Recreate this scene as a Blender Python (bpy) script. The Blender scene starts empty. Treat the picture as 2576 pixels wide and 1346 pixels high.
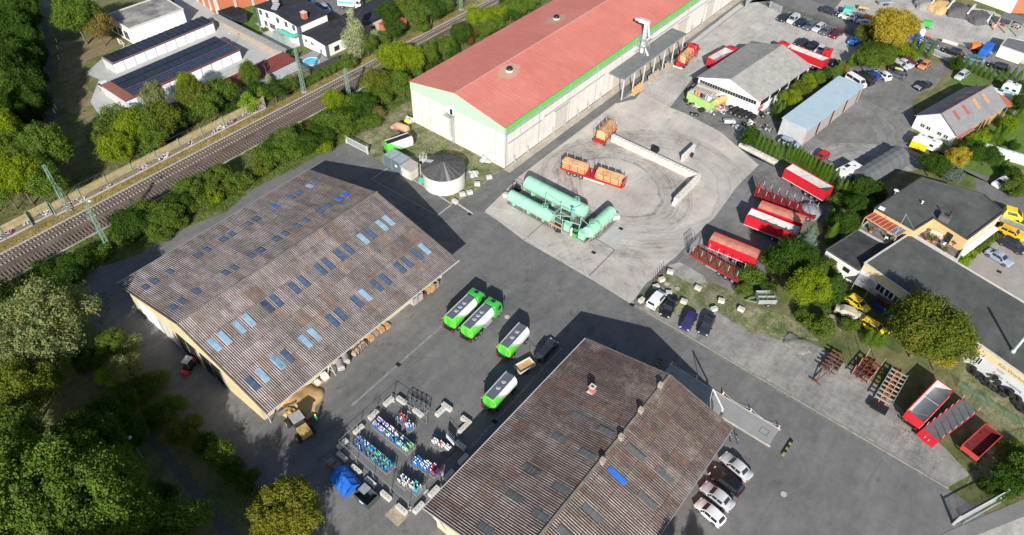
import bpy,bmesh,math,random
import numpy as np
from mathutils import Vector,Matrix
random.seed(7)
sc = bpy.context.scene
R = math.radians
# ---------------------------------------------------------------- camera
# drone camera 88 m above the yard; x runs across the sheds, y along the railway
CX,CY,FPX,CAMH = 1288.0,673.0,1812.55,88.0
_p,_r,_y = R(45.28),R(1.670),R(90 - 52.2057)
def _ax():
    f = Vector((0,math.cos(_p),-math.sin(_p))); rt = Vector((1,0,0)); up = rt.cross(f)
    r2 = math.cos(_r)*rt + math.sin(_r)*up; u2 = math.cos(_r)*up - math.sin(_r)*rt
    M = Matrix.Rotation(_y,3,'Z')
    return M @ r2,M @ u2,M @ f
RT,UP,FW = _ax()
cam = bpy.data.cameras.new('camera'); camo = bpy.data.objects.new('camera',cam)
sc.collection.objects.link(camo); sc.camera = camo
mm = Matrix((RT,UP,-FW)).transposed().to_4x4(); mm.translation = Vector((0,0,CAMH)); camo.matrix_world = mm
cam.sensor_width = 36; cam.lens = 36*FPX/2576; cam.clip_end = 6000; cam.clip_start = 1
sc.render.resolution_x = 1024; sc.render.resolution_y = 535
# ---------------------------------------------------------------- light
SUN_AZ,SUN_EL = 126.3,28.7          # the way the shadows fall (degrees from +x) and the sun's height
w = bpy.data.worlds.new('World'); sc.world = w; w.use_nodes = True
nt = w.node_tree; nt.nodes.clear()
sky = nt.nodes.new('ShaderNodeTexSky'); sky.sky_type = 'NISHITA'; sky.sun_disc = False
sdir = Vector((-math.cos(R(SUN_AZ))*math.cos(R(SUN_EL)),-math.sin(R(SUN_AZ))*math.cos(R(SUN_EL)),math.sin(R(SUN_EL))))
sky.sun_elevation = R(SUN_EL); sky.sun_rotation = math.atan2(sdir.x,sdir.y)
bg = nt.nodes.new('ShaderNodeBackground'); bg.inputs[1].default_value = 0.078
wo = nt.nodes.new('ShaderNodeOutputWorld'); nt.links.new(sky.outputs[0],bg.inputs[0]); nt.links.new(bg.outputs[0],wo.inputs[0])
sl = bpy.data.lights.new('sun','SUN'); sl.energy = 4.8; sl.angle = R(0.53); sl.color = (1,0.95,0.88)
so = bpy.data.objects.new('sun',sl); sc.collection.objects.link(so); so.rotation_euler = (-sdir).to_track_quat('-Z','Y').to_euler()
sc.view_settings.view_transform = 'Standard'; sc.view_settings.look = 'None'; sc.view_settings.exposure = 0.50; sc.view_settings.gamma = 1
try: sc.view_settings.use_curve_mapping = False
except Exception: pass
# ---------------------------------------------------------------- survey: where a sight line meets height h
CR = dict(m=(0,0,4032/2576),a=(0,0,.55724),b=(1000,0,.55724),c=(2000,0,.55724),d=(2932,0,.55724),e=(0,700,.55724),f=(1000,700,.55724),
 g=(1900,500,.55724),h=(2932,700,.55724),i=(0,1357,.55724),j=(1000,1357,.55724),k=(2000,1357,.55724),l=(2932,1357,.55724),
 n=(1280,1480,.44577),o=(2660,270,.23031),p=(1980,640,.25265),q=(3300,0,.3344),r=(2860,500,.34176),s=(3380,780,.31196),
 t=(780,0,.31209),u=(3560,250,.33428),v=(3780,1280,.23774),w=(1150,550,.40858),x=(450,1000,.52016))
def P(k,x,y,h=0.0):
    a,b,s = CR[k]; X = (a+x*s)*2576/4032; Y = (b+y*s)*2576/4032
    d = RT*((X-CX)/FPX) + UP*((CY-Y)/FPX) + FW
    t = (h-CAMH)/d.z
    return Vector((0,0,CAMH)) + d*t
def Pon(k,x,y,fz,h=6):
    for _ in range(12):
        p = P(k,x,y,h); h = fz(p.x,p.y)
    return P(k,x,y,h)
def seg(k,a,b,h=0.7):
    p,q = P(k,*a,h),P(k,*b,h); d = q-p
    return (p+q)/2,math.atan2(d.y,d.x),d.length
# ---------------------------------------------------------------- object helpers
COL = sc.collection
def tag(o,label=None,cat=None,group=None,kind=None):
    if label: o['label'] = label
    if cat: o['category'] = cat
    if group: o['group'] = group
    if kind: o['kind'] = kind
    return o
def thing(name,label,cat,loc=(0,0,0),rz=0.0,group=None):
    o = bpy.data.objects.new(name,None); COL.objects.link(o); o.empty_display_size = .3
    o.location = loc; o.rotation_euler = (0,0,rz)
    return tag(o,label,cat,group)
def tree_copy(o,parent=None):
    c = o.copy(); COL.objects.link(c); c.parent = parent
    for ch in o.children: tree_copy(ch,c)
    return c
def dup(o,loc,rz,label=None,group=None,scale=None):
    c = tree_copy(o); c.location = loc; c.rotation_euler = (0,0,rz)
    if scale: c.scale = scale
    if label: c['label'] = label
    if group: c['group'] = group
    return c
MCACHE = {}
def setmat(o,slot,m):
    """give o's mesh another material; objects of the same shape and material go on sharing one mesh"""
    src = o.data.get('src',o.data.name); k = (src,slot,m.name)
    if k not in MCACHE:
        me = o.data.copy(); me['src'] = src; me.materials[slot] = m; MCACHE[k] = me
    o.data = MCACHE[k]
ORD = ['first','second','third','fourth','fifth','sixth','seventh','eighth','ninth','tenth','eleventh','twelfth','thirteenth','fourteenth','fifteenth',
 'sixteenth','seventeenth','eighteenth','nineteenth','twentieth','twenty-first','twenty-second','twenty-third','twenty-fourth','twenty-fifth','twenty-sixth','twenty-seventh','twenty-eighth']
class MB:
    def __init__(s): s.v = []; s.f = []; s.mi = []; s.cur = 0
    def mat(s,i): s.cur = i; return s
    def add(s,vs,fs):
        n = len(s.v); s.v += [tuple(p) for p in vs]; s.f += [tuple(i+n for i in f) for f in fs]; s.mi += [s.cur]*len(fs); return s
    def box(s,x0,x1,y0,y1,z0,z1,tx=0,ty=0):
        return s.add([(x0,y0,z0),(x1,y0,z0),(x1,y1,z0),(x0,y1,z0),(x0+tx,y0+ty,z1),(x1-tx,y0+ty,z1),(x1-tx,y1-ty,z1),(x0+tx,y1-ty,z1)],
            [(3,2,1,0),(4,5,6,7),(0,1,5,4),(1,2,6,5),(2,3,7,6),(3,0,4,7)])
    def bar(s,p,q,w,h=None):
        h = h or w; p = Vector(p); q = Vector(q); d = (q-p)
        if d.length < 1e-6: return s
        d.normalize(); up = Vector((0,0,1)) if abs(d.z) < .95 else Vector((1,0,0))
        a = d.cross(up).normalized()*w/2; b = a.cross(d).normalized()*h/2
        vs = [p-a-b,p+a-b,p+a+b,p-a+b,q-a-b,q+a-b,q+a+b,q-a+b]
        return s.add(vs,[(0,1,2,3),(7,6,5,4),(0,4,5,1),(1,5,6,2),(2,6,7,3),(3,7,4,0)])
    def tube(s,p,q,r,n=10,r2=None,caps=True):
        r2 = r if r2 is None else r2; p = Vector(p); q = Vector(q); d = (q-p).normalized()
        up = Vector((0,0,1)) if abs(d.z) < .95 else Vector((1,0,0)); a = d.cross(up).normalized(); b = d.cross(a)
        vs = [];
        for c,rr in ((p,r),(q,r2)):
            for k in range(n):
                t = 2*math.pi*k/n; vs.append(c+a*(math.cos(t)*rr)+b*(math.sin(t)*rr))
        fs = [(k,(k+1) % n,n+(k+1) % n,n+k) for k in range(n)]
        if caps: fs += [tuple(range(n))[::-1],tuple(range(n,2*n))]
        return s.add(vs,fs)
    def lathe(s,prof,o=(0,0,0),n=16,axis='z'):
        vs = []; o = Vector(o)
        for (r,z) in prof:
            for k in range(n):
                t = 2*math.pi*k/n; c = (r*math.cos(t),r*math.sin(t),z)
                if axis == 'x': c = (z,r*math.cos(t),r*math.sin(t))
                if axis == 'y': c = (r*math.sin(t),z,r*math.cos(t))
                vs.append(o+Vector(c))
        fs = []
        for j in range(len(prof)-1):
            for k in range(n): fs.append((j*n+k,j*n+(k+1) % n,(j+1)*n+(k+1) % n,(j+1)*n+k))
        fs += [tuple(range(n))[::-1],tuple(range((len(prof)-1)*n,len(prof)*n))]
        return s.add(vs,fs)
    def prism(s,poly,z0,z1):
        n = len(poly); vs = [(p[0],p[1],z0) for p in poly]+[(p[0],p[1],z1) for p in poly]
        return s.add(vs,[tuple(range(n))[::-1],tuple(range(n,2*n))]+[(k,(k+1)%n,n+(k+1)%n,n+k) for k in range(n)])
    def quad(s,*p): return s.add(p,[tuple(range(len(p)))])
    def slab(s,a,b,c,d,t):
        a,b,c,d = map(Vector,(a,b,c,d)); n = (b-a).cross(c-a).normalized()*t
        return s.add([a,b,c,d,a+n,b+n,c+n,d+n],[(3,2,1,0),(4,5,6,7),(0,1,5,4),(1,2,6,5),(2,3,7,6),(3,0,4,7)])
    def build(s,name,mats,parent=None,smooth=False,bevel=0,fix=True):
        me = bpy.data.meshes.new(name); me.from_pydata(s.v,[],s.f)
        if not isinstance(mats,(list,tuple)): mats = [mats]
        for m in mats: me.materials.append(m)
        me.polygons.foreach_set('material_index',s.mi)
        if fix or bevel:
            bm = bmesh.new(); bm.from_mesh(me); bmesh.ops.recalc_face_normals(bm,faces=bm.faces)
            if bevel: bmesh.ops.bevel(bm,geom=list(bm.edges),offset=bevel,segments=1,affect='EDGES',clamp_overlap=True)
            bm.to_mesh(me); bm.free()
        if smooth:
            me.polygons.foreach_set('use_smooth',[True]*len(me.polygons))
            try: me.set_sharp_from_angle(angle=R(38))
            except Exception: pass
        me.update()
        o = bpy.data.objects.new(name,me); COL.objects.link(o)
        if parent: o.parent = parent
        return o
# ---------------------------------------------------------------- materials
MATS = {}
def base(name,rough=.7,metal=0.0,spec=.3):
    m = bpy.data.materials.new(name); m.use_nodes = True; nt = m.node_tree
    b = nt.nodes['Principled BSDF']; b.inputs['Roughness'].default_value = rough; b.inputs['Metallic'].default_value = metal
    b.inputs['Specular IOR Level'].default_value = spec
    tc = nt.nodes.new('ShaderNodeTexCoord')
    return m,nt,b,tc
def nz(nt,tc,scale,detail=4,rough=.6,stretch=None,out='Object'):
    n = nt.nodes.new('ShaderNodeTexNoise'); n.inputs['Scale'].default_value = scale; n.inputs['Detail'].default_value = detail; n.inputs['Roughness'].default_value = rough
    if stretch:
        mp = nt.nodes.new('ShaderNodeMapping'); mp.inputs['Scale'].default_value = stretch; nt.links.new(tc.outputs[out],mp.inputs[0]); nt.links.new(mp.outputs[0],n.inputs[0])
    else: nt.links.new(tc.outputs[out],n.inputs[0])
    return n.outputs[0]
def ramp(nt,src,a,b,c0=(0,0,0,1),c1=(1,1,1,1)):
    r = nt.nodes.new('ShaderNodeValToRGB'); r.color_ramp.elements[0].position = a; r.color_ramp.elements[1].position = b
    r.color_ramp.elements[0].color = c0; r.color_ramp.elements[1].color = c1; nt.links.new(src,r.inputs[0]); return r.outputs[0]
def mix(nt,fac,a,b,mode='MIX'):
    n = nt.nodes.new('ShaderNodeMix'); n.data_type = 'RGBA'; n.blend_type = mode
    for sock,v in ((n.inputs['Factor'],fac),(n.inputs[6],a),(n.inputs[7],b)):
        if hasattr(v,'links') or isinstance(v,bpy.types.NodeSocket): nt.links.new(v,sock)
        elif isinstance(v,(int,float)): sock.default_value = v
        else: sock.default_value = (*v[:3],1)
    return n.outputs[2]
def math_(nt,op,a,b=None,c=None):
    n = nt.nodes.new('ShaderNodeMath'); n.operation = op
    for k,v in enumerate((a,b,c)):
        if v is None: continue
        if isinstance(v,bpy.types.NodeSocket): nt.links.new(v,n.inputs[k])
        else: n.inputs[k].default_value = v
    return n.outputs[0]
def mat(name,rgb,rough=.6,metal=0.0,var=.12,scale=1.5,bump=0.0,spec=.3,dirt=0.0,coat=0.0):
    if name in MATS: return MATS[name]
    m,nt,b,tc = base(name,rough,metal,spec)
    lo = [c*(1-var) for c in rgb]; hi = [min(1,c*(1+var)) for c in rgb]
    n1 = nz(nt,tc,scale,5)
    col = mix(nt,ramp(nt,n1,.3,.7),lo,hi)
    if dirt:
        n2 = nz(nt,tc,scale*.35,6,.7); col = mix(nt,math_(nt,'MULTIPLY',ramp(nt,n2,.5,.72),dirt),col,(.08,.07,.055))
    nt.links.new(col,b.inputs['Base Color'])
    if coat: b.inputs['Coat Weight'].default_value = coat; b.inputs['Coat Roughness'].default_value = .08
    if bump:
        bp = nt.nodes.new('ShaderNodeBump'); bp.inputs['Strength'].default_value = bump; nt.links.new(nz(nt,tc,scale*8,3),bp.inputs['Height']); nt.links.new(bp.outputs[0],b.inputs['Normal'])
    MATS[name] = m; return m
def paint(name,rgb,rough=.28): return mat(name,rgb,rough,0,.07,.8,0,.5,.2,.3)
def ground(name,c1,c2,sc1=.12,sc2=1.4,spots=None,spot_amt=0,rings=(),slab=None,rough=.9,fine=.16,crack=False):
    """ground surface: broad patches, fine grain, stains, slab joints and worn tyre tracks (arcs round cx,cy)"""
    m,nt,b,tc = base(name,rough,0,.2)
    col = mix(nt,ramp(nt,nz(nt,tc,sc1,6,.65),.34,.66),c1,c2)
    col = mix(nt,ramp(nt,nz(nt,tc,sc2,5,.7),.25,.8),col,mix(nt,1.0,col,(1+fine*3,)*3,'MULTIPLY'))
    g = nz(nt,tc,4.5,6,.85); col = mix(nt,.9,col,mix(nt,ramp(nt,g,.2,.8),(1-fine*1.6,)*3,(1+fine*1.6,)*3),'MULTIPLY')
    if spots: col = mix(nt,math_(nt,'MULTIPLY',ramp(nt,nz(nt,tc,.35,7,.75),.56,.66),spot_amt),col,spots)
    sep = nt.nodes.new('ShaderNodeSeparateXYZ'); nt.links.new(tc.outputs['Object'],sep.inputs[0]); X,Y = sep.outputs[0],sep.outputs[1]
    st = ramp(nt,nz(nt,tc,.5,5,.75,(1,.16,1)),.35,.7); col = mix(nt,1.0,col,mix(nt,st,(1-fine,)*3,(1+fine*.8,)*3),'MULTIPLY')
    if crack:
        v = nt.nodes.new('ShaderNodeTexVoronoi'); v.feature = 'DISTANCE_TO_EDGE'; v.inputs['Scale'].default_value = .11; wv = mix(nt,.06,tc.outputs['Object'],nz(nt,tc,.6,5,.7),'ADD'); nt.links.new(wv,v.inputs['Vector'])
        cr = math_(nt,'MULTIPLY',math_(nt,'LESS_THAN',v.outputs['Distance'],.006),math_(nt,'MULTIPLY',ramp(nt,nz(nt,tc,.08,3),.52,.60),.28)); col = mix(nt,cr,col,[c*.45 for c in c1])
    if slab:
        for s_,ax,off in ((slab[0],X,slab[2]),(slab[1],Y,slab[3])):
            if not s_: continue
            t = math_(nt,'ABSOLUTE',math_(nt,'SUBTRACT',math_(nt,'FRACT',math_(nt,'DIVIDE',math_(nt,'ADD',ax,off),s_)),.5))
            t = math_(nt,'LESS_THAN',t,.06/s_); col = mix(nt,math_(nt,'MULTIPLY',t,.45),col,(.10,.095,.09))
    brk = ramp(nt,nz(nt,tc,.22,4,.7),.30,.55)
    for (cx,cy,ax_,ay_,r0,r1,amt,colr) in rings:
        dx = math_(nt,'DIVIDE',math_(nt,'SUBTRACT',X,cx),ax_); dy = math_(nt,'DIVIDE',math_(nt,'SUBTRACT',Y,cy),ay_)
        rr = math_(nt,'SQRT',math_(nt,'ADD',math_(nt,'MULTIPLY',dx,dx),math_(nt,'MULTIPLY',dy,dy)))
        rr = math_(nt,'ADD',rr,math_(nt,'MULTIPLY',nz(nt,tc,.07,3),5.5))
        band = math_(nt,'MULTIPLY',math_(nt,'GREATER_THAN',rr,r0),math_(nt,'LESS_THAN',rr,r1))
        cv = nt.nodes.new('ShaderNodeCombineXYZ'); nt.links.new(rr,cv.inputs[0])
        n1 = nt.nodes.new('ShaderNodeTexNoise'); n1.inputs['Scale'].default_value = 1.5; n1.inputs['Detail'].default_value = 5; n1.inputs['Roughness'].default_value = .75; nt.links.new(cv.outputs[0],n1.inputs[0])
        f = math_(nt,'MULTIPLY',math_(nt,'ADD',math_(nt,'MULTIPLY',ramp(nt,n1.outputs[0],.44,.60),.75),.22),band); f = math_(nt,'MULTIPLY',math_(nt,'MULTIPLY',f,ramp(nt,nz(nt,tc,.35,6,.8),.36,.60)),amt)
        col = mix(nt,f,col,colr)
    nt.links.new(col,b.inputs['Base Color'])
    bp = nt.nodes.new('ShaderNodeBump'); bp.inputs['Strength'].default_value = .25; bp.inputs['Distance'].default_value = .03
    nt.links.new(g,bp.inputs['Height']); nt.links.new(bp.outputs[0],b.inputs['Normal'])
    MATS[name] = m; return m
def leafmat(name,c1,c2,tr=.35,patch=None):
    m = bpy.data.materials.new(name); m.use_nodes = True; nt = m.node_tree; nt.nodes.clear()
    out = nt.nodes.new('ShaderNodeOutputMaterial'); geo = nt.nodes.new('ShaderNodeNewGeometry'); tc = nt.nodes.new('ShaderNodeTexCoord')
    col = mix(nt,geo.outputs['Random Per Island'],c1,c2)
    if patch: col = mix(nt,ramp(nt,nz(nt,tc,.35,3),.5,.62),col,patch)
    d = nt.nodes.new('ShaderNodeBsdfDiffuse'); t = nt.nodes.new('ShaderNodeBsdfTranslucent')
    nt.links.new(col,d.inputs[0]); nt.links.new(mix(nt,1.0,col,(1.1,1.25,.5),'MULTIPLY'),t.inputs[0])
    a = nt.nodes.new('ShaderNodeMixShader'); a.inputs[0].default_value = tr; nt.links.new(d.outputs[0],a.inputs[1]); nt.links.new(t.outputs[0],a.inputs[2])
    nt.links.new(a.outputs[0],out.inputs[0]); MATS[name] = m; return m
def corrugated(name,dark,light,rust,period,axis,patch=(1.1,2.4),moss=None,ridge_amt=.8,rust_hi=.80):
    """weathered fibre-cement sheeting: dark valleys and pale crests, single sheets that aged differently, lichen streaks"""
    m,nt,b,tc = base(name,.85,0,.2)
    sep = nt.nodes.new('ShaderNodeSeparateXYZ'); nt.links.new(tc.outputs['Object'],sep.inputs[0]); X,Y = sep.outputs[0],sep.outputs[1]
    A = Y if axis == 'y' else X; Bx = X if axis == 'y' else Y
    ph = math_(nt,'SINE',math_(nt,'MULTIPLY',A,2*math.pi/period))
    lich = ramp(nt,nz(nt,tc,1.1,9,.85,(.3,1,1)),.36,.62)
    crest = math_(nt,'MULTIPLY',ramp(nt,math_(nt,'ADD',ph,math_(nt,'MULTIPLY',nz(nt,tc,3.0,6,.8,(.12,1,1)),.5)),.48,.85),ridge_amt)
    col = mix(nt,math_(nt,'MULTIPLY',crest,math_(nt,'ADD',.30,math_(nt,'MULTIPLY',lich,.70))),dark,light)
    def cell(sx,sy,W=0):
        cv = nt.nodes.new('ShaderNodeCombineXYZ')
        nt.links.new(math_(nt,'FLOOR',math_(nt,'DIVIDE',A,sx)),cv.inputs[0]); nt.links.new(math_(nt,'FLOOR',math_(nt,'DIVIDE',Bx,sy)),cv.inputs[1]); cv.inputs[2].default_value = W
        wn = nt.nodes.new('ShaderNodeTexWhiteNoise'); nt.links.new(cv.outputs[0],wn.inputs[0]); return wn.outputs[0]
    c1 = cell(patch[0],patch[1]); big = nz(nt,tc,.16,3)
    rsel = math_(nt,'GREATER_THAN',math_(nt,'ADD',c1,math_(nt,'MULTIPLY',big,.25)),rust_hi+.18)
    col = mix(nt,math_(nt,'MULTIPLY',rsel,.42),col,rust)
    c2 = cell(patch[0]*1.0,patch[1]*2,5)
    col = mix(nt,1.0,col,mix(nt,c2,(.78,.78,.78),(1.22,1.2,1.2)),'MULTIPLY')
    stain = ramp(nt,nz(nt,tc,.22,7,.75),.48,.72); col = mix(nt,math_(nt,'MULTIPLY',stain,.55),col,(.055,.045,.038)); pale = ramp(nt,nz(nt,tc,.17,7,.8),.52,.68); col = mix(nt,math_(nt,'MULTIPLY',pale,.2),col,light); sp = ramp(nt,nz(nt,tc,5.0,4,.9),.60,.66); col = mix(nt,math_(nt,'MULTIPLY',sp,.35),col,(.55,.52,.48)); row = math_(nt,'LESS_THAN',math_(nt,'FRACT',math_(nt,'DIVIDE',Bx,patch[1])),.035); col = mix(nt,math_(nt,'MULTIPLY',row,.5),col,(.04,.032,.028))
    if moss: col = mix(nt,math_(nt,'MULTIPLY',ramp(nt,nz(nt,tc,.5,6,.8),.55,.7),.35),col,moss)
    nt.links.new(col,b.inputs['Base Color']); MATS[name] = m; return m
# ================================================================ MATERIALS
W_ = lambda n: MATS[n]
mat('white_wall',(.74,.74,.72),.8,0,.05,.5,dirt=.12); mat('concrete',(.42,.40,.37),.9,0,.15,1.2,.3,dirt=.25)
mat('concrete_pale',(.56,.54,.50),.9,0,.12,1.5,.2,dirt=.2); mat('steel_grey',(.33,.35,.37),.5,.3,.1); mat('galv',(.45,.48,.50),.45,.5,.12)
mat('black',(.02,.02,.022),.6,0,.2); mat('tyre',(.022,.022,.024),.85,0,.3,3,.3); mat('rim',(.55,.55,.57),.35,.7,.1); mat('glass',(.025,.032,.04),.12,0,.2,spec=.6)
mat('roof_felt',(.085,.092,.09),.9,0,.25,.7,.3,dirt=.3); mat('roof_dark',(.03,.032,.04),.85,0,.3,.6,.2); mat('red_steel',(.40,.02,.025),.4,0,.1,1,0,.4,.15)
mat('tank_green',(.30,.60,.44),.5,0,.10,.8,0,.4,.25); mat('green_paint',(.05,.42,.06),.35,0,.06,.8,0,.5,0,.5); mat('green_band',(.12,.52,.08),.7,0,.06)
mat('pale_green',(.42,.70,.44),.7,0,.04); mat('cream',(.62,.52,.31),.8,0,.08,.6,dirt=.15); mat('orange_steel',(.62,.24,.14),.7,0,.15,2,dirt=.2)
mat('wood',(.52,.33,.16),.8,0,.25,2.5); mat('wood_end',(.72,.50,.24),.8,0,.2,3); mat('wood_grey',(.36,.30,.23),.9,0,.25,2.5); mat('brick',(.46,.15,.08),.9,0,.2,4,.2)
mat('blue_glass',(.06,.095,.16),.35,0,.3,1.5,spec=.5,dirt=.3); mat('sky_blue_sheet',(.26,.40,.52),.5,0,.25,1.0,dirt=.35); mat('bright_blue',(.04,.16,.55),.5,0,.2,1.2); mat('grey_sheet',(.10,.115,.12),.5,0,.2,1.5)
mat('tarp_blue',(.02,.13,.55),.45,0,.15,1.2,.2); mat('tarp_grey',(.12,.13,.135),.7,0,.12,1,.2); mat('yellow',(.85,.58,.02),.35,0,.05,1,0,.5,0,.4); mat('orange',(.85,.20,.03),.5,0,.1)
mat('red_paint',(.54,.015,.028),.35,0,.10,.8,0,.5,.25,.3); mat('headlamp',(.75,.76,.78),.15,.2,.05,spec=.7); mat('tail_lamp',(.45,.01,.01),.25,0,.1); mat('amber',(.9,.25,.02),.3,0,.1)
mat('plastic_white',(.80,.80,.80),.5,0,.03); mat('bark',(.14,.10,.07),.95,0,.3,3,.4); mat('rust',(.15,.07,.045),.85,0,.35,3,.2); mat('galv_light',(.62,.64,.66),.5,.2,.08)
mat('mast_green',(.22,.36,.27),.6,.2,.12); mat('sand',(.50,.34,.15),.95,0,.2,2,.4); mat('gravel_dark',(.10,.10,.105),.95,0,.3,2,.5); mat('gravel_mid',(.26,.25,.25),.95,0,.25,2,.5)
mat('solar',(.018,.022,.035),.2,0,.3,.8,spec=.6); mat('solar_blue',(.04,.05,.085),.2,0,.3,.8,spec=.6); mat('red_tile',(.22,.055,.045),.85,0,.2,2,.2); mat('pool_water',(.10,.55,.78),.08,0,.12,.8,spec=.6)
mat('skin',(.50,.30,.20),.6,0,.05); mat('work_green',(.03,.25,.10),.8,0,.1); mat('hiviz',(.75,.85,.10),.7,0,.05); mat('denim',(.05,.07,.12),.9,0,.1); mat('hair',(.05,.03,.02),.8,0,.1)
mat('teal',(.10,.45,.50),.5,0,.08); mat('turquoise',(.08,.50,.38),.6,0,.08); mat('inner_grey',(.55,.55,.54),.6,.1,.12,.7,dirt=.2); mat('tarp_rust',(.55,.22,.15),.75,0,.22,.8,.1,dirt=.35)
GL,GV,CP,CN,SG,BK,PW,GS_,WG,MG,WD,RU,WW,OS,RP,RS,TYM = map(W_,'galv_light galv concrete_pale concrete steel_grey black plastic_white glass wood_grey mast_green wood rust white_wall orange_steel red_paint red_steel tyre'.split())
# ================================================================ GROUND
SHEETN = [0]
def sheet(name,pts,lvl,m,kind='structure',th=None):
    SHEETN[0] += lvl > 0
    vs = []
    for p in pts:
        q = P(*p) if isinstance(p[0],str) else Vector((p[0],p[1],0)); vs.append((q.x,q.y,lvl*.008+SHEETN[0]*.00017))
    b = MB(); b.quad(*vs); o = b.build(name,m,fix=False)
    bm = bmesh.new(); bm.from_mesh(o.data); bmesh.ops.triangulate(bm,faces=bm.faces)
    for f in bm.faces:
        if f.normal.z < 0: f.normal_flip()
    bm.to_mesh(o.data); bm.free(); o['kind'] = kind; return o
G_grass = ground('m_rough_grass',(.055,.085,.022),(.17,.14,.075),.10,1.1,(.20,.17,.12),.4,fine=.25)
G_lawn = ground('m_lawn',(.065,.125,.022),(.10,.15,.035),.15,1.2,fine=.18)
G_weed = ground('m_weedy_grass',(.06,.095,.022),(.21,.18,.125),.45,1.8,(.27,.24,.19),.6,fine=.3)
G_asph = ground('m_yard_asphalt',(.108,.110,.110),(.158,.156,.152),.07,.6,(.068,.068,.068),.5,fine=.15,crack=True,
   rings=[(-62,66,1,.8,8,22,.4,(.07,.07,.07)),(-20,48,1,1,22,36,.3,(.07,.07,.07)),(-25,66,1,.62,30,46,.35,(.19,.19,.185)),(20,40,1,1,12,60,.22,(.20,.195,.19))])
G_lane = ground('m_lane_asphalt',(.125,.127,.13),(.165,.163,.16),.1,.8,(.08,.08,.08),.2,fine=.09)
G_conc = ground('m_concrete_yard',(.36,.332,.298),(.51,.472,.425),.10,.7,(.18,.17,.16),.5,fine=.10,slab=(0,0,0,0),
   rings=[(-52,99,1,.85,12,18.5,.9,(.13,.125,.12)),(-47,103,1,1.1,15.5,21.8,.75,(.15,.145,.14)),(-44,104,1,1.2,12,16,.45,(.56,.54,.50)),(-58,72,1,.6,17,33,.5,(.17,.165,.16)),(-36,76,1,.7,9,18,.45,(.17,.16,.155)),(-75,96,1,1,18,34,.32,(.17,.16,.155)),(-40,130,.7,1,14,26,.30,(.2,.19,.18))])
G_grav = ground('m_gravel_yard',(.30,.285,.265),(.42,.40,.37),.12,1.6,(.17,.16,.15),.5,fine=.16)
G_dark = ground('m_trailer_lot',(.10,.102,.102),(.19,.185,.178),.12,.9,(.36,.34,.31),.35,fine=.16)
G_scrap = ground('m_scrap_lot',(.115,.117,.115),(.185,.182,.172),.12,.8,(.09,.085,.075),.4,fine=.16,
   rings=[(-14,134,1,1,9,16,.9,(.44,.43,.41)),(-24,146,1,1.3,9,15,.5,(.40,.39,.37))])
G_street = ground('m_street',(.15,.15,.152),(.19,.188,.185),.1,.7,fine=.08)
G_ball = ground('m_ballast',(.07,.055,.045),(.125,.102,.085),.3,2.5,fine=.3)
G_pave = ground('m_garage_paving',(.34,.345,.34),(.42,.42,.41),.08,.7,fine=.07)
G_path = ground('m_path',(.075,.075,.078),(.11,.11,.108),.1,.8,fine=.1)
G_ochre = ground('m_dry_verge',(.30,.21,.08),(.16,.15,.05),.5,1.8,fine=.3)
G_brown = ground('m_brown_soil',(.20,.14,.085),(.12,.12,.05),.12,1.2,fine=.25)
sheet('ground',[(-1500,-900),(1500,-900),(1500,2200),(-1500,2200)],0,G_grass)
sheet('yard',[('m',868,362),(-97,92),(-72,92),(-72,240),(-30,240),(-31,75.2),('m',1600,772),('m',2384,1230),(34,72),(60,40),(60,-40),(-10,-40),(-30,-20),
   ('i',1974,1180),('i',1800,985),('i',1500,740),('i',1180,420),('i',930,160),('e',930,1380),('e',760,1180),('e',640,1000),('e',560,760),('e',690,640),('e',980,545),('e',1090,465),('e',1330,350),('e',1600,240),('b',0,1335),('b',300,1190),('b',450,1100),('b',600,1030)],1,G_asph)
sheet('path',[('e',560,760),('e',690,640),('e',980,545),('e',1090,465),('e',1330,350),('e',1600,240),('b',0,1335),('b',300,1190),('b',450,1100),('b',600,1030),(-97,61.5),(-97,30),(-99,22)],2,G_lane)
sheet('concrete_yard',[(-67.8,70),(-66.6,77.2)][1:]+[(-56.1,75.5),(-33,75.2),('g',1100,1180),('g',1160,1100),('g',1220,1060),('g',1300,970),('g',1380,905),('g',1480,790),('g',1640,640),('g',1800,420),('g',1960,262),('c',1770,1165),('c',1650,1060),('c',1500,930),('c',1250,800),('c',1145,760),('c',940,650),('c',900,700),(-67.9,124),(-67.9,88)],2,G_conc)
sheet('gravel_yard',[('c',940,650),('c',1145,760),('c',1300,560),('c',1340,540),(-57,163),('c',1720,290),('d',300,330),('d',680,470),('d',760,400),('d',900,310),('d',760,255),('d',250,90),('d',60,0),(-50,215),(-66,215),(-67.9,190),(-67.9,126)],3,G_grav)
sheet('pavement',[(-71.9,89),(-70.3,89),(-70.3,240),(-71.9,240)],2,ground('m_apron',(.30,.26,.21),(.42,.38,.32),.3,1.5,fine=.1))
sheet('kerb_strip',[('c',1290,300),('c',1320,310),('c',1665,45),('c',1640,25)],4,G_pave)
sheet('workshop_forecourt',[('c',1145,760),('c',1250,800),('c',1500,930),('c',1640,1040),('c',1640,880),('c',1500,830),('c',1270,700),('c',1250,690)],3,G_dark)
sheet('gravel_strip',[('m',1602,770),('m',2384,1226),('m',2440,1195),('m',2380,1130),('m',2290,1050),('m',2200,965),('m',2075,880),('m',1985,835),('m',1880,800),('m',1800,770),('m',1700,765)],3,ground('m_gravel_strip',(.15,.147,.14),(.27,.258,.235),.13,1.3,(.11,.105,.10),.6,fine=.2))
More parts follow.
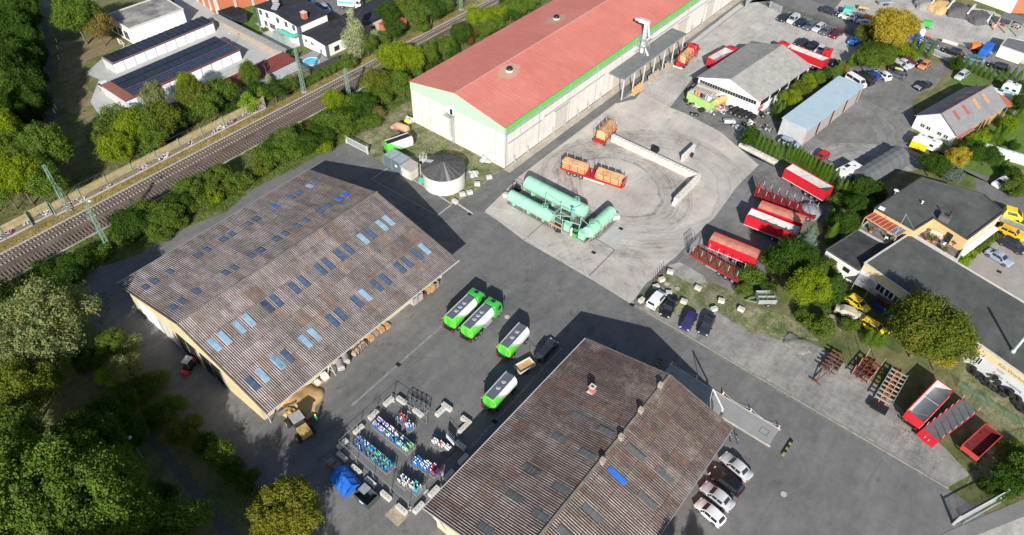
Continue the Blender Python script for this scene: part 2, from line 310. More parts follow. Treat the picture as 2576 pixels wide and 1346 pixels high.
sheet('weed_ground',[('m',1603,752),('m',1690,668),('m',1745,692),('m',1850,735),('m',1885,770),('m',2000,800),('m',2060,858),('m',1960,855),('m',1880,835),('m',1790,775),('m',1700,790),('m',1640,785)],4,G_weed)
sheet('trailer_lot',[('g',1380,905),('g',1480,790),('g',1640,640),('g',1800,420),('g',1974,255),('r',130,230),('r',250,320),('r',570,430),('r',680,520),('r',1250,900),('r',1190,1060),('m',2040,560),('m',1960,640),('m',1925,700),('m',1860,735),('g',1770,1190),('g',1500,1090)],3,G_dark)
sheet('scrap_lot',[('d',235,955),('r',600,120),('d',420,1025),('d',700,700),('d',680,480),('d',830,470),('d',1050,500),('d',1120,450),('d',1220,400),('d',1300,420),('d',1460,475),('d',1340,620),('d',1180,700),('d',1200,900),('d',1180,990),('d',1310,1115),('d',1300,1180),('d',1000,1250),('d',700,1250),('d',560,1200),('d',440,1110),('d',330,1030)],3,G_scrap)
sheet('street',[('d',330,-40),('d',360,30),('d',600,130),('d',800,215),('d',1190,330),('d',1450,440),('d',1700,515),('d',2250,690),('d',2250,600),('d',1974,480),('d',1560,340),('d',1300,265),('d',900,150),('d',690,85),('d',470,0),('d',410,-40)],3,G_street)
sheet('builders_yard',[('d',640,60),('d',900,140),('d',1300,255),('d',1560,325),('d',1974,455),('d',2400,600),('d',2400,260),('d',1974,190),('d',1750,80),('d',1500,30),('d',1300,-30),('d',900,-80),('d',700,-20)],2,G_grav)
sheet('garden_lawn',[('d',1560,480),('d',1660,560),('d',1900,640),('d',2300,740),('d',2300,1150),('d',1800,1230),('d',1600,1300),('d',1400,1130),('d',1480,1040),('d',1620,900),('d',1640,700),('d',1400,600)],1,G_lawn)
sheet('driveway',[('u',440,1180),('u',520,1170),('u',830,1346),('h',1640,90),('h',1974,290),('h',1974,140),('h',1780,60),('u',1020,1346),('u',760,1250)],2,G_lane)
sheet('yard',[('s',1240,800),('s',1740,430),('s',1800,300),('s',2090,430),('s',2400,600),('s',2500,1500),('s',2100,1330)],3,ground('m_workshop_yard',(.27,.25,.225),(.34,.32,.29),.12,.9,(.17,.16,.15),.3,fine=.08))
sheet('garden_lawn',[('h',560,560),('h',830,700),('h',1250,940),('h',1100,1250),('h',900,1150),('h',600,980),('h',450,1000),('h',380,880),('h',540,620)],2,ground('m_shaded_lawn',(.05,.085,.02),(.09,.10,.035),.3,1.3,fine=.25))  # m_shaded_lawn: shade painted in, greens darker than m_lawn
sheet('silo_verge',[('w',760,150),('w',880,235),('w',1140,370),('w',1260,455),('w',1450,520),('w',1545,622),('w',1640,570),('w',1790,480),('w',1950,340),(-71.95,89.4),(-97,89.4),(-104,96),('b',700,960),('b',800,1090)],3,G_weed)
sheet('weed_ground',[('v',0,800),('v',120,640),('v',600,1080),('v',1060,1346),('v',1200,1700),('v',700,1700),('l',1700,750),('l',1800,700),('l',1850,620),('l',1500,330)],3,G_weed)
sheet('weed_ground',[('l',1600,900),('l',1560,1000),('l',1750,1000),('l',1800,1090),('l',2100,960),('l',2100,560),('l',1850,620),('l',1720,760)],4,G_weed)
sheet('road',[('l',1380,1346),('l',1974,1090),('l',2300,960),('l',2600,1500),('l',1400,1600)],5,G_street)
sheet('footway',[('l',1640,1346),('l',1974,1215),('l',2400,1050),('l',2600,1500),('l',1600,1500)],6,G_grav)
sheet('ballast',[(-122.9,-60),(-115.1,-60),(-115.1,330),(-122.9,330)],2,G_ball)
sheet('dry_verge',[(-124.4,-60),(-122.9,-60),(-122.9,330),(-124.9,330)],1,G_ochre)
sheet('path',[('i',560,180),('i',660,270),('i',760,420),('i',1020,650),('i',1560,1346),('i',1700,1346),('i',1100,640),('i',800,360),('i',720,230)],2,G_path)
sheet('path',[('a',250,-40),('a',300,200),('a',320,400),('a',330,900),('a',380,900),('a',370,400),('a',340,200),('a',290,-60)],2,G_path)
sheet('grass_field',[('a',300,-60),('a',380,200),('a',400,900),('a',640,1100),('a',900,760),('a',640,560),('a',700,400),('a',880,300),('a',700,230),('a',400,-60)],1,G_grass)
sheet('grass_bank',[(-115,-10),(-115,205),(-97,205),(-97,100),(-104,95),('b',620,1030),('b',450,1090),('b',300,1180),('b',0,1325),('e',1600,232),('e',1330,342),('e',1090,455),('e',980,535),('e',690,630),('e',560,700),('e',500,900)],1,ground('m_bank',(.05,.09,.02),(.13,.14,.05),.2,1.2,fine=.25))
sheet('brown_field',[('a',410,560),('a',430,760),('a',660,880),('a',700,700),('a',560,560),('a',620,420),('a',740,380),('a',900,300),('a',820,250),('a',420,300)],2,G_brown)
sheet('garage_yard',[('a',600,520),('a',700,560),('a',640,720),('a',730,860),('a',1300,740),('a',2100,380),('a',1540,110),('a',1400,0),('a',1300,-60),('a',1230,0),('a',1310,170),('a',880,330),('a',740,400)],2,G_pave)
sheet('garden_lawn',[('t',250,160),('t',560,60),('t',760,60),('t',820,300),('t',980,380),('t',1400,600),('t',1260,720),('t',1050,640),('t',420,260)],3,G_lawn)
sheet('terrace',[('t',720,300),('t',800,280),('t',980,390),('t',1330,570),('t',1140,630),('t',780,450),('t',850,380)],4,G_pave)
sheet('yard',[('t',1300,0),('t',1500,0),('t',2100,-60),('t',2100,60),('t',1850,170),('t',1650,190)],2,G_lane)
# drainage channels, kerb, worn joints
def strip(name,a,b,w_,z,m):
    d = (Vector(b)-Vector(a)).normalized(); n = Vector((-d.y,d.x))*w_/2; a = Vector(a); b = Vector(b)
    mb = MB(); mb.prism([(a-n)[:2],(b-n)[:2],(b+n)[:2],(a+n)[:2]][:4],.0,z+.024); o = mb.build(name,m); o['kind'] = 'structure'; return o
q2 = lambda *a: tuple(P(*a)[:2])
strip('drain_channel',q2('j',690,432),q2('f',1330,1045),.34,.0,mat('channel',(.24,.23,.21),.9,0,.3,1.2,dirt=.4))
strip('drain_channel',q2('j',1520,740),q2('k',385,20),.34,.0,W_('channel'))
for a in (('f',1525,258),('g',785,888),('j',1020,142),('j',1700,545),('g',1055,1257),('g',978,720),('s',1775,930)):
    c = P(*a); mb = MB(); mb.box(-.38,.38,-.3,.3,0,.03)
    for k in range(5): mb.box(-.34,.34,-.26+k*.12,-.2+k*.12,.03,.04)
    o = mb.build('drain_grate',BK); o.location = (c.x,c.y,.03); tag(o,'square black iron drain grate let into the yard surface','drain','drain grates in the yard')
for a in (('k',1948,1058),('g',1160,1018),('g',1378,1145),('g',1302,1113),('f',1788,985),('g',888,952)):
    c = P(*a); o = MB().lathe([(.42,0),(.42,.03),(.36,.035),(.34,.02)],n=20).build('manhole_cover',CN); o.location = (c.x,c.y,.04); tag(o,'round grey manhole cover in the ground','manhole cover','manhole covers')
kerb = MB(); ka = q2('m',1598,768); kb = q2('m',2386,1229)
strip('kerb',ka,kb,.26,.08,mat('kerb_stone',(.28,.265,.24),.9,0,.25,1.2,dirt=.4))
strip('gutter',(ka[0],ka[1]-.4),(kb[0],kb[1]-.4),.4,.0,mat('gutter_dark',(.17,.165,.15),.9,0,.25,1.5,dirt=.4))
strip('kerb',(-68.0,88),(-68.0,124),.3,.03,CN); strip('kerb',(-66.4,77.0),(-33,75.1),.35,.028,CN)
strip('slab_joint',(-56.1,75.6),(-56.2,83),.10,.020,mat('joint',(.10,.095,.09))); strip('slab_joint',q2('g',745,1060),q2('g',935,870),.12,.020,mat('joint',(.10,.095,.09)))
strip('slab_joint',q2('g',800,790),q2('g',935,870),.12,.020,mat('joint',(.10,.095,.09))); strip('slab_joint',(-33.2,75.4),q2('g',1420,900),.08,.02,mat('joint',(.10,.095,.09)))
strip('path_edging',q2('w',765,380),q2('w',920,275),.08,.025,CP); strip('path_edging',q2('w',765,380),q2('w',1380,722),.08,.025,CN); strip('path_edging',q2('w',1390,740),q2('w',1535,628),.12,.025,CP)
strip('path_edging',q2('w',1145,372),q2('w',1540,622),.18,.09,CN); strip('path_edging',q2('w',1600,622),q2('w',1740,715),.3,.025,CP)
# fresh pale concrete slabs by the fuel station and trailer
sheet('concrete_slab',[('p',1490,1190),('p',1740,980),('p',1960,1100),('p',1700,1346)],4,G_pave)
sheet('concrete_slab',[('g',1310,980),('g',1390,955),('g',1560,1050),('g',1580,1100),('g',1500,1120),('g',1340,1040)],5,ground('m_worn_slab',(.34,.32,.29),(.26,.25,.23),.4,1.2,(.12,.12,.12),.7,fine=.1))
# ================================================================ RAILWAY
for tx in (-120.8,-116.9):
    for z_,nm in ((5.5,'contact_wire'),(6.6,'carrier_wire')): o = MB().tube((tx,-60,z_),(tx,330,z_),.018,4).build(nm,mat('wire',(.10,.11,.10),.6)); tag(o,f'overhead {nm.replace(chr(95),chr(32))} above the '+('farther' if tx < -118 else 'nearer')+' railway track','overhead wire')
for tx,conc in ((-120.8,True),(-116.9,False)):
    t = thing('railway_track','railway track on pale concrete sleepers, nearer the noise barrier' if conc else 'railway track on dark wooden sleepers, nearer the warehouses','railway track',(tx,0,0))
    r = MB()
    for s in (-1,1):
        r.box(s*.75-.035,s*.75+.035,-60,330,.21,.35); r.box(s*.75-.07,s*.75+.07,-60,330,.19,.215)
    r.build('rail',mat('rail_steel',(.15,.115,.095),.5,.2),t)
    s_ = MB(); y = -58
    while y < 328:
        s_.box(-1.28,-.35 if conc else 1.28,y-.13,y+.13,.05,.19)
        if conc: s_.box(.35,1.28,y-.13,y+.13,.05,.19)
        y += .64
    s_.build('sleeper_row',mat('grey_sleeper',(.33,.29,.25),.9,0,.2,2) if conc else mat('old_sleeper',(.17,.14,.12),.9),t)['kind'] = 'stuff'
for x0 in (-122.6,-115.35):
    mb = MB(); mb.box(x0,x0+.25,-60,330,0,.12); mb.build('kerb',CN)['kind'] = 'structure'
def mast(k,x,y,h,label,lamp=False,lean=0):
    c = P(k,x,y); t = thing('lattice_mast',label,'railway mast',(c.x,c.y,0),0,'railway catenary masts')
    mb = MB(); w0,w1 = .34,.17
    cs = [(-1,-1),(1,-1),(1,1),(-1,1)]
    for sx,sy in cs: mb.bar((sx*w0,sy*w0,0),(sx*w1,sy*w1,h),.09)
    n = int(h/.55)
    for i in range(n):
        z0,z1 = h*i/n,h*(i+1)/n; a0 = w0+(w1-w0)*i/n; a1 = w0+(w1-w0)*(i+1)/n
        for j in range(4):
            p,q = cs[j],cs[(j+1)%4]
            if i % 2: p,q = q,p
            mb.bar((p[0]*a0,p[1]*a0,z0),(q[0]*a1,q[1]*a1,z1),.05)
    mb.build('lattice_pole',MG,t)
    MB().box(-.5,.5,-.5,.5,0,.25).build('footing',CN,t)
    s_ = 1 if c.x < -120 else -1; ca = MB(); ca.tube((0,0,6.9),(s_*3.2,0,6.6),.035,5).tube((0,0,5.6),(s_*3.2,0,6.6),.03,5).tube((s_*1.6,0,6.05),(s_*3.6,0,5.6),.025,5); ca.build('cantilever_arm',MG,t)
    return t
mast('m',172,530,10.4,'green lattice mast beside the noise barrier at the left edge of the track')
mt = mast('m',278,632,10.5,'green lattice mast with a curved lamp arm above the bushes left of the big warehouse')
a = MB(); a.tube((0,0,10.4),(.1,.3,11.2),.05); a.tube((.1,.3,11.2),(.5,.5,11.5),.05); a.build('lamp_arm',MG,mt)
MB().lathe([(.05,0),(.28,-.1),(.3,-.2)],(.7,.55,11.5)).build('lamp_head',GL,mt)
mast('m',765,232,10.6,'green lattice mast in front of the swimming pool corner'); mast('m',882,265,9.0,'green lattice mast in the bushes between the track and the red-roofed hall')
mast('b',1465,70,7.5,'short lattice mast at the top of the railway by the grassy bank')
# noise barrier: one thing per straight run
tb = mat('barrier_tan',(.38,.31,.18),.85,0,.25,1.5,dirt=.3)
def graffiti():
    m,nt,b,tc = base('barrier_graffiti',.8)
    w1 = nt.nodes.new('ShaderNodeTexWave'); w1.inputs['Scale'].default_value = .9; w1.inputs['Distortion'].default_value = 14; w1.inputs['Detail'].default_value = 2; w1.inputs['Detail Scale'].default_value = 1.3; nt.links.new(tc.outputs['Object'],w1.inputs[0])
    lines = ramp(nt,w1.outputs[1],.42,.5); patchy = ramp(nt,nz(nt,tc,.28,2),.52,.56)
    hue = nt.nodes.new('ShaderNodeValToRGB'); e = hue.color_ramp.elements; e[0].color = (.62,.62,.64,1); e[1].color = (.08,.22,.5,1); e[1].position = .85
    for p_,c_ in ((.45,(.65,.63,.66,1)),(.60,(.45,.14,.30,1)),(.66,(.7,.7,.7,1)),(.7,(.1,.4,.3,1))):
        q_ = e.new(p_); q_.color = c_
    nt.links.new(nz(nt,tc,.1,2),hue.inputs[0])
    art = mix(nt,lines,hue.outputs[0],(.04,.04,.05))
    nt.links.new(mix(nt,patchy,mix(nt,ramp(nt,nz(nt,tc,2,4),.3,.7),(.15,.13,.09),(.24,.2,.13)),art),b.inputs[0]); return m
gm = graffiti()
def barrier(y0,y1,x,label):
    t = thing('noise_barrier',label,'noise barrier',(x,y0,0),0,'noise barrier runs beside the railway'); L = y1-y0; n = max(1,round(L/4.9))
    MB().box(-.14,.14,0,L,0,.3).build('plinth',CN,t)
    MB().box(-.10,.10,0,L,.35,1.35).build('painted_panel',gm,t)
    up = MB()
    for i in range(n): up.box(-.16,.08,L*i/n+.07,L*(i+1)/n-.07,1.35,2.75)
    up.build('upper_panel',tb,t); cap = MB(); cap.slab((-.5,.05,2.3),(.1,.05,2.78),(.1,L-.05,2.78),(-.5,L-.05,2.3),.05); cap.build('cap_panel',tb,t)
    for i in range(n+1):
        MB().box(-.17,.17,L*i/n-.06,L*i/n+.06,0,3.0).build('post',MG,t)
barrier(25.8,72.2,-125.0,'long tan noise barrier with grey and black graffiti along its foot')
barrier(22.0,25.6,-126.0,'short set-back length of tan noise barrier behind the leftmost mast'); barrier(-20,21.8,-125.6,'tan noise barrier with blue and pink graffiti at the left edge')
# ================================================================ BUILDINGS
def gable_roof(mb,c,rz0,rz1,n=1,prof=None,period=0,amp=0):
    """corrugated gable roof between eave lines; c = (x0,x1,y0,y1,xr), waves run down the slope"""
    x0,x1,y0,y1,xr = c
    ys = []
    k = int((y1-y0)/period*4)
    for i in range(k+1): ys.append((y0+(y1-y0)*i/k,amp*math.sin(i*math.pi/2)))
    for (xa,za,xb,zb) in ((x0,rz0,xr,rz1),(xr,rz1,x1,rz0)):
        vs = [];
        for (y,dz) in ys: vs += [(xa,y,za+dz),(xb,y,zb+dz)]
        mb.add(vs,[(2*i,2*i+1,2*i+3,2*i+2) for i in range(len(ys)-1)])
def skylights(parent,pts,fz,w,l,axis_sign,frame=None):
    for (k,x,y,mname) in pts:
        p = Pon(k,x,y,fz)
        mb = MB(); e = .06
        def z(X): return fz(X,0)+e
        x0,x1 = p.x-l/2,p.x+l/2; y0,y1 = p.y-w/2,p.y+w/2
        mb.add([(x0,y0,z(x0)),(x1,y0,z(x1)),(x1,y1,z(x1)),(x0,y1,z(x0)),(x0,y0,z(x0)-.1),(x1,y0,z(x1)-.1),(x1,y1,z(x1)-.1),(x0,y1,z(x0)-.1)],[(0,1,2,3),(0,4,5,1),(1,5,6,2),(2,6,7,3),(3,7,4,0)])
        o = mb.build('skylight',W_(mname),parent)
        rb = MB()
        if mname in ('blue_glass','grey_sheet'): rb.bar((p.x,y0,z(p.x)+.02),(p.x,y1,z(p.x)+.02),.07)
        for q in range(1,4): yy = y0+w*q/4; rb.bar((x0,yy,z(x0)+.012),(x1,yy,z(x1)+.012),.045,.03)
        rb.build('glazing_bar',mat('bar_blue',(.12,.18,.28),.5) if mname == 'blue_glass' else mat('bar_grey',(.16,.17,.17),.5) if mname == 'grey_sheet' else W_(mname),o)
# ---- big warehouse
AX0,AX1,AY0,AY1,AXR,AE,AR = -94.9,-57.8,22.3,60.4,-76.2,5.4,9.9
fzA = lambda x,y: AE+(AR-AE)*max(0,(1-abs(x-AXR)/(AXR-AX0)) if x < AXR else (1-(x-AXR)/(AX1-AXR)))
A = thing('warehouse','large warehouse with a weathered brown corrugated roof dotted with blue skylights','warehouse',(0,0,0))
rm = corrugated('m_roof_brown',(.070,.055,.050),(.54,.49,.47),(.20,.11,.07),.30,'y',(1.1,2.4),(.20,.19,.12),1.0,.86)
mb = MB(); gable_roof(mb,(AX0,AX1,AY0,AY1,AXR),AE,AR,period=.30,amp=.04); rf = mb.build('roof',rm,A,fix=False)
mb = MB(); mb.slab((AX0+.02,AY0+.02,AE-.2),(AXR,AY0+.02,AR-.2),(AXR,AY1-.02,AR-.2),(AX0+.02,AY1-.02,AE-.2),.1); mb.slab((AXR,AY0+.02,AR-.2),(AX1-.02,AY0+.02,AE-.2),(AX1-.02,AY1-.02,AE-.2),(AXR,AY1-.02,AR-.2),.1); mb.build('roof_lining',WG,A)
mb = MB(); mb.bar((AXR,AY0,AR+.06),(AXR,AY1,AR+.06),.24,.06); mb.build('ridge_cap',mat('ridge_cap',(.19,.18,.16),.9,0,.35,1.5,dirt=.3),A)
mb = MB(); mb.bar((AX1+.06,AY0,AE-.06),(AX1+.06,AY1,AE-.06),.14,.12); mb.build('gutter',GL,A); MB().bar((AX0-.06,AY0,AE-.06),(AX0-.06,AY1,AE-.06),.14,.12).build('gutter',GV,A)
mb = MB()
for (xa,za,xb,zb) in ((AX0,AE,AXR,AR),(AXR,AR,AX1,AE)): mb.bar((xa,AY0-.04,za-.12),(xb,AY0-.04,zb-.12),.08,.3)
mb.build('verge_board',mat('verge_dark',(.12,.11,.10),.9,0,.3,2),A)
wx0,wx1,wy0,wy1 = AX0+1.6,AX1-3.2,AY0+.55,AY1-1.0
mb = MB(); zt = lambda x: fzA(x,0)-.22
for yy0,yy1 in ((wy0,wy0+.25),(wy1-.25,wy1)):
    poly = [(wx0,0),(wx1,0),(wx1,zt(wx1)),(AXR,zt(AXR)),(wx0,zt(wx0))]
    mb.add([(p[0],yy0,p[1]) for p in poly]+[(p[0],yy1,p[1]) for p in poly],[(0,1,2,3,4),(9,8,7,6,5)]+[(i,(i+1)%5,5+(i+1)%5,5+i) for i in range(5)])
mb.box(wx0-.0,wx0+.25,wy0+.25,wy1-.25,0,zt(wx0)); mb.box(wx1-.25,wx1,wy0+.25,wy1-.25,0,zt(wx1)); mb.build('wall',W_('cream'),A)
for (xa,xb,h_,m_) in ((-91.0,-85.5,3.9,'white_wall'),(-80.5,-75.5,4.2,'black'),(-74.5,-69.5,4.3,'black'),(-84.8,-81.5,3.8,'concrete_pale')):
    d = MB().box(xa,xb,wy0-.09,wy0+.02,.02,h_).build('door',W_(m_),A)
    f = MB();
    for q in range(3): f.box(xa+(xb-xa)*q/2-.05,xa+(xb-xa)*q/2+.05,wy0-.13,wy0-.085,.02,h_)
    f.build('door_rail',GV,d)
mb = MB(); mb.tube((AX1-1.2,AY0+.3,AE-.5),(AX1-2.2,AY0+.9,0),.09); mb.tube((AX0+.7,AY0+.3,AE-.3),(AX0+1.6,AY0+.9,3.6),.07); mb.tube((AX0+1.6,AY0+.9,3.6),(AX0+1.6,AY0+.9,0),.07); mb.build('downpipe',GL,A)
BG,LB,BB,GS = 'blue_glass','sky_blue_sheet','bright_blue','grey_sheet'
sk = []
for (x,y) in ((1025,775),(1195,665),(1400,548),(1460,510),(1580,435),(1640,397),(1755,327),(1812,290),(1218,918),(1287,872),(1390,803),(1590,674),(1655,635),(1780,550),(1842,512),(1945,435)): sk.append(('e',x,y,BG))
sk += [('e',1095,732,BG),('f',20,290,BG),('f',165,432,BG),('f',220,396,BG),('f',308,342,BG),('f',365,304,BG),('f',470,236,BG),('f',525,200,BG),('f',318,107,BG),('f',263,138,BG),('f',445,28,BG),('f',395,57,LB),('f',155,205,BB),('f',600,150,BB),('f',652,117,BB),('f',45,510,BG)]
skylights(A,sk,fzA,.82,1.7,1)
sk = [('e',1890,912,BG),('e',1950,870,BG),('e',1690,1055,LB),('e',1760,1007,LB),('e',1515,1182,LB),('e',1588,1132,LB),('f',95,912,BG),('f',162,868,BG),('f',288,778,BG),('f',350,735,BG),('f',470,650,BG),('f',525,607,BG),('f',610,545,BG),('f',665,505,BG),('f',775,430,LB),('f',825,392,BG),('f',903,337,LB),('f',953,302,LB),
 ('f',1030,638,BG),('f',1082,597,BG),('f',1157,540,BG),('f',1207,502,'sky_blue_sheet'),('f',870,763,BG),('f',927,722,BG),('f',732,873,BG),('f',788,828,LB),('f',555,1013,BG),('f',617,965,BG),('f',367,1158,LB),('f',430,1110,LB),('f',168,1310,LB),('f',235,1265,BG),('i',1785,275,BG),('i',1857,215,LB),('i',1965,120,LB)]
skylights(A,sk,fzA,.85,2.35,1)
# ---- second warehouse, lower right
BX0,BX1,BY0,BY1,BXR,BE,BR = -32.6,-8.7,25.9,60.2,-18.9,5.4,8.3
fzB = lambda x,y: BE+(BR-BE)*max(0,(1-(BXR-x)/(BXR-BX0)) if x < BXR else (1-(x-BXR)/(BX1-BXR)))
B = thing('shed','long shed with a dark brown corrugated roof and small ridge vents beside the weighbridge','shed',(0,0,0))
rm2 = corrugated('m_roof_dark_brown',(.062,.036,.030),(.60,.56,.51),(.13,.06,.042),.33,'y',(1.1,2.6),(.16,.17,.08),1.0,.82)
mb = MB(); gable_roof(mb,(BX0,BX1,BY0,BY1,BXR),BE,BR,period=.33,amp=.045); mb.build('roof',rm2,B,fix=False)
mb = MB(); mb.slab((BX0+.02,BY0+.02,BE-.2),(BXR,BY0+.02,BR-.2),(BXR,BY1-.02,BR-.2),(BX0+.02,BY1-.02,BE-.2),.1); mb.slab((BXR,BY0+.02,BR-.2),(BX1-.02,BY0+.02,BE-.2),(BX1-.02,BY1-.02,BE-.2),(BXR,BY1-.02,BR-.2),.1); mb.build('roof_lining',WG,B)
mb = MB(); mb.bar((BXR,BY0,BR+.07),(BXR,BY1,BR+.07),.34,.07); mb.build('ridge_cap',W_('ridge_cap'),B)
mb = MB(); mb.bar((BX1+.06,BY0,BE-.06),(BX1+.06,BY1,BE-.06),.12,.12); mb.build('gutter',GV,B); MB().bar((BX0-.06,BY0,BE-.06),(BX0-.06,BY1,BE-.06),.12,.12).build('gutter',GL,B)
mb = MB()
for (xa,za,xb,zb) in ((BX0,BE,BXR,BR),(BXR,BR,BX1,BE)): MB().bar((xa,BY0-.04,za-.12),(xb,BY0-.04,zb-.12),.08,.3).build('verge_board',CN,B); MB().bar((xa,BY1+.04,za-.02),(xb,BY1+.04,zb-.02),.1,.25).build('verge_board',W_('verge_dark'),B)
vx0,vx1,vy0,vy1 = BX0+1.0,BX1-1.1,BY0+1.0,BY1-.6; mb = MB(); ztb = lambda x: fzB(x,0)-.22
for yy0,yy1 in ((vy0,vy0+.25),(vy1-.25,vy1)):
    poly = [(vx0,0),(vx1,0),(vx1,ztb(vx1)),(BXR,ztb(BXR)),(vx0,ztb(vx0))]
    mb.add([(p[0],yy0,p[1]) for p in poly]+[(p[0],yy1,p[1]) for p in poly],[(0,1,2,3,4),(9,8,7,6,5)]+[(i,(i+1)%5,5+(i+1)%5,5+i) for i in range(5)])
mb.box(vx0,vx0+.25,vy0+.25,vy1-.25,0,ztb(vx0)); mb.box(vx1-.25,vx1,vy0+.25,vy1-.25,0,ztb(vx1)); mb.build('wall',W_('cream'),B)
MB().box(vx1,vx1+.05,47,59.0,0,4.3).build('brick_panel',W_('brick'),B)
for yy in (30,35,40,44.5): MB().box(vx1,vx1+.07,yy,yy+2.6,1.4,3.6).build('window',GS_,B)
MB().tube((BX1-.2,BY1-1.2,BE-.3),(vx1+.15,BY1-2.6,0),.06).build('downpipe',GL,B)
MB().tube((BX0+.3,BY0+.3,BE-.3),(BX0+3.2,BY0+1.0,0.5),.09).build('downpipe',GL,B)
for (k,x,y) in (('k',1075,300),('k',937,476),('k',797,665),('k',667,832)):
    p = Pon(k,x,y,fzB); v = MB(); v.box(p.x-.28,p.x+.28,p.y-.28,p.y+.28,fzB(p.x,0)-.2,fzB(p.x,0)+.7); v.box(p.x-.33,p.x+.33,p.y-.33,p.y+.33,fzB(p.x,0)+.7,fzB(p.x,0)+.77); v.build('ridge_vent',WG,B)
p = Pon('k',592,330,fzB); z = fzB(p.x,0); ch = MB().box(p.x-.36,p.x+.36,p.y-.34,p.y+.34,z-.3,z+1.05).build('chimney',W_('brick'),B)
MB().box(p.x-.42,p.x+.42,p.y-.4,p.y+.4,z+1.05,z+1.17).build('chimney_cap',CP,ch); MB().box(p.x-.5,p.x+.5,p.y-.5,p.y+.5,z-.15,z+.1).build('flashing',CP,ch)
MB().box(p.x-.2,p.x+.2,p.y-.15,p.y+.15,z+1.17,z+1.185).build('flue',BK,ch)
sk = [('k',495,505,GS),('k',690,612,GS),('k',368,662,GS),('k',560,775,GS),('k',178,892,GS),('k',375,1015,GS),('k',45,1070,GS),('k',228,1205,GS),('j',1835,1075,GS),('j',1640,1300,GS),('j',1955,880,GS)]
skylights(B,sk,fzB,.95,2.1,1)
MATS['moss_glass'] = mat('moss_glass',(.10,.13,.11),.5,0,.3,2)
skylights(B,[('k',900,760,'grey_sheet'),('k',1105,925,'grey_sheet'),('k',983,1105,'grey_sheet'),('k',595,1190,'grey_sheet'),('k',772,928,'bright_blue'),('k',420,1346,'grey_sheet')],fzB,.85,2.6,1)
# ---- red-roofed hall
HX0,HX1,HY0,HY1,HXR,HE,HR = -97.1,-72.1,89.4,205,-84.6,9.6,12.0
Hh = thing('storage_hall','long storage hall with a red roof, green fascia band and pale concrete walls','storage hall',(0,0,0))
fzH = lambda x,y: HE+(HR-HE)*max(0,1-abs(x-HXR)/12.5)
def redroof():
    m,nt,b,tc = base('m_red_roof',.6,0,.3)
    col = mix(nt,ramp(nt,nz(nt,tc,.12,5,.7),.3,.7),(.56,.175,.14),(.66,.235,.185))
    col = mix(nt,ramp(nt,nz(nt,tc,1.5,4,.7,(.15,1,1)),.35,.7),col,mix(nt,1.0,col,(.88,.86,.86),'MULTIPLY'))
    sep = nt.nodes.new('ShaderNodeSeparateXYZ'); nt.links.new(tc.outputs['Object'],sep.inputs[0])
    t = math_(nt,'LESS_THAN',math_(nt,'FRACT',math_(nt,'DIVIDE',sep.outputs[1],1.0)),.10); col = mix(nt,math_(nt,'MULTIPLY',t,.22),col,(.25,.06,.05))
    for cx,cy in ((p1.x,p1.y),(p2_.x,p2_.y)):
        dx = math_(nt,'DIVIDE',math_(nt,'SUBTRACT',sep.outputs[0],cx),1.0); dy = math_(nt,'DIVIDE',math_(nt,'SUBTRACT',sep.outputs[1],cy),1.7)
        d = math_(nt,'SQRT',math_(nt,'ADD',math_(nt,'MULTIPLY',dx,dx),math_(nt,'MULTIPLY',dy,dy)))
        f = ramp(nt,math_(nt,'ADD',d,math_(nt,'MULTIPLY',nz(nt,tc,.9,4),1.4)),.95,2.6,(1,1,1,1),(0,0,0,1)) if False else math_(nt,'MULTIPLY',math_(nt,'LESS_THAN',math_(nt,'ADD',d,math_(nt,'MULTIPLY',nz(nt,tc,.8,5,.7),2.4)),3.0),.6)
        col = mix(nt,f,col,(.42,.36,.26))
    nt.links.new(col,b.inputs[0]); return m
p1 = Pon('b',1805,505,fzH,11); p2_ = Pon('c',342,138,fzH,11)
rr = redroof(); mb = MB()
mb.slab((HX0-.15,HY0-.15,HE),(HXR,HY0-.15,HR),(HXR,HY1,HR),(HX0-.15,HY1,HE),.12); mb.slab((HXR,HY0-.15,HR),(HX1+.15,HY0-.15,HE),(HX1+.15,HY1,HE),(HXR,HY1,HR),.12); mb.build('roof',rr,Hh)
MB().bar((HXR,HY0-.1,HR+.15),(HXR,HY1,HR+.15),.22,.05).build('ridge_cap',mat('ridge_pink',(.50,.34,.30),.8),Hh)
def prismwall(mb,x0,x1,y0,y1,zb,ft):
    poly = [(x0,zb),(x1,zb),(x1,ft(x1)),(HXR,ft(HXR)),(x0,ft(x0))]
    mb.add([(p[0],y0,p[1]) for p in poly]+[(p[0],y1,p[1]) for p in poly],[(0,1,2,3,4),(9,8,7,6,5)]+[(i,(i+1)%5,5+(i+1)%5,5+i) for i in range(5)])
mb = MB(); mb.box(HX0,HX1,HY0,HY0+.3,0,7.9); mb.box(HX0,HX0+.3,HY0+.3,HY1,0,9.5); mb.box(HX1-.3,HX1,HY0+.3,HY1,0,7.3); mb.build('wall',mat('hall_concrete',(.64,.615,.57),.85,0,.08,.5,.1,dirt=.08),Hh)
mb = MB(); prismwall(mb,HX0-.04,HX1+.04,HY0-.05,HY0+.28,7.9,lambda x: fzH(x,0)-.05); mb.build('gable_cladding',W_('pale_green'),Hh)
MB().box(HX1-.28,HX1+.05,HY0+.28,HY1,8.2,9.55).build('fascia_band',W_('green_band'),Hh)
MB().box(HX1-.28,HX1-.02,HY0+.3,HY1,7.3,8.2).build('window_band',mat('poly_strip',(.34,.35,.36),.4,0,.15,1),Hh)
mb = MB()
for i in range(14): mb.box(HX0+i*1.92+.4-.02,HX0+i*1.92+.4+.02,HY0-.012,HY0,0,7.9)
for x in (-94.2,-91.9,-74.2): mb.box(x-.05,x+.05,HY0-.03,HY0,0,7.9)
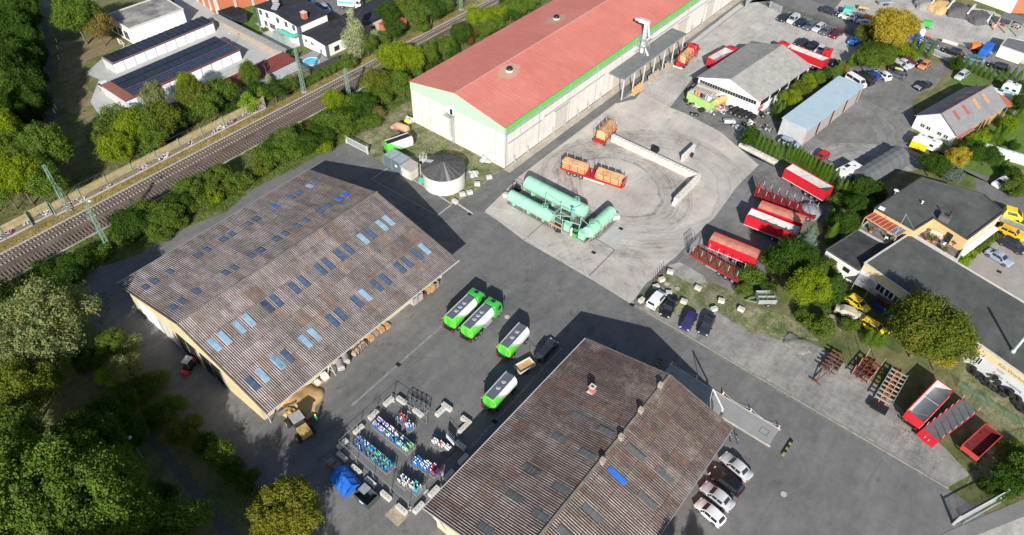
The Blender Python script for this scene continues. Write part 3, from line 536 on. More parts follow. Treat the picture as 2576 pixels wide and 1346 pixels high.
for i in range(58): mb.box(HX1,HX1+.012,HY0+i*2+1-.02,HY0+i*2+1+.02,0,7.3)
mb.build('panel_joint',SG,Hh)
for yy in (89.9,100.5,111,121,131,141,151,161,171,181): MB().tube((HX1+.1,yy,9.4),(HX1+.1,yy,.1),.06,8).build('downpipe',GV,Hh)
for i,yy in enumerate((92.3,96.6,105.2,109.2,114.2,118.2,123,150,155,160,165,170)):
    v = MB(); v.tube((HX1+.12,yy,1.7),(HX1+.28,yy,1.5),.17,8); v.tube((HX1+.28,yy,1.5),(HX1+.45,yy,.5),.17,8); v.tube((HX1+.45,yy,.5),(HX1+.75,yy,.25),.17,8); v.build('air_vent',GV,Hh)
for (ya,yb) in ((106,110.4),(128,133),(157,161.5),(172,176)):
    d = MB().box(HX1+.01,HX1+.14,ya,yb,.05,5.0).build('door',mat('door_panel',(.50,.47,.42),.8,0,.05),Hh); MB().box(HX1+.01,HX1+.22,ya-.4,yb+.4,5.0,5.2).build('door_rail',GV,d)
mb = MB(); mb.box(HX1,HX1+.3,90.5,101,5.4,5.52); mb.box(HX1,HX1+.3,102,124,5.7,5.82); mb.box(HX1,HX1+.3,136,190,6.0,6.12); mb.build('cable_tray',GV,Hh)
mb = MB(); mb.bar((HX1+.2,HY0-.15,HE+.05),(HX1+.2,HY1,HE+.05),.12,.12); mb.build('gutter',mat('gutter_blue',(.16,.22,.27),.5),Hh)
mb = MB(); mb.box(-86.4,-85.0,HY0-.5,HY0-.05,6.9,8.5); hb = mb.build('hoist_box',WW,Hh); MB().box(-85.7,-85.05,HY0-.56,HY0-.5,7.1,8.3).build('hatch',BK,hb)
ld = MB(); lx = -85.2
for s in (-.3,.3): ld.tube((lx+s,HY0-.5,0),(lx+s,HY0-.5,7.4),.035,6)
for i in range(24): ld.tube((lx-.3,HY0-.5,.3*i+.2),(lx+.3,HY0-.5,.3*i+.2),.02,5)
for i in range(8):
    z = 2.3+i*.65; ld.tube((lx-.35,HY0-.5,z),(lx-.35,HY0-1.2,z),.02,5); ld.tube((lx+.35,HY0-.5,z),(lx+.35,HY0-1.2,z),.02,5); ld.tube((lx-.35,HY0-1.2,z),(lx+.35,HY0-1.2,z),.02,5)
for s in (-.35,0,.35): ld.tube((lx+s,HY0-1.2,2.3),(lx+s,HY0-1.2,7.2),.02,5)
ld.build('caged_ladder',GV,Hh)
pf = MB(); pf.box(-86.9,-84.6,HY0-1.3,HY0-.1,6.6,6.68)
for x in (-86.9,-86,-84.6): pf.tube((x,HY0-1.3,6.6),(x,HY0-1.3,7.7),.025,5)
for z in (7.2,7.7): pf.tube((-86.9,HY0-1.3,z),(-84.6,HY0-1.3,z),.025,5)
pf.bar((-86.7,HY0-.1,5.6),(-86.7,HY0-1.2,6.6),.06); pf.bar((-84.8,HY0-.1,5.6),(-84.8,HY0-1.2,6.6),.06); pf.build('platform',GV,Hh)
for p in (p1,p2_):
    z = fzH(p.x,0)+.1; d = MB().lathe([(.8,0),(.8,.35),(.72,.42)],(p.x,p.y,z),18).build('roof_vent',CP,Hh,smooth=True)
    MB().lathe([(.72,.4),(.68,.7),(.5,.95),(.25,1.08),(.02,1.12)],(p.x,p.y,z),18).build('vent_dome',mat('dome_black',(.02,.022,.025),.12,0,.1),d,smooth=True)
# canopy beside the hall and conveyor tower
cn = thing('canopy','grey flat loading canopy on steel posts along the side of the red-roofed hall','canopy',(0,0,0))
MB().box(-71.7,-67.7,125.4,153,5.35,5.55).build('canopy_roof',mat('canopy_top',(.17,.18,.185),.8,0,.15,.8),cn)
MB().box(-67.8,-67.62,125.3,153.1,5.2,5.5).build('edge_beam',GV,cn)
for i in range(7):
    y = 125.8+i*4.45; pm = MB(); pm.bar((-67.9,y,0),(-67.9,y,5.3),.2,.2); pm.bar((-68.25,y+.5,5.3),(-67.9,y,2.8),.08); pm.build('post',GL,cn)
for y0_,y1_ in ((129,134),(136,141),(143.5,146)):
    pl = MB()
    for q in range(int((y1_-y0_)/.32)): pl.slab((-67.1,y0_+q*.32,.05),(-66.6,y0_+q*.32,.05),(-67.3,y0_+q*.32+.1,1.5),(-67.6,y0_+q*.32+.1,1.5),.1) if q%3 else pl.box(-67.4,-66.5,y0_+q*.32,y0_+q*.32+.28,.03,.5+.1*(q%4))
    tag(pl.build('timber_pile',WD if y0_<135 else WG,None),{129:'pile of pale pallets and boards leaning at the near end of the canopy',136:'pile of greyish boards and sheeting under the middle of the canopy',143.5:'short stack of weathered timber near the log truck'}[y0_],'timber pile','timber piles along the canopy')
g = MB()
for i in range(9): g.tube((-67.5,126.9+i*.35,0),(-67.5,126.9+i*.35,1.1),.02,5)
for z in (.3,1.1): g.tube((-67.5,126.9,z),(-67.5,129.7,z),.03,5)
tag(g.build('barrier_rail',GV),'low galvanised rail at the near foot of the canopy','rail')
t = thing('conveyor_tower','grey steel elevator tower with chutes rising over the canopy beside the hall','conveyor',(0,0,0))
b0 = P('c',950,370,5.6); bx,by = -71.0,b0.y
MB().box(bx-.35,bx+.35,by-.35,by+.35,5.5,12.6).build('elevator_shaft',GL,t)
MB().box(bx-1.9,bx+.7,by-.45,by+.45,12.5,13.3).build('elevator_head',GL,t)
c_ = MB(); c_.tube((bx-1.9,by,12.9),(bx-2.8,by,12.7),.35,10); c_.tube((bx+.5,by,12.4),(bx+1.3,by-.1,9.6),.22,8); c_.tube((bx+1.3,by-.1,9.6),(bx+.2,by-.2,8.2),.22,8); c_.tube((bx,by,7.6),(bx+1.9,by-.5,5.6),.24,8); c_.build('chute',GL,t)
c_ = MB(); c_.box(bx-1.2,bx+1.5,by-1.2,by+1.1,8.9,8.98); c_.box(bx-1.0,bx+1.0,by-1,by+1,7.2,7.26)
for z in (9.5,10): 
    for pq in (((-1.2,-1.2),(1.5,-1.2)),((1.5,-1.2),(1.5,1.1)),((1.5,1.1),(-1.2,1.1))): c_.tube((bx+pq[0][0],by+pq[0][1],z),(bx+pq[1][0],by+pq[1][1],z),.03,5)
for dx,dy in ((-1,-1),(1.2,-1),(1.2,1),(-1,1)): c_.bar((bx+dx,by+dy,5.55),(bx+dx*.9,by+dy*.9,8.9),.09)
c_.bar((bx-1,by-1,5.6),(bx+1.2,by-1,8.9),.06); c_.bar((bx+1.2,by-1,5.6),(bx+1.2,by+1,8.9),.06); c_.build('platform',GV,t)
# ---- generic buildings
def gable4(name,label,cat,c,he,hr,wallm,roofm,over=.35,rt=.12):
    """c: four ground corners, front-left, front-right, back-right, back-left; ridge runs front to back"""
    t = thing(name,label,cat,(0,0,0)); c = [Vector((p[0],p[1],0)) for p in c]
    mf = (c[0]+c[1])/2; mk = (c[3]+c[2])/2; Z = Vector((0,0,1))
    mb = MB(); w = [p+Z*0 for p in c]
    mb.add([*c,*[p+Z*(he-.1) for p in c],mf+Z*(hr-.12),mk+Z*(hr-.12)],[(0,1,5,8,4),(1,2,6,5),(2,3,7,9,6),(3,0,4,7)])
    mb.build('wall',wallm,t)
    ax = (mk-mf).normalized(); mb = MB()
    for (e0,e1) in ((c[0],c[3]),(c[1],c[2])):
        o = (e0-mf); o.normalize(); sl = (hr-he)/(e0-mf).length
        a = e0+o*over-ax*over+Z*(he-sl*over); d = e1+o*over+ax*over+Z*(he-sl*over); b_ = mf-ax*over+Z*hr; c2 = mk+ax*over+Z*hr
        if e0 is c[0]: mb.slab(a,b_,c2,d,rt)
        else: mb.slab(b_,a,d,c2,rt)
    rf = mb.build('roof',roofm,t); return t,c,mf,mk
def wall_pane(parent,a,b,u0,u1,z0,z1,m,out=.04,name='window',frame=None):
    """window on wall a->b (outside on the right-hand side)"""
    a = Vector((a[0],a[1],0)); b = Vector((b[0],b[1],0)); d = b-a; n = Vector((d.y,-d.x,0)).normalized()
    p = a+d*u0; q = a+d*u1; mb = MB()
    mb.add([p+Vector((0,0,z0)),q+Vector((0,0,z0)),q+Vector((0,0,z1)),p+Vector((0,0,z1)),*[v+n*out for v in (p+Vector((0,0,z0)),q+Vector((0,0,z0)),q+Vector((0,0,z1)),p+Vector((0,0,z1)))]],[(4,5,6,7),(0,4,7,3),(1,2,6,5),(3,7,6,2),(0,1,5,4)])
    o = mb.build(name,m,parent)
    if frame:
        f = MB(); N = n*(out+.02)
        for (s_,e_) in (((0,z0),(1,z0)),((1,z0),(1,z1)),((1,z1),(0,z1)),((0,z1),(0,z0)),((.5,z0),(.5,z1))):
            f.bar(p+(q-p)*s_[0]+N+Vector((0,0,s_[1])),p+(q-p)*e_[0]+N+Vector((0,0,e_[1])),.07)
        f.build('frame',frame,o)
    return o
def fibre(name,c1,c2,seam=1.0,axis=1):
    m,nt,b,tc = base(name,.85)
    col = mix(nt,ramp(nt,nz(nt,tc,.9,6,.75),.3,.7),c1,c2); col = mix(nt,math_(nt,'MULTIPLY',ramp(nt,nz(nt,tc,.25,6,.75),.5,.7),.4),col,[v*.55 for v in c1])
    sep = nt.nodes.new('ShaderNodeSeparateXYZ'); nt.links.new(tc.outputs['Object'],sep.inputs[0])
    tt = math_(nt,'LESS_THAN',math_(nt,'FRACT',math_(nt,'DIVIDE',sep.outputs[axis],seam)),.12); col = mix(nt,math_(nt,'MULTIPLY',tt,.3),col,[v*.4 for v in c1])
    nt.links.new(col,b.inputs[0]); return m
wk,c,mf,mk = gable4('workshop','white workshop with a pale grey fibre-cement gable roof and long window strips','workshop',[(-56.7,139.6),(-42.0,139.6),(-39.6,161),(-54.9,161)],4.0,6.4,WW,fibre('m_roof_grey',(.27,.26,.24),(.44,.42,.39),.5))
for i in range(22): wall_pane(wk,c[0],c[1],.03+.0425*i,.03+.0425*i+.038,2.7,3.55,GS_)
for i in range(5): wall_pane(wk,c[1],c[2],.04+.19*i,.04+.19*i+.16,2.2,3.4,GS_)
wall_pane(wk,c[1],c[2],.02,.12,1.0,2.0,mat('poster_red',(.45,.12,.12),.5),name='sign')
# blue sheet-roofed vehicle shed (open bays)
t = thing('sheet_metal_shed','grey corrugated metal shed with a light blue roof and open bays','shed',(0,0,0)); rzb = mat('blue_roof',(.42,.54,.61),.45,.1,.06,.6)
s0,s1,s2,s3 = Vector((-35.2,136.3,0)),Vector((-29.5,136.2,0)),Vector((-26.9,160.5,0)),Vector((-32.5,160.3,0)); Z = Vector((0,0,1))
mb = MB(); mb.slab(s0+Z*4.15+Vector((-.2,-.3,0)),s1+Z*3.95+Vector((.3,-.3,0)),s2+Z*3.95+Vector((.3,.3,0)),s3+Z*4.15+Vector((-.2,.3,0)),.12); mb.build('roof',rzb,t)
MB().bar(s1.lerp(s2,.01)+Z*1.9-Vector((.25,0,0)),s1.lerp(s2,.99)+Z*1.9-Vector((.25,0,0)),.05,3.7).build('gap_shade',BK,t)  # black sheet painting in the shade of the gaps between doors and posts
sm = fibre('m_shed_metal',(.40,.42,.44),(.47,.49,.50),.25,0); mb = MB()
for a_,b_ in ((s0,s1),(s0,s3),(s3,s2)): mb.bar(a_+Z*2,b_+Z*2,.08,3.9)
mb.build('wall',sm,t)
for i in range(4):
    a_ = s1.lerp(s2,i/4+.015); b_ = s1.lerp(s2,(i+1)/4-.045); d = MB(); d.bar(a_+Z*1.9,b_.lerp(a_,.07)+Z*1.9,.07,3.6); d.build('door',mat('bay_door',(.38,.39,.39),.6,.2,.08),t)
for i in range(5):
    a_ = s1.lerp(s2,min(i/4,.995)); MB().bar(a_,a_+Z*3.95,.22).build('post',mat('pink_steel',(.50,.27,.22),.7),t)
MB().bar(s1+Z*3.75+Vector((.08,0,0)),s2+Z*3.75+Vector((.08,0,0)),.12,.2).build('beam',W_('pink_steel'),t)
# house with red stripes on its roof
ru = fibre('m_roof_slate',(.20,.20,.21),(.27,.27,.28),.6)
hs,c,mf,mk = gable4('workshop_house','white gabled garage with a grey roof crossed by short red and ochre strips','house',[(-14.0,158.0),(-5.4,156.2),(-.4,174.6),(-9.2,176.4)],3.1,5.9,WW,ru)
rs = MB(); mats_ = ('tarp_rust','tarp_rust','wood','wood')
for s_ in (0,1):
    e0,e1 = (c[0],c[3]) if s_ == 0 else (c[1],c[2])
    for i,u in enumerate((.17,.36,.58,.78)):
        up_ = mf.lerp(mk,u)+Z*(5.9+.14); lo = e0.lerp(e1,u)+Z*(3.1+.14); ax = (mk-mf).normalized()*.5
        q0 = up_.lerp(lo,.12); q1 = up_.lerp(lo,.58); o = MB().slab(q0-ax,q1-ax,q1+ax,q0+ax,.03).build('roof_strip',mat('strip_red',(.34,.10,.08),.7) if i < 2 else mat('strip_ochre',(.48,.27,.12),.7),hs)
MB().bar(mf+Z*6.0,mk+Z*6.0,.25,.06).build('ridge_cap',mat('strip_pink',(.42,.24,.20),.7),hs)
for u in (.17,.32,.60,.76): wall_pane(hs,c[0],c[1],u,u+.1,1.2,2.0,GS_,frame=WW)
ow = MB(); ow.bar(c[1].lerp(c[2],.01)+Z*1.5+Vector((.06,0,0)),c[1].lerp(c[2],.98)+Z*1.5+Vector((.06,0,0)),.06,2.9); ow.build('side_cladding',mat('ochre_wall',(.48,.28,.12),.8,0,.08,1),hs)
for u in (.25,.5,.58): wall_pane(hs,c[1]+Vector((.1,0,0)),c[2]+Vector((.1,0,0)),u,u+.05,.1,2.3,GS_,name='door')
sg = MB(); sg.bar(c[1].lerp(c[2],.02)+Z*2.6+Vector((.5,0,0)),c[1].lerp(c[2],.3)+Z*2.6+Vector((.5,0,0)),1.0,.06); sg.build('awning',mat('strip_pink2',(.45,.20,.15),.7),hs)
# pale green-roofed lean-to with orange terrace roof behind
o = MB(); q = [P('u',*a,2.6) for a in ((860,265),(1000,290),(1350,490),(1220,520))]; o.slab(q[3],q[2],q[1],q[0],.08)
tt = thing('lean_to','low lean-to with a bright terracotta roof behind the striped garage','lean-to',(0,0,0)); o.build('roof',mat('terracotta',(.55,.17,.10),.8,0,.15,2),tt)
for v_ in q: MB().bar((v_.x,v_.y,0),(v_.x,v_.y,2.55),.12).build('post',WG,tt)
# flat roofed building complex
def flat(name,label,cat,c,h,wallm,roofm,par=.25,parm=None,floor=0):
    t = thing(name,label,cat,(0,0,0)); c = [Vector((p[0],p[1],0)) for p in c]; n = len(c)
    mb = MB(); mb.add([v+Z*floor for v in c]+[v+Z*(h-.02) for v in c],[(k,(k+1)%n,n+(k+1)%n,n+k) for k in range(n)]); mb.build('wall',wallm,t)
    ce = sum(c,Vector())/n; rb = MB(); rb.prism([tuple((v+(ce-v).normalized()*.05)[:2]) for v in c],h-.25,h); rb.build('roof',roofm,t)
    pb = MB()
    for k in range(n):
        a_,b_ = c[k],c[(k+1)%n]; d = (b_-a_).normalized()*.12; pb.bar(a_-d*.99+Z*(h+par/2-.06),b_-d*1.01+Z*(h+par/2-.06),.26,par)
    pb.build('parapet',parm or wallm,t); return t,c
felt = ground('m_felt',(.060,.068,.063),(.10,.105,.10),.18,1.0,(.16,.16,.15),.4,fine=.12,slab=(0,0,0,0))
felt2 = ground('m_felt_dark',(.028,.030,.033),(.065,.068,.07),.3,1.0,(.10,.10,.10),.3,fine=.12)
apr = mat('apricot',(.68,.44,.22),.8,0,.05,.6)
n0,w0,n1,n2,e0,e1 = P('h',1250,0,6),P('s',210,130,6),P('s',700,405,6),P('s',950,252,6),P('s',1375,520,6),P('s',1830,180,6)
nn = Vector((n0.x,n0.y)); back = P('h',1690,120,6)
hb,c = flat('flat_roofed_house','two-storey apricot house with a flat dark felt roof, terrace and long balcony','house',[w0,n1,n2,e0,e1,back,n0],6.0,apr,felt,.22,mat('roof_edge',(.07,.072,.075),.6))
wall_pane(hb,c[2],c[3],.50,.66,3.2,5.2,GS_,name='door',frame=BK)
for u in (.08,.32,.58,.80):
    wall_pane(hb,c[3],c[4],u,u+.12,3.9,5.2,GS_,frame=WW); wall_pane(hb,c[3],c[4],u,u+.12,.8,2.2,GS_,frame=WW)
bl = MB(); dv = (c[4]-c[3]); nrm = Vector((dv.y,-dv.x,0)).normalized(); bl.bar(c[3]+dv*.0+Z*2.9+nrm*.5,c[3]+dv*.95+Z*2.9+nrm*.5,.9,.5); bl.build('balcony',WW,hb)
cp = P('s',1085,260,6.3); chm = MB().box(cp.x-.9,cp.x+.9,cp.y-.7,cp.y+.7,5.9,7.0).build('chimney',mat('slate_chim',(.12,.11,.11),.8),hb); MB().tube((cp.x+.4,cp.y,7),(cp.x+.4,cp.y,8.3),.13,8).tube((cp.x,cp.y,7),(cp.x,cp.y,7.6),.11,8).build('flue',BK,chm)
cp = P('h',1068,100,6.6); ds = MB(); ds.tube((cp.x,cp.y,5.9),(cp.x,cp.y,6.8),.03,6); ds.lathe([(.02,0),(.3,.04),(.45,.14)],(cp.x,cp.y,6.8),16); ds.build('satellite_dish',PW,hb)
cp = P('s',800,70,6); MB().lathe([(.12,0),(.12,.5),(.2,.52),(.2,.6)],(cp.x,cp.y,5.95),10).build('roof_vent',PW,hb)
cp = P('s',300,125,6.2); MB().box(cp.x-.5,cp.x+.5,cp.y-.35,cp.y+.35,6.0,6.25).build('rooflight',PW,hb)
ap = P('s',800,330,6); at_ = MB(); top = Vector((ap.x-1.2,ap.y-.8,9.5)); foot = P('s',470,450,6); at_.tube((foot.x,foot.y,5.9),(foot.x,foot.y,10.5),.03,6)
at_.tube((foot.x,foot.y,10.4),(foot.x+2.5,foot.y+2.5,6.1),.012,4); at_.tube((foot.x,foot.y,10.4),(foot.x-2.0,foot.y+2.8,6.1),.012,4); at_.build('aerial_mast',GL,hb)
# striped glass veranda, terrace level at 3.2 m
vq = [P('s',*a,5.2) for a in ((85,245),(480,490),(620,405),(245,160))]
vr = thing('veranda','veranda roof of red and blue glass panes in a timber frame on the roof terrace','veranda',(0,0,0))
for i in range(8):
    a_ = vq[0].lerp(vq[1],i/8+.012); b_ = vq[0].lerp(vq[1],(i+1)/8-.012); d_ = vq[3].lerp(vq[2],i/8+.012); e_ = vq[3].lerp(vq[2],(i+1)/8-.012)
    MB().slab(a_,b_,e_,d_,.03).build('glass_pane',mat('pane_red',(.40,.07,.06),.15,0,.15,2) if i < 6 else mat('pane_blue',(.10,.20,.30),.15,0,.15,2),vr)
fr = MB()
for i in range(9): fr.bar(vq[0].lerp(vq[1],i/8)+Z*.05,vq[3].lerp(vq[2],i/8)+Z*.05,.1,.1)
fr.bar(vq[0]+Z*.04,vq[1]+Z*.04,.22,.14); fr.bar(vq[3]+Z*.04,vq[2]+Z*.04,.15,.12)
for v_ in vq[:2]: fr.bar((v_.x,v_.y,3.0),(v_.x,v_.y,5.2),.12)
fr.build('timber_frame',WD,vr)
la,lb_,lc_,ld_ = P('h',850,603,4.5),P('s',640,455,4.5),P('s',2090,1320,4.5),P('h',1974,1400,4.5)
far = (lc_-lb_)*1.6+lb_; farl = (ld_-la)*1.6+la
lf,c = flat('flat_roofed_garage','long flat-roofed garage workshop with pale grey walls and a cream fascia with lettering','workshop',[la,farl,far,lb_],4.5,mat('pale_blue_wall',(.60,.62,.64),.8,0,.03,.5),felt,.22,CP)
A0,A1 = c[0],c[1]; dv = (A1-A0); nrm = Vector((dv.y,-dv.x,0)).normalized(); Lw = dv.length; du = dv.normalized()
fb = MB(); fb.bar(A0+Z*3.75+nrm*.05,A1+Z*3.75+nrm*.05,.08,1.25); fb.build('fascia',mat('cream_fascia',(.72,.58,.33),.75,0,.04,.5),lf)
def on_wall(k,x,y,z):   # distance along the wall of a point seen at height z
    p = P(k,x,y,z); return (Vector((p.x,p.y,0))-A0).dot(du)
for (xa,xb,z0_,z1_,ka) in ((925,1195,1.3,2.8,'h'),(1600,1725,1.2,2.6,'h')):
    ua = on_wall(ka,xa,760 if xa < 1000 else 1190,2.2); ub = on_wall(ka,xb,920 if xb < 1300 else 1265,2.2); nW = 4 if xa < 1000 else 3
    for i in range(nW): wall_pane(lf,A0,A1,(ua+(ub-ua)*i/nW+.1)/Lw,(ua+(ub-ua)*(i+1)/nW-.1)/Lw,z0_,z1_,GS_,frame=WW)
def text(s,size,m,parent,origin,xd,up,name='lettering',depth=.01,bold=0):
    cu = bpy.data.curves.new('txt','FONT'); cu.body = s; cu.size = size; cu.extrude = depth; cu.offset = bold
    tmp = bpy.data.objects.new('txt',cu); COL.objects.link(tmp); bpy.context.view_layer.update()
    me = bpy.data.meshes.new_from_object(tmp.evaluated_get(bpy.context.evaluated_depsgraph_get())); bpy.data.objects.remove(tmp)
    o = bpy.data.objects.new(name,me); me.materials.clear(); me.materials.append(m); COL.objects.link(o)
    xd = Vector(xd).normalized(); up = Vector(up).normalized(); n = xd.cross(up)
    M_ = Matrix((xd,up,n)).transposed().to_4x4(); M_.translation = Vector(origin); o.matrix_world = M_
    if parent: o.parent = parent; o.matrix_parent_inverse = Matrix.Identity(4); o.matrix_local = M_ if parent.location.length < 1e-6 and abs(parent.rotation_euler.z) < 1e-6 else parent.matrix_basis.inverted() @ M_
    return o
grey_let = mat('letter_grey',(.30,.28,.26),.7)
u = on_wall('v',745,560,3.7); text('Kfz-Werkstatt',.85,grey_let,lf,A0+du*u+nrm*.10+Z*3.42,du,(0,0,1),bold=.012)
u = on_wall('v',700,650,2.6); text('TÜV',.62,grey_let,lf,A0+du*u+nrm*.02+Z*2.35,du,(0,0,1),bold=.01)
u = on_wall('v',655,690,1.8); text('Reifen   Kupplung',.62,grey_let,lf,A0+du*u+nrm*.02+Z*1.55,du,(0,0,1),bold=.01)
cp = P('h',1895,1230,4.5); pc = MB(); pc.tube((cp.x,cp.y,4.4),(cp.x,cp.y,9.3),.22,12); pc.tube((cp.x,cp.y,4.45),(cp.x,cp.y,4.8),.32,12); pc.build('chimney_pipe',GL,lf,smooth=True)
wa,wb,wc = P('h',580,510,3.2),P('h',805,655,3.2),P('h',800,368,3.2); wd_ = P('h',1010,480,3.2)
wf,c = flat('flat_roofed_annex','low white annex with a dark flat roof and two small windows','annex',[wa,wb,wd_,wc],3.2,WW,felt2,.12,mat('roof_edge2',(.10,.10,.105),.6))
for u_ in (.22,.62): wall_pane(wf,c[0],c[1],u_,u_+.18,1.5,2.3,GS_,frame=BK)
# roof terrace block between
ta = [P('s',*a,3.2) for a in ((640,450),(1235,800),(1372,560),(940,270),(700,420))]
tf,c = flat('roof_terrace','roof terrace paved in grey with planters and white furniture beside the apricot wall','terrace',[ta[0],ta[1],ta[2],ta[3],ta[4]],3.2,apr,mat('terrace_floor',(.17,.16,.15),.9,0,.25,1.2),.5,CP)
tb2 = [P('s',*a,3.25) for a in ((0,400),(330,580),(480,500),(130,290))]
tf2,c = flat('roof_terrace','small roof terrace with garden chairs under the striped glass veranda','terrace',tb2,3.25,mat('terrace_wall',(.35,.33,.30),.9),mat('terrace_floor',(.17,.16,.15),.9),.35,CN)
def chair(k,x,y,h,lab,m='plastic_white'):
    p = P(k,x,y,h); t = thing('garden_chair',lab,'garden chair',(p.x,p.y,h),random.uniform(0,6)); MB().box(-.25,.25,-.25,.25,.4,.45).build('seat',W_(m),t); MB().slab((-.25,.25,.45),(.25,.25,.45),(.25,.36,.95),(-.25,.36,.95),.03).build('backrest',W_(m),t)
    for a_,b_ in ((-1,-1),(1,-1),(1,1),(-1,1)): MB().bar((a_*.22,b_*.22,0),(a_*.22,b_*.22,.4),.04).build('leg',W_(m),t)
chair('s',345,520,3.35,'white plastic garden chair on the small terrace under the striped veranda'); chair('s',270,390,3.35,'pale garden chair under the middle of the red glass panes')
chair('s',1055,595,3.3,'white garden chair in the middle of the apricot-walled terrace'); chair('s',765,425,3.3,'white stacked garden chair in the left corner of the apricot-walled terrace')
def table(k,x,y,h,lx,ly,lab,rz=0,m='plastic_white'):
    p = P(k,x,y,h); t = thing('garden_table',lab,'garden table',(p.x,p.y,h),rz); MB().box(-lx/2,lx/2,-ly/2,ly/2,.7,.75).build('table_top',W_(m),t)
    for a_,b_ in ((-1,-1),(1,-1),(1,1),(-1,1)): MB().bar((a_*lx*.42,b_*ly*.4,0),(a_*lx*.42,b_*ly*.4,.7),.05).build('leg',W_(m),t)
table('s',970,480,3.6,2.0,.7,'long white garden table against the apricot wall',0)
p = P('s',435,520,3.8); t = thing('garden_table','round blue-grey table with a yellow chair behind it on the small terrace','garden table',(p.x,p.y,3.25)); MB().lathe([(.5,.7),(.5,.75)],n=18).build('table_top',GV,t); MB().tube((0,0,0),(0,0,.7),.05).build('leg',GV,t)
def pot(k,x,y,h,lab,c='leaf_mid'):
    p = P(k,x,y,h); t = thing('potted_plant',lab,'potted plant',(p.x,p.y,h)); MB().lathe([(.2,0),(.28,.4)],n=12).build('pot',OS,t); POTS.append((t,c))
POTS = []
pot('s',865,545,3.3,'terracotta potted plant left of the white table'); pot('s',945,555,3.3,'bushy potted plant below the white table'); pot('s',1075,520,3.3,'small potted plant right of the white table end'); pot('s',1075,690,3.3,'terracotta potted plant at the near parapet of the terrace'); pot('s',1195,600,3.3,'tall potted plant by the terrace corner')
pot('s',900,390,3.3,'yellowish potted plant against the apricot wall'); pot('s',150,430,3.35,'potted plant on the small terrace edge')
# ================================================================ top-left quarter
def garages(name,label,x0,x1,y0,y1,n,roofm,solar=None,h=2.4):
    t = thing(name,label,'garage row',(0,0,0))
    MB().box(x0,x1,y0,y1,0,h).build('wall',mat('garage_grey',(.50,.50,.50),.8,0,.04),t); rf = MB(); rf.box(x0-.12,x1+.15,y0-.12,y1+.12,h,h+.16); rf.build('roof',roofm,t)
    MB().box(x1+.151,x1+.19,y0-.12,y1+.12,h-.02,h+.17).build('fascia',mat('maroon',(.16,.03,.05),.6),t)
    dy = (y1-y0)/n
    for i in range(n):
        if name == 'garage_row' and solar == 2 and i == 5: MB().box(x1+.0,x1+.03,y0+dy*i+.2,y0+dy*(i+1)-.2,.03,h-.25).build('door',BK,t); continue
        MB().box(x1+.0,x1+.05,y0+dy*i+.2,y0+dy*(i+1)-.2,.03,h-.25).build('door',mat('garage_door',(.82,.83,.86),.6,0,.02),t)
    return t
g1 = garages('garage_row','row of white garages under a roof fully covered in black solar panels',-166.6,-162.2,58.9,85.6,10,SG)
for i in range(18):
    y = 59.1+i*1.46; MB().slab((-166.5,y,2.66),(-162.1,y,2.78),(-162.1,y+1.38,2.78),(-166.5,y+1.38,2.66),.06).build('solar_panel',W_('solar'),g1)
    MB().slab((-166.3,y+.9,2.75),(-162.1,y+.9,2.87),(-162.1,y+1.38,3.0),(-166.3,y+1.38,2.92),.03).build('solar_panel',W_('solar'),g1)
g2 = garages('garage_row','double row of white garages with black and blue solar panels and a bare red corner',-155.6,-146.0,52.6,81.6,11,fibre('m_garage_red',(.22,.09,.07),(.30,.13,.10),.5),2)
for i in range(18):
    y = 54.6+i*1.48
    for j in range(2): MB().slab((-155.2+j*2.6,y,2.75),(-152.7+j*2.6,y,2.82),(-152.7+j*2.6,y+1.4,2.82),(-155.2+j*2.6,y+1.4,2.75),.04).build('solar_panel',W_('solar'),g2)
    for j in range(4): MB().slab((-149.8+j*.98,y,2.8),(-149.0+j*.98,y,2.82),(-149.0+j*.98,y+1.4,2.82),(-149.8+j*.98,y+1.4,2.8),.04).build('solar_panel',W_('solar_blue'),g2)
g3 = garages('garage_row','long low garage row with a red tiled felt roof beside the railway bushes',-137.6,-132.4,42,87.2,16,W_('red_tile'))
MB().box(-132.4,-132.25,42,87.2,0,2.4).build('back_wall',mat('greyblue_wall',(.42,.45,.50),.8),g3)
MB().box(-137.9,-137.65,41.9,87.4,2.2,2.72).build('parapet',CP,g3)
# corrugated boundary wall along the garage yard
t = thing('boundary_wall','long boundary wall of grey weathered boards between the garage yard and the garden','wall',(0,0,0)); mb = MB(); mb.box(-165.6,-137.7,88.0,88.3,0,2.3); mb.build('wall',WG,t); mb = MB(); mb.slab((-165.6,87.3,2.15),(-137.7,87.3,2.15),(-137.7,88.9,2.55),(-165.6,88.9,2.55),.06)
for i in range(3): mb.box(-165.6,-137.7,87.6+i*.4,87.66+i*.4,2.3+i*.1,2.42+i*.1)
mb.build('lean_roof',mat('weathered_grey',(.26,.26,.25),.9,0,.2,2),t)
wb_,c = flat('flat_roofed_hall','white flat-roofed hall with a stained grey roof next to the large tree','hall',[(-181.6,69),(-171.2,69),(-170.6,83.2),(-181.0,83.8)],4.0,WW,ground('m_stained',(.06,.058,.055),(.32,.31,.29),.16,.8,(.05,.05,.05),.5),.3,CP)
for i in range(3): wall_pane(wb_,c[0],c[1],.15+.26*i,.33+.26*i,.6,2.6,GS_,frame=SG)
bk,c = flat('brick_building','orange brick building with pale corner pillars at the top edge','building',[(-180,92.5),(-169.3,91.5),(-166,105),(-177,110)],4.2,W_('brick'),SG,.2,CP)
for k_ in (0,1):
    for u in (.02,.35,.68,.97): 
        a_ = c[k_].lerp(c[k_+1],u); MB().bar(a_,a_+Z*4.3,.5).build('pillar',CP,bk)
sh,c = flat('garden_shed','black garden shed beside the brick building','shed',[(-166.5,90.0),(-161,90.2),(-160.4,94.0),(-166,94.0)],2.4,W_('roof_dark'),BK,.1); 
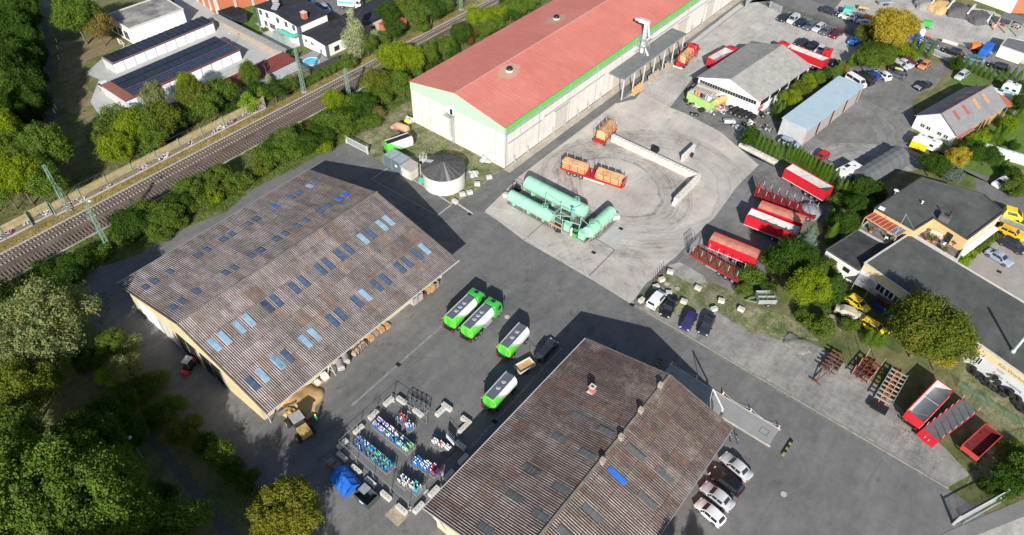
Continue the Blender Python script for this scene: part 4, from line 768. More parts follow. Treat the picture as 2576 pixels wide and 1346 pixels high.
for u in (.3,.55): wall_pane(sh,c[1],c[2],u,u+.18,1.1,1.8,GS_)
# white villa with low dark hip roof
vl,c,mf,mk = gable4('villa','white two-storey villa with a near-black shallow roof, brick chimneys and green balcony','villa',[(-156.0,94.6),(-140.4,94.8),(-140.2,103.6),(-155.6,103.2)],5.3,6.2,WW,W_('roof_dark'),.45)
for z_,us in ((3.6,(.06,.22,.48,.68,.86)),(1.1,(.14,.27,.34,.60))):
    for u in us: wall_pane(vl,c[0],c[1],u,u+.065,z_,z_+1.3,GS_,frame=SG)
for (x_,y_) in ((-155.9,94.5),(-140.4,94.7)): MB().box(x_-.35,x_+.35,y_-.12,y_+.5,0,5.2).build('corner_pilaster',mat('slate_blue',(.10,.12,.15),.7),vl)
for k_,(x_,y_) in enumerate((tuple(P('t',1330,160,7)[:2]),tuple(P('t',975,20,7)[:2]))): chm = MB().box(x_-.65,x_+.65,y_-.5,y_+.5,5.6,7.1).build('chimney',W_('brick'),vl); MB().box(x_-.7,x_+.7,y_-.55,y_+.55,7.1,7.25).build('chimney_cap',CP,chm)
sp = P('t',985,90,6.4); MB().slab((sp.x-.9,sp.y-1,6.0),(sp.x+1.1,sp.y-1,6.0),(sp.x+1.1,sp.y+.6,7.4),(sp.x-.9,sp.y+.6,7.4),.1).build('solar_panel',SG,vl)
bl = P('t',1160,400,3); bb = MB(); bb.box(bl.x-2.4,bl.x+2.6,93.0,94.6,2.55,2.7); b_o = bb.build('balcony',CP,vl)
bb = MB(); bb.box(bl.x-2.4,bl.x+2.6,92.94,93.0,2.6,3.6); bb.box(bl.x+2.55,bl.x+2.6,93.0,94.6,2.6,3.6); bb.build('balustrade',W_('turquoise'),b_o)
pg = thing('conservatory','small glazed conservatory with a slatted roof in front of the villa','conservatory',tuple(P('t',1080,500,0)),0)
MB().box(-1.9,1.9,-1.3,1.3,.02,2.1).build('glass_wall',mat('conservatory_glass',(.28,.36,.35),.15,0,.2,1,spec=.6),pg)
f = MB()
for i in range(5):
    for yy in (-1.33,1.33): f.bar((-1.9+i*.95,yy,0),(-1.9+i*.95,yy,2.15),.08)
for i in range(9): f.bar((-2+i*.5,-1.5,2.2),(-2+i*.5,1.5,2.35),.09)
f.build('frame',SG,pg)
an,c,mf,mk = gable4('villa_annex','white single-storey annex with a dark roof beside the swimming pool','annex',[(-140.4,95.3),(-131.6,95.4),(-131.4,103.0),(-140.2,103.2)],3.2,3.7,WW,W_('roof_dark'),.35)
for u in (.12,.38): wall_pane(an,c[0],c[1],u,u+.12,1.4,2.3,GS_,frame=WW)
MB().box(-131.75,-131.35,95.25,95.9,0,3.1).build('corner_pilaster',W_('slate_blue'),an); wall_pane(an,c[1],c[2],.3,.5,.6,1.8,GS_)
an2,c = flat('flat_roofed_outbuilding','long pale outbuilding with a black roof behind the white-flowering tree','outbuilding',[(-139.8,103.6),(-131.6,103.4),(-131.6,122),(-140.4,122)],3.2,mat('beige_wall',(.52,.47,.42),.8),W_('roof_dark'),.15,BK)
for i in range(4): wall_pane(an2,c[1],c[2],.12+.22*i,.2+.22*i,1,2.2,GS_)
rb,c = flat('brick_outbuilding','small red-roofed brick outbuilding beside the railway bank','outbuilding',[(-131.2,112),(-127.6,112),(-127.4,118),(-131.2,118)],2.4,W_('brick'),mat('red_flat',(.30,.07,.05),.8,0,.1,1),.12)
pl = thing('swimming_pool','round light blue swimming pool set in a grey deck','swimming pool',(-132.3,91.1,0)); mb = MB(); mb.box(-3.6,4.0,-3.2,3.6,.0,.5); mb.build('deck',mat('deck_grey',(.26,.26,.27),.8,0,.08,1.5),pl)
MB().lathe([(1.95,.5),(1.95,.56),(1.75,.56),(1.75,.5)],n=40).build('pool_rim',PW,pl); MB().lathe([(1.76,.503),(1.76,.53)],n=40).build('pool_water',W_('pool_water'),pl)
def panelfence(name,label,pts,h,m,cat='fence',post=None,every=2.0,z0=.1,slats=0):
    wire = name == 'mesh_fence'
    t = thing(name,label,cat,(0,0,0)); pts = [Vector((p[0],p[1],0)) for p in pts]
    for a_,b_ in zip(pts,pts[1:]):
        n = max(1,round((b_-a_).length/every))
        for i in range(n):
            p_,q_ = a_.lerp(b_,i/n),a_.lerp(b_,(i+1)/n); mb = MB()
            if slats:
                for s_ in range(slats): zz = z0+(h-z0)*(s_+.5)/slats; mb.bar(p_+Z*zz,q_+Z*zz,.02 if wire else .04,.025 if wire else (h-z0)/slats*.82)
            else: mb.bar(p_+Z*(z0+h)/2,q_+Z*(z0+h)/2,.05,h-z0)
            mb.build('fence_panel',m,t); MB().bar(p_,p_+Z*(h+.05),.05 if wire else .09).build('post',post or m,t)
        MB().bar(b_,b_+Z*(h+.05),.09).build('post',post or m,t)
    return t
panelfence('slatted_fence','dark grey slatted fence around the swimming pool deck',[(-136.6,91.0),(-136.2,87.6),(-128.0,87.6),(-128.0,95.8)],1.9,mat('fence_dark',(.07,.07,.075),.7),slats=8)
panelfence('mesh_fence','pale wire mesh fence beside the railway at the top',[(-128,129),(-127.5,143)],1.6,GV,slats=6,every=2.4)
def lamp_post(k,x,y,h,lab):
    p = P(k,x,y); t = thing('street_lamp',lab,'street lamp',(p.x,p.y,0)); MB().tube((0,0,0),(0,0,h),.07,6,.04).build('pole',MG,t); MB().lathe([(.05,h-.05),(.25,h),(.28,h+.15),(.05,h+.25)],n=10).build('lamp_head',GL,t)
lamp_post('a',250,220,5,'slim street lamp by the dark path near the top left corner'); lamp_post('a',285,815,5,'slim street lamp standing left of the dark path'); lamp_post('i',1010,800,5,'green-poled street lamp leaning out of the trees by the lower path')
lamp_post('t',440,580,3.2,'thin white lamp pole at the end of the double garage row'); lamp_post('c',118,100,6,'tall thin pole behind the far side of the red-roofed hall')
for i,(x,y) in enumerate(((405,300),(412,350),(418,420),(398,770),(390,800))): 
    p = P('a',x,y); t = tag(MB().tube((0,0,0),(0,0,1.1),.06,6).build('fence_post',PW),f'{ORD[i]} white post beside the dark path, counted from its upper end','post','white posts by the path'); t.location = p
lp = thing('goal_frame','small frame of pale poles standing in the brown field','frame',tuple(P('a',860,320,0))); 
for a_,b_ in (((-1,0,0),(-1,0,1.5)),((0,.8,0),(0,0,1.5)),((1,0,0),(1,0,1.5)),((-1,0,1.5),(0,0,0.2))): MB().bar(a_,b_,.1).build('pole',PW,lp)
# ================================================================ silo, containers, gate
sc_ = (-78.0,78.4); sr = 4.05
t = thing('slurry_tank','round concrete tank with a grey conical roof between the gate and the red-roofed hall','tank',(sc_[0],sc_[1],0))
MB().lathe([(sr,0),(sr,3.6)],n=64).build('tank_wall',mat('silo_white',(.60,.60,.57),.85,0,.05,.5,dirt=.2),t,smooth=True)
def coneroof():
    m,nt,b,tc = base('m_cone_roof',.8)
    gr = nt.nodes.new('ShaderNodeTexGradient'); gr.gradient_type = 'RADIAL'; nt.links.new(tc.outputs['Object'],gr.inputs[0])
    s_ = math_(nt,'FLOOR',math_(nt,'MULTIPLY',gr.outputs[1],38)); wn = nt.nodes.new('ShaderNodeTexWhiteNoise'); wn.noise_dimensions = '1D'; nt.links.new(s_,wn.inputs['W'])
    col = mix(nt,wn.outputs[0],(.05,.052,.055),(.10,.10,.10)); col = mix(nt,math_(nt,'GREATER_THAN',wn.outputs[0],.93),col,(.22,.22,.22))
    col = mix(nt,math_(nt,'MULTIPLY',ramp(nt,nz(nt,tc,2.5,6,.8),.5,.72),.5),col,(.24,.24,.23)); nt.links.new(col,b.inputs[0]); return m
MB().lathe([(sr+.12,3.5),(sr+.12,3.62),(.3,5.1),(.02,5.15)],n=64).build('conical_roof',coneroof(),t)
MB().slab((-3.7,-1.1,3.85),(-2.3,-1.1,4.35),(-2.3,-.2,4.35),(-3.7,-.2,3.85),.08).build('roof_hatch',GL,t)
an_ = math.radians(-68); lm = MB()
sgn = MB()
for i in range(8):
    t0,t1 = an_+R(-22+i*5.5),an_+R(-22+(i+1)*5.5); rr_ = sr+.03
    sgn.quad((rr_*math.cos(t0),rr_*math.sin(t0),.9),(rr_*math.cos(t1),rr_*math.sin(t1),.9),(rr_*math.cos(t1),rr_*math.sin(t1),2.9),(rr_*math.cos(t0),rr_*math.sin(t0),2.9))
so_ = sgn.build('banner',PW,t); sq = MB()
for i in range(26):
    t0 = an_+R(-19+i*1.5); rr_ = sr+.05; hh = (.34,.22,.3,.2,.26)[i%5]
    if i % 9 == 8: continue
    t1 = t0+R(1.0); sq.quad((rr_*math.cos(t0),rr_*math.sin(t0),2.3),(rr_*math.cos(t1),rr_*math.sin(t1),2.3),(rr_*math.cos(t1),rr_*math.sin(t1),2.3+hh),(rr_*math.cos(t0),rr_*math.sin(t0),2.3+hh))
sq.build('faded_lettering',grey_let,so_)
cg = MB()
for s_ in (-.5,.5): cg.tube((-4.4,s_-.6,0),(-4.4,s_-.6,4.7),.05,6)
for i in range(14): cg.tube((-4.4,-1.1,.3+i*.32),(-4.4,-.1,.3+i*.32),.025,5)
cg.tube((-5.2,-1.1,3.2),(-5.2,-1.1,4.7),.05,6); cg.tube((-5.2,-.1,3.2),(-5.2,-.1,4.7),.05,6); cg.box(-5.2,-4.0,-1.1,-.1,3.5,3.56)
for z_ in (4.1,4.7): cg.tube((-5.2,-1.1,z_),(-5.2,-.1,z_),.03,5); cg.tube((-5.2,-1.1,z_),(-4.2,-1.1,z_),.03,5); cg.tube((-5.2,-.1,z_),(-4.2,-.1,z_),.03,5)
cg.build('ladder',GL,t); hs_ = MB(); hs_.tube((-4.9,-2,0.2),(-4.8,-1.9,3.2),.08,8); hs_.tube((-4.8,-1.9,3.2),(-5.6,-.6,3.3),.08,8); hs_.tube((-5.6,-.6,3.3),(-5.8,-.3,.3),.08,8); hs_.build('hose',BK,t)
cont_blue = mat('container_blue',(.20,.26,.30),.5,.1,.06,1)
def container(lab,x,y,lx,ly,h,m,rz=0):
    t = thing('shipping_container',lab,'container',(x,y,0),rz); mb = MB(); n = int(lx/.25)
    for s_ in (-1,1):
        for i in range(n): mb.box(-lx/2+i*lx/n,-lx/2+(i+.55)*lx/n,s_*ly/2-.03,s_*ly/2+.03,.1,h-.08)
    mb.box(-lx/2,lx/2,-ly/2,ly/2,.08,h-.02); n2 = int(ly/.25)
    for i in range(n2): mb.box(-lx/2-.03,lx/2+.03,-ly/2+i*ly/n2,-ly/2+(i+.55)*ly/n2,.1,h-.08)
    mb.build('body',m,t); f = MB()
    for a_ in (-1,1):
        for b_ in (-1,1): f.box(a_*lx/2-.07,a_*lx/2+.07,b_*ly/2-.07,b_*ly/2+.07,0,h)
    f.box(-lx/2,lx/2,-ly/2,-ly/2+.1,h-.05,h+.02); f.box(-lx/2,lx/2,ly/2-.1,ly/2,h-.05,h+.02)
    f.build('frame',m,t); r = MB()
    for i in range(n): r.box(-lx/2+.1+i*(lx-.2)/n,-lx/2+.1+(i+.55)*(lx-.2)/n,-ly/2+.12,ly/2-.12,h-.02,h+.03)
    r.build('roof_panel',mat('container_roof',(.36,.40,.43),.5,.1,.1,1),t)
    return t
container('grey-blue shipping container nearer the gate, beside the green tank truck',-89.7,76.2,2.3,2.9,2.5,cont_blue); cc = container('grey-blue shipping container next to the small concrete hut',-87.3,76.2,2.3,2.9,2.5,cont_blue)
MB().box(-.25,.3,-1.53,-1.49,1.3,1.8).build('notice',PW,cc)
hu = thing('pump_hut','small concrete pump hut with a flat roof beside the round tank','hut',(-84.6,76.1,0)); MB().box(-1.3,1.3,-1.4,1.4,0,2.1).build('wall',mat('hut_wall',(.58,.55,.48),.9,0,.08,2,dirt=.3),hu); MB().box(-1.45,1.45,-1.5,1.5,2.1,2.25).build('roof',CN,hu); MB().box(-.2,.5,-1.45,-1.41,.1,1.6).build('door',PW,hu)
p = P('w',1243,420); t = thing('waste_bin','green waste bin at the foot of the round tank','bin',(p.x,p.y,0)); MB().box(-.3,.3,-.35,.35,.05,1.0).build('body',W_('turquoise'),t,bevel=.04); MB().slab((-.33,-.38,1.0),(.33,-.38,1.0),(.33,.38,1.1),(-.33,.38,1.1),.05).build('lid',W_('turquoise'),t)
def barred_gate(lab,a_,b_,h,m,cat='gate',n=16,name='gate',truss=True):
    a_ = Vector((a_[0],a_[1],0)); b_ = Vector((b_[0],b_[1],0)); t = thing(name,lab,cat,tuple(a_),math.atan2(b_.y-a_.y,b_.x-a_.x)); L = (b_-a_).length; f = MB()
    f.bar((0,0,.25),(L,0,.25),.12,.12); f.bar((0,0,h),(L,0,h),.12,.12); f.bar((0,0,.2),(0,0,h),.12); f.bar((L,0,.2),(L,0,h),.12); f.build('frame',m,t); g_ = MB()
    for i in range(1,n*3): g_.bar((L*i/(n*3),0,.25),(L*i/(n*3),0,h),.03)
    for i in range(0,n,2): g_.bar((L*i/n,0.0,.3),(L*(i+1)/n,0,h-.05),.03) if truss else None
    g_.build('bars',m,t)
    for x_ in (-.2,L+.2): MB().box(x_-.12,x_+.12,-.12,.12,0,h+.25).build('post',m,t)
    return t
ga,gb2 = P('b',660,1015),P('b',800,1088); barred_gate('white barred sliding gate across the track beside the railway bushes',ga,gb2,1.7,GL)
ga,gb2 = P('l',1480,1268),P('l',1800,1090); gt = barred_gate('white framed sliding yard gate at the lower right corner',ga,gb2,2.0,GL,n=12)
p = P('c',1845,60); barred_gate('galvanised barred gate panel at the upper end of the gravel yard',P('c',1850,60),P('c',1920,92),1.8,GV); barred_gate('galvanised gate leaf beside the upper end of the red-roofed hall',P('c',1680,50),P('c',1720,5),1.8,GV)
panelfence('mesh_fence','pale green mesh fence along the lower right corner of the trailer strip',[tuple(P('l',1540,1270)[:2]),tuple(P('l',1974,1025)[:2])],1.2,mat('mesh_green',(.30,.38,.36),.6,.2),slats=9,every=2.5)
def strawblock(name,lab,x,y,rz=0,l=1.6,w_=.62,h=.6,m='concrete_pale',group=None,cat='concrete block'):
    t = thing(name,lab,cat,(x,y,0),rz,group); MB().box(-l/2,l/2,-w_/2,w_/2,0,h).build('block',W_(m),t,bevel=.03)
    return t
blk0 = None
def cblock(k,x,y,deg,lab,grp='concrete blocks',l=1.7,w_=.62,h=.62):
    global blk0
    p = P(k,x,y,.6)
    t = thing('concrete_block',lab,'concrete block',(p.x,p.y,0),R(deg),grp)
    if blk0 is None:
        mb = MB().box(-.5,.5,-.5,.5,0,1); blk0 = mb.build('block',CP,t,bevel=.03); blk0.scale = (l,w_,h)
        mb = MB()
        for x_ in (-.5,0,.5): mb.lathe([(.07,h+.001),(.07,h+.006)],(x_,0,0),8)
        hol = mb.build('lifting_holes',BK,t); blk0['h0'] = 1
        global hol0; hol0 = hol
    else:
        b_ = blk0.copy(); COL.objects.link(b_); b_.parent = t; b_.scale = (l,w_,h)
        b_ = hol0.copy(); COL.objects.link(b_); b_.parent = t; b_.location.z = h-.62; b_.scale = (l/1.7,1,1)
    return t
cb = [('n',560,215,90,'concrete block at the far corner of the cylinder compound'),('n',675,210,0,'concrete block right of the compound far corner, in front of the empty cages'),('n',818,315,0,'concrete block in front of the long row of empty cages'),('n',425,335,90,'second concrete block down the left side of the compound fence'),('n',295,465,90,'third concrete block down the left side of the compound fence'),
 ('n',150,592,90,'fourth concrete block at the left corner of the compound fence'),('n',147,705,0,'concrete block with rusty marks behind the blue tarpaulin'),('n',272,820,0,'concrete block right of the blue tarpaulin'),('n',400,930,0,'concrete block beside the grey bin outside the fence'),('n',535,1050,0,'concrete block between the grey bin and the near corner of the fence'),
 ('n',675,1170,0,'concrete block lying on a brown mat at the near corner'),('n',825,1155,90,'concrete block right of the near corner of the fence'),('n',960,1012,90,'second concrete block up the right side of the compound'),('n',1092,868,90,'third concrete block up the right side of the compound, with a bag on it'),('n',1220,727,90,'fourth concrete block up the right side of the compound'),('n',1198,605,0,'concrete block under the white sign at the compound entrance'),
 ('n',1018,305,90,'leg of the T of two concrete blocks outside the compound'),('n',1075,265,0,'crossbar of the T of two concrete blocks outside the compound'),('n',1220,455,90,'leg of the L of two concrete blocks by the warehouse'),('n',1245,385,0,'short arm of the L of two concrete blocks by the warehouse')]
for k,x,y,d,lab in cb: cblock(k,x,y,d,lab,'concrete blocks around the gas bottle compound')
for k,x,y,d,lab in [('w',1570,585,0,'concrete block at the near tip of the tank verge'),('w',1640,515,60,'small concrete block on the tank verge, second from the tip'),('w',1712,497,60,'concrete block on the tank verge, third from the tip'),('w',1785,415,40,'brownish concrete block on the tank verge'),('w',1898,350,60,'concrete block at the upper end of the tank verge')]: cblock(k,x,y,d,lab,'concrete blocks on the tank verge',1.1,.7,.7)
for k,x,y,d,lab in [('g',1125,1215,80,'concrete block at the road corner left of the white van'),('g',1228,1120,60,'concrete block behind the white van'),('g',1268,1070,60,'concrete block by the leaning post'),('g',1328,1015,20,'concrete block at the tip of the weed patch by the trailers'),('g',1525,1130,0,'concrete block between the weed patch and the stake trailer'),('g',1318,1165,30,'concrete block lying beside the manhole covers'),('g',1425,1225,10,'concrete block behind the black car'),('g',1690,1220,20,'concrete block near the seed drill'),('g',1638,1278,60,'pale concrete block above the blue car'),('g',1830,1280,0,'concrete block in the grass left of the seed drill')]: cblock(k,x,y,d,lab,'concrete blocks around the weedy car park',1.05,.7,.65)
cblock('p',60,495,20,'pair of concrete blocks at the left end of the green tanks','concrete blocks by the fuel tanks',1.3,.8,.8); cblock('p',1760,835,60,'concrete block with holes at the right end of the green tanks','concrete blocks by the fuel tanks',1.4,.9,.9)
# ================================================================ stacked stone walls
def bigwall(lab,p0,p1,courses,steps=None,thick=.8,name='block_wall'):
    a_ = Vector((*p0,0)); b_ = Vector((*p1,0)); t = thing(name,lab,'wall',tuple(a_),math.atan2(b_.y-a_.y,b_.x-a_.x)); L = (b_-a_).length; bl_,bh = 1.6,.8
    for c_ in range(courses):
        n = int(round(L/bl_)); mb = MB(); off = (c_ % 2)*bl_/2
        for i in range(n+1):
            x0 = max(0,i*bl_-off); x1 = min(L,(i+1)*bl_-off)
            if x1-x0 < .2 or (steps and x0 > L-steps*(c_)): continue
            mb.box(x0+.012,x1-.012,-thick/2+random.uniform(-.012,.012),thick/2,c_*bh+.006,(c_+1)*bh-.006)
        mb.build('block_course',CP,t,bevel=.02)
        if c_ == courses-1:
            k = MB()
            for i in range(int(L/.8)):
                x = .4+i*.8
                if steps and x > L-steps*c_: continue
                k.box(x-.14,x+.14,-.16,.16,(c_+1)*bh,(c_+1)*bh+.12,.04,.04)
            k.build('stud_row',CP,t)
    return t
bigwall('long bulk-store wall of pale concrete blocks with a studded top',(-61.0,111.3),(-40.3,111.0),2); bigwall('short block wall running from the long wall towards the yard, stepped down at its end',(-40.6,110.5),(-40.4,101.2),2,1.6)
w3 = P('g',1385,240); bigwall('low concrete wall stub on the far side of the long block wall',tuple(P('g',1405,245)[:2]),tuple(P('g',1490,165)[:2]),2,.5,.5)
a_,b_ = P('r',150,215),P('r',575,430); bigwall('rough pale retaining wall at the end of the conifer hedge',tuple(a_[:2]),tuple(b_[:2]),1,None,.9); a_,b_ = P('r',1255,800),P('r',1420,870); bigwall('short pale retaining wall at the tail of the red tipper',tuple(a_[:2]),tuple(b_[:2]),1,None,.7)
p = P('g',1222,152,.5); t = thing('machine_bucket','dark machine bucket lying behind the long block wall','bucket',(p.x,p.y,0)); MB().box(-.8,.8,-.5,.5,0,.9,.15,.1).build('shell',BK,t); MB().box(-.5,.5,.5,.62,.2,.7).build('bracket',GV,t)
p = P('g',1480,205,.3); t = thing('tyre','old tyre leaning at the end of the low wall stub','tyre',(p.x,p.y,0)); MB().lathe([(.28,-.12),(.5,-.12),(.52,0),(.5,.12),(.28,.12)],(0,0,.5),16,'x').build('tread',TYM,t)
# ================================================================ fuel station
def htank(name,lab,x,y,r,L,axis,zc,group='green fuel tanks'):
    t = thing(name,lab,'fuel tank',(x,y,0),0 if axis == 'x' else math.pi/2,group)
    MB().lathe([(.02,-L/2-.30*r),(r*.55,-L/2-.24*r),(r*.88,-L/2-.1*r),(r,-L/2),(r,L/2),(r*.88,L/2+.1*r),(r*.55,L/2+.24*r),(.02,L/2+.30*r)],(0,0,zc),36,'x').build('vessel',W_('tank_green'),t,smooth=True)
    for u in (-.36,.0,.36): MB().box(u*L-.2,u*L+.2,-r*.75,r*.75,0,zc-r*.6).build('saddle',W_('tank_green'),t)
    for i in range(1,int(L/1.7)): x_ = -L/2+i*1.7; MB().lathe([(r+.006,x_-.03),(r+.006,x_+.03)],(0,0,zc),36,'x').build('weld_seam',mat('seam_green',(.20,.44,.31),.6),t)
    m_ = MB()
    for u in (-.25,.05,.3): m_.lathe([(.09,zc+r-.03),(.09,zc+r+.1)],(u*L,0,0),8)
    m_.build('nozzle',MG,t)
    for u in (-.49,.49): pass
    return t
t1 = htank('fuel_tank','longest pale green fuel tank, at the back of the fuel station',-57.6,87.0,1.35,13.4,'x',2.0); t2 = htank('fuel_tank','pale green fuel tank at the front, behind the orange rail',-60.0,82.5,1.15,9.6,'x',1.35); t3 = htank('fuel_tank','pale green fuel tank standing crosswise at the right of the fuel station',-47.7,87.0,1.15,7.6,'y',1.45)
cgm = W_('tank_green')
def cage_rail(t,x,y,z,r=.55):
    c_ = MB(); n = 8
    for i in range(n):
        a = 2*math.pi*i/n; a2 = 2*math.pi*(i+1)/n; c_.tube((x+r*math.cos(a),y+r*math.sin(a),z),(x+r*math.cos(a),y+r*math.sin(a),z+.95),.025,5)
        for zz in (z+.5,z+.95): c_.tube((x+r*math.cos(a),y+r*math.sin(a),zz),(x+r*math.cos(a2),y+r*math.sin(a2),zz),.025,5)
    c_.lathe([(r*.6,z-.1),(r*.6,z+.12),(.1,z+.2)],(x,y,0),12); c_.build('manhole_railing',cgm,t)
cage_rail(t1,4.6,0,3.2); cage_rail(t2,3.2,0,2.4); cage_rail(t3,-2.6,0,2.5)
lt = MB()
for i in range(10): a = R(10+i*9); lt.tube((-1.7,-1.32*math.sin(a),1.45+1.32*math.cos(a)),(-1.1,-1.32*math.sin(a),1.45+1.32*math.cos(a)),.03,5)
lt.tube((-1.7,-1.3,1.4),(-1.7,-1.3,.1),.03,5); lt.tube((-1.1,-1.3,1.4),(-1.1,-1.3,.1),.03,5); lt.build('rungs',cgm,t3)
t = thing('pipe_frame','pale green pipework frame carrying fuel lines between the three tanks','pipework',(0,0,0)); mb = MB()
def pk(x,y,h): p = P('p',x,y,h); return (p.x,p.y,h)
X0,X1,Y0 = -54.4,-51.6,81.9
for (x_,y_) in ((-54.4,81.6),(-54.4,84.2),(-52.2,81.6),(-52.2,84.4)): mb.tube((x_,y_,0),(x_,y_,3.0),.06,7)
for z_ in (3.0,1.8): mb.tube((-54.4,81.6,z_),(-52.2,81.6,z_),.05,6); mb.tube((-54.4,84.2,z_),(-52.2,84.4,z_),.05,6); mb.tube((-54.4,81.6,z_),(-54.4,84.2,z_),.05,6)
mb.tube((-54.4,81.6,3.0),(-52.2,84.4,1.8),.05,6); mb.tube((-52.2,81.6,3.0),(-49.2,82.6,2.9),.06,7); mb.tube((-49.2,82.6,2.9),(-49.2,82.6,0.4),.06,7); mb.tube((-50.2,84.5,2.6),(-48.2,83.9,2.6),.06,7); mb.tube((-50.2,84.5,2.6),(-50.2,84.5,.2),.06,7); mb.tube((-51.6,86.8,3.5),(-52.4,84.6,3.3),.05,6); mb.tube((-52.4,84.6,3.3),(-52.4,84.6,.3),.06,6)
mb.tube((-56.7,82.6,2.6),(-54.4,82.0,2.7),.08,7); mb.tube((-54.4,82.0,2.7),(-54.2,82.0,.4),.08,7); mb.tube((-57.8,84,0),(-57.8,84,4.2),.05,6); mb.tube((-57.8,84,4.2),(-54.4,84.2,3.6),.05,6); mb.tube((-54.4,84.2,0),(-54.4,84.2,4.0),.07,6)
mb.build('pipe',mat('pipe_green',(.34,.60,.46),.5,.1,.08),t); sd = MB(); sd.tube((-51.4,83.4,0),(-51.4,83.4,4.6),.06,7); sd.build('lamp_pole',GV,t); MB().lathe([(.1,4.5),(.36,4.45),(.36,4.55),(.1,4.75)],(-51.4,83.4,0),14).build('lamp_head',mat('teal2',(.03,.40,.62),.5),t)
for (x,y,lab) in (('p',1015,'left of the white pump'),): pass
def cabinet(x,y,h,w_,d_,m,lab,name='cabinet'):
    p = P('p',x,y,h/2); t = thing(name,lab,'cabinet',(p.x,p.y,0)); MB().box(-w_/2,w_/2,-d_/2,d_/2,.1,h).build('body',W_(m),t,bevel=.03); MB().box(-w_/2+.06,w_/2-.06,-d_/2-.03,-d_/2,.25,h-.15).build('door',W_(m),t); MB().box(-w_/2-.04,w_/2+.04,-d_/2-.04,d_/2+.04,h,h+.05).build('lid',W_(m),t); return t
cabinet(1010,1000,1.6,1.2,1.0,'tank_green','green steel cabinet between the front tank and the white pump'); cabinet(1240,1130,1.6,1.3,1.0,'tank_green','green steel cabinet at the right of the pump island')
t = cabinet(1125,1110,1.7,.8,.6,'green_paint','bright green and black fuel dispenser on the pump island','fuel_dispenser'); MB().box(-.42,.42,-.34,.3,1.1,1.72).build('display_head',BK,t); MB().tube((.45,0,1.6),(.5,-.1,.2),.03,6).build('hose',BK,t)
p = P('p',1070,1065,1.0); t = thing('gas_cylinder','large white upright cylinder beside the fuel dispenser','cylinder',(p.x,p.y,0)); MB().lathe([(.24,0),(.26,.1),(.26,1.4),(.18,1.6),(.06,1.68),(.06,1.8)],n=14).build('vessel',PW,t,smooth=True)
for (a_,b_,lab,n) in (((105,585),(905,1030),'long orange containment rail on short posts in front of the front fuel tank',8),((1305,1240),(1668,915),'orange containment rail on short posts beside the crosswise fuel tank',5)):
    a3,b3 = P('p',*a_,.9),P('p',*b_,.9); t = thing('guard_rail',lab,'guard rail',(0,0,0)); MB().bar((a3.x,a3.y,.85),(b3.x,b3.y,.85),.1,.3).build('rail',mat('orange_rail',(.62,.25,.16),.7,0,.12,2),t)
    for i in range(n): q = a3.lerp(b3,(i+.3)/n); MB().bar((q.x,q.y,0),(q.x,q.y,.8),.1).build('post',GV,t)
sheet('oil_stain',[('p',790,1020),('p',840,1000),('p',930,1060),('p',900,1100),('p',820,1090)],5,mat('oil_stain',(.05,.05,.05),.5,0,.3,1.5))
sheet('gravel_bed',[('p',90,560),('p',60,640),('p',800,1050),('p',960,1060),('p',1290,1260),('p',1500,1170),('p',1780,900),('p',1740,840),('p',1000,760),('p',400,420)],4,G_dark)
t = thing('bin_cage','dark frame crate of hoses at the left end of the long green tank','crate',tuple(P('p',225,400,.5)*1)); t.location.z = 0; MB().box(-.6,.6,-.5,.5,.1,.9,.1,.1).build('hose_heap',BK,t); f=MB()
for a_,b_ in ((-1,-1),(1,-1),(1,1),(-1,1)): f.bar((a_*.7,b_*.6,0),(a_*.7,b_*.6,1.6),.07)
f.bar((-.7,-.6,1.6),(.7,-.6,1.6),.07); f.bar((-.7,.6,1.6),(.7,.6,1.6),.07); f.build('frame',BK,t)
# ================================================================ gas bottle compound
def cage(x,y,lx,ly,lab,rz=0,h=.95):
    t = thing('bottle_cage',lab,'cage',(x,y,0),rz,'steel bottle cages in the compound'); f = MB()
    for a_ in (-1,1):
        for b_ in (-1,1): f.bar((a_*lx/2,b_*ly/2,0),(a_*lx/2,b_*ly/2,h),.07)
    for z_ in (.15,.55,h):
        f.bar((-lx/2,-ly/2,z_),(lx/2,-ly/2,z_),.05); f.bar((-lx/2,ly/2,z_),(lx/2,ly/2,z_),.05); f.bar((-lx/2,-ly/2,z_),(-lx/2,ly/2,z_),.05); f.bar((lx/2,-ly/2,z_),(lx/2,ly/2,z_),.05)
    f.build('frame',mat('cage_grey',(.24,.26,.26),.6,.3,.1),t); MB().box(-lx/2+.03,lx/2-.03,-ly/2+.03,ly/2-.03,.12,.18).build('floor_plate',SG,t)
    pn = MB(); pn.box(-lx/2,lx/2,-ly/2-.02,-ly/2,.15,.5); pn.build('side_plate',W_('cage_grey'),t); return t
BOT = {}
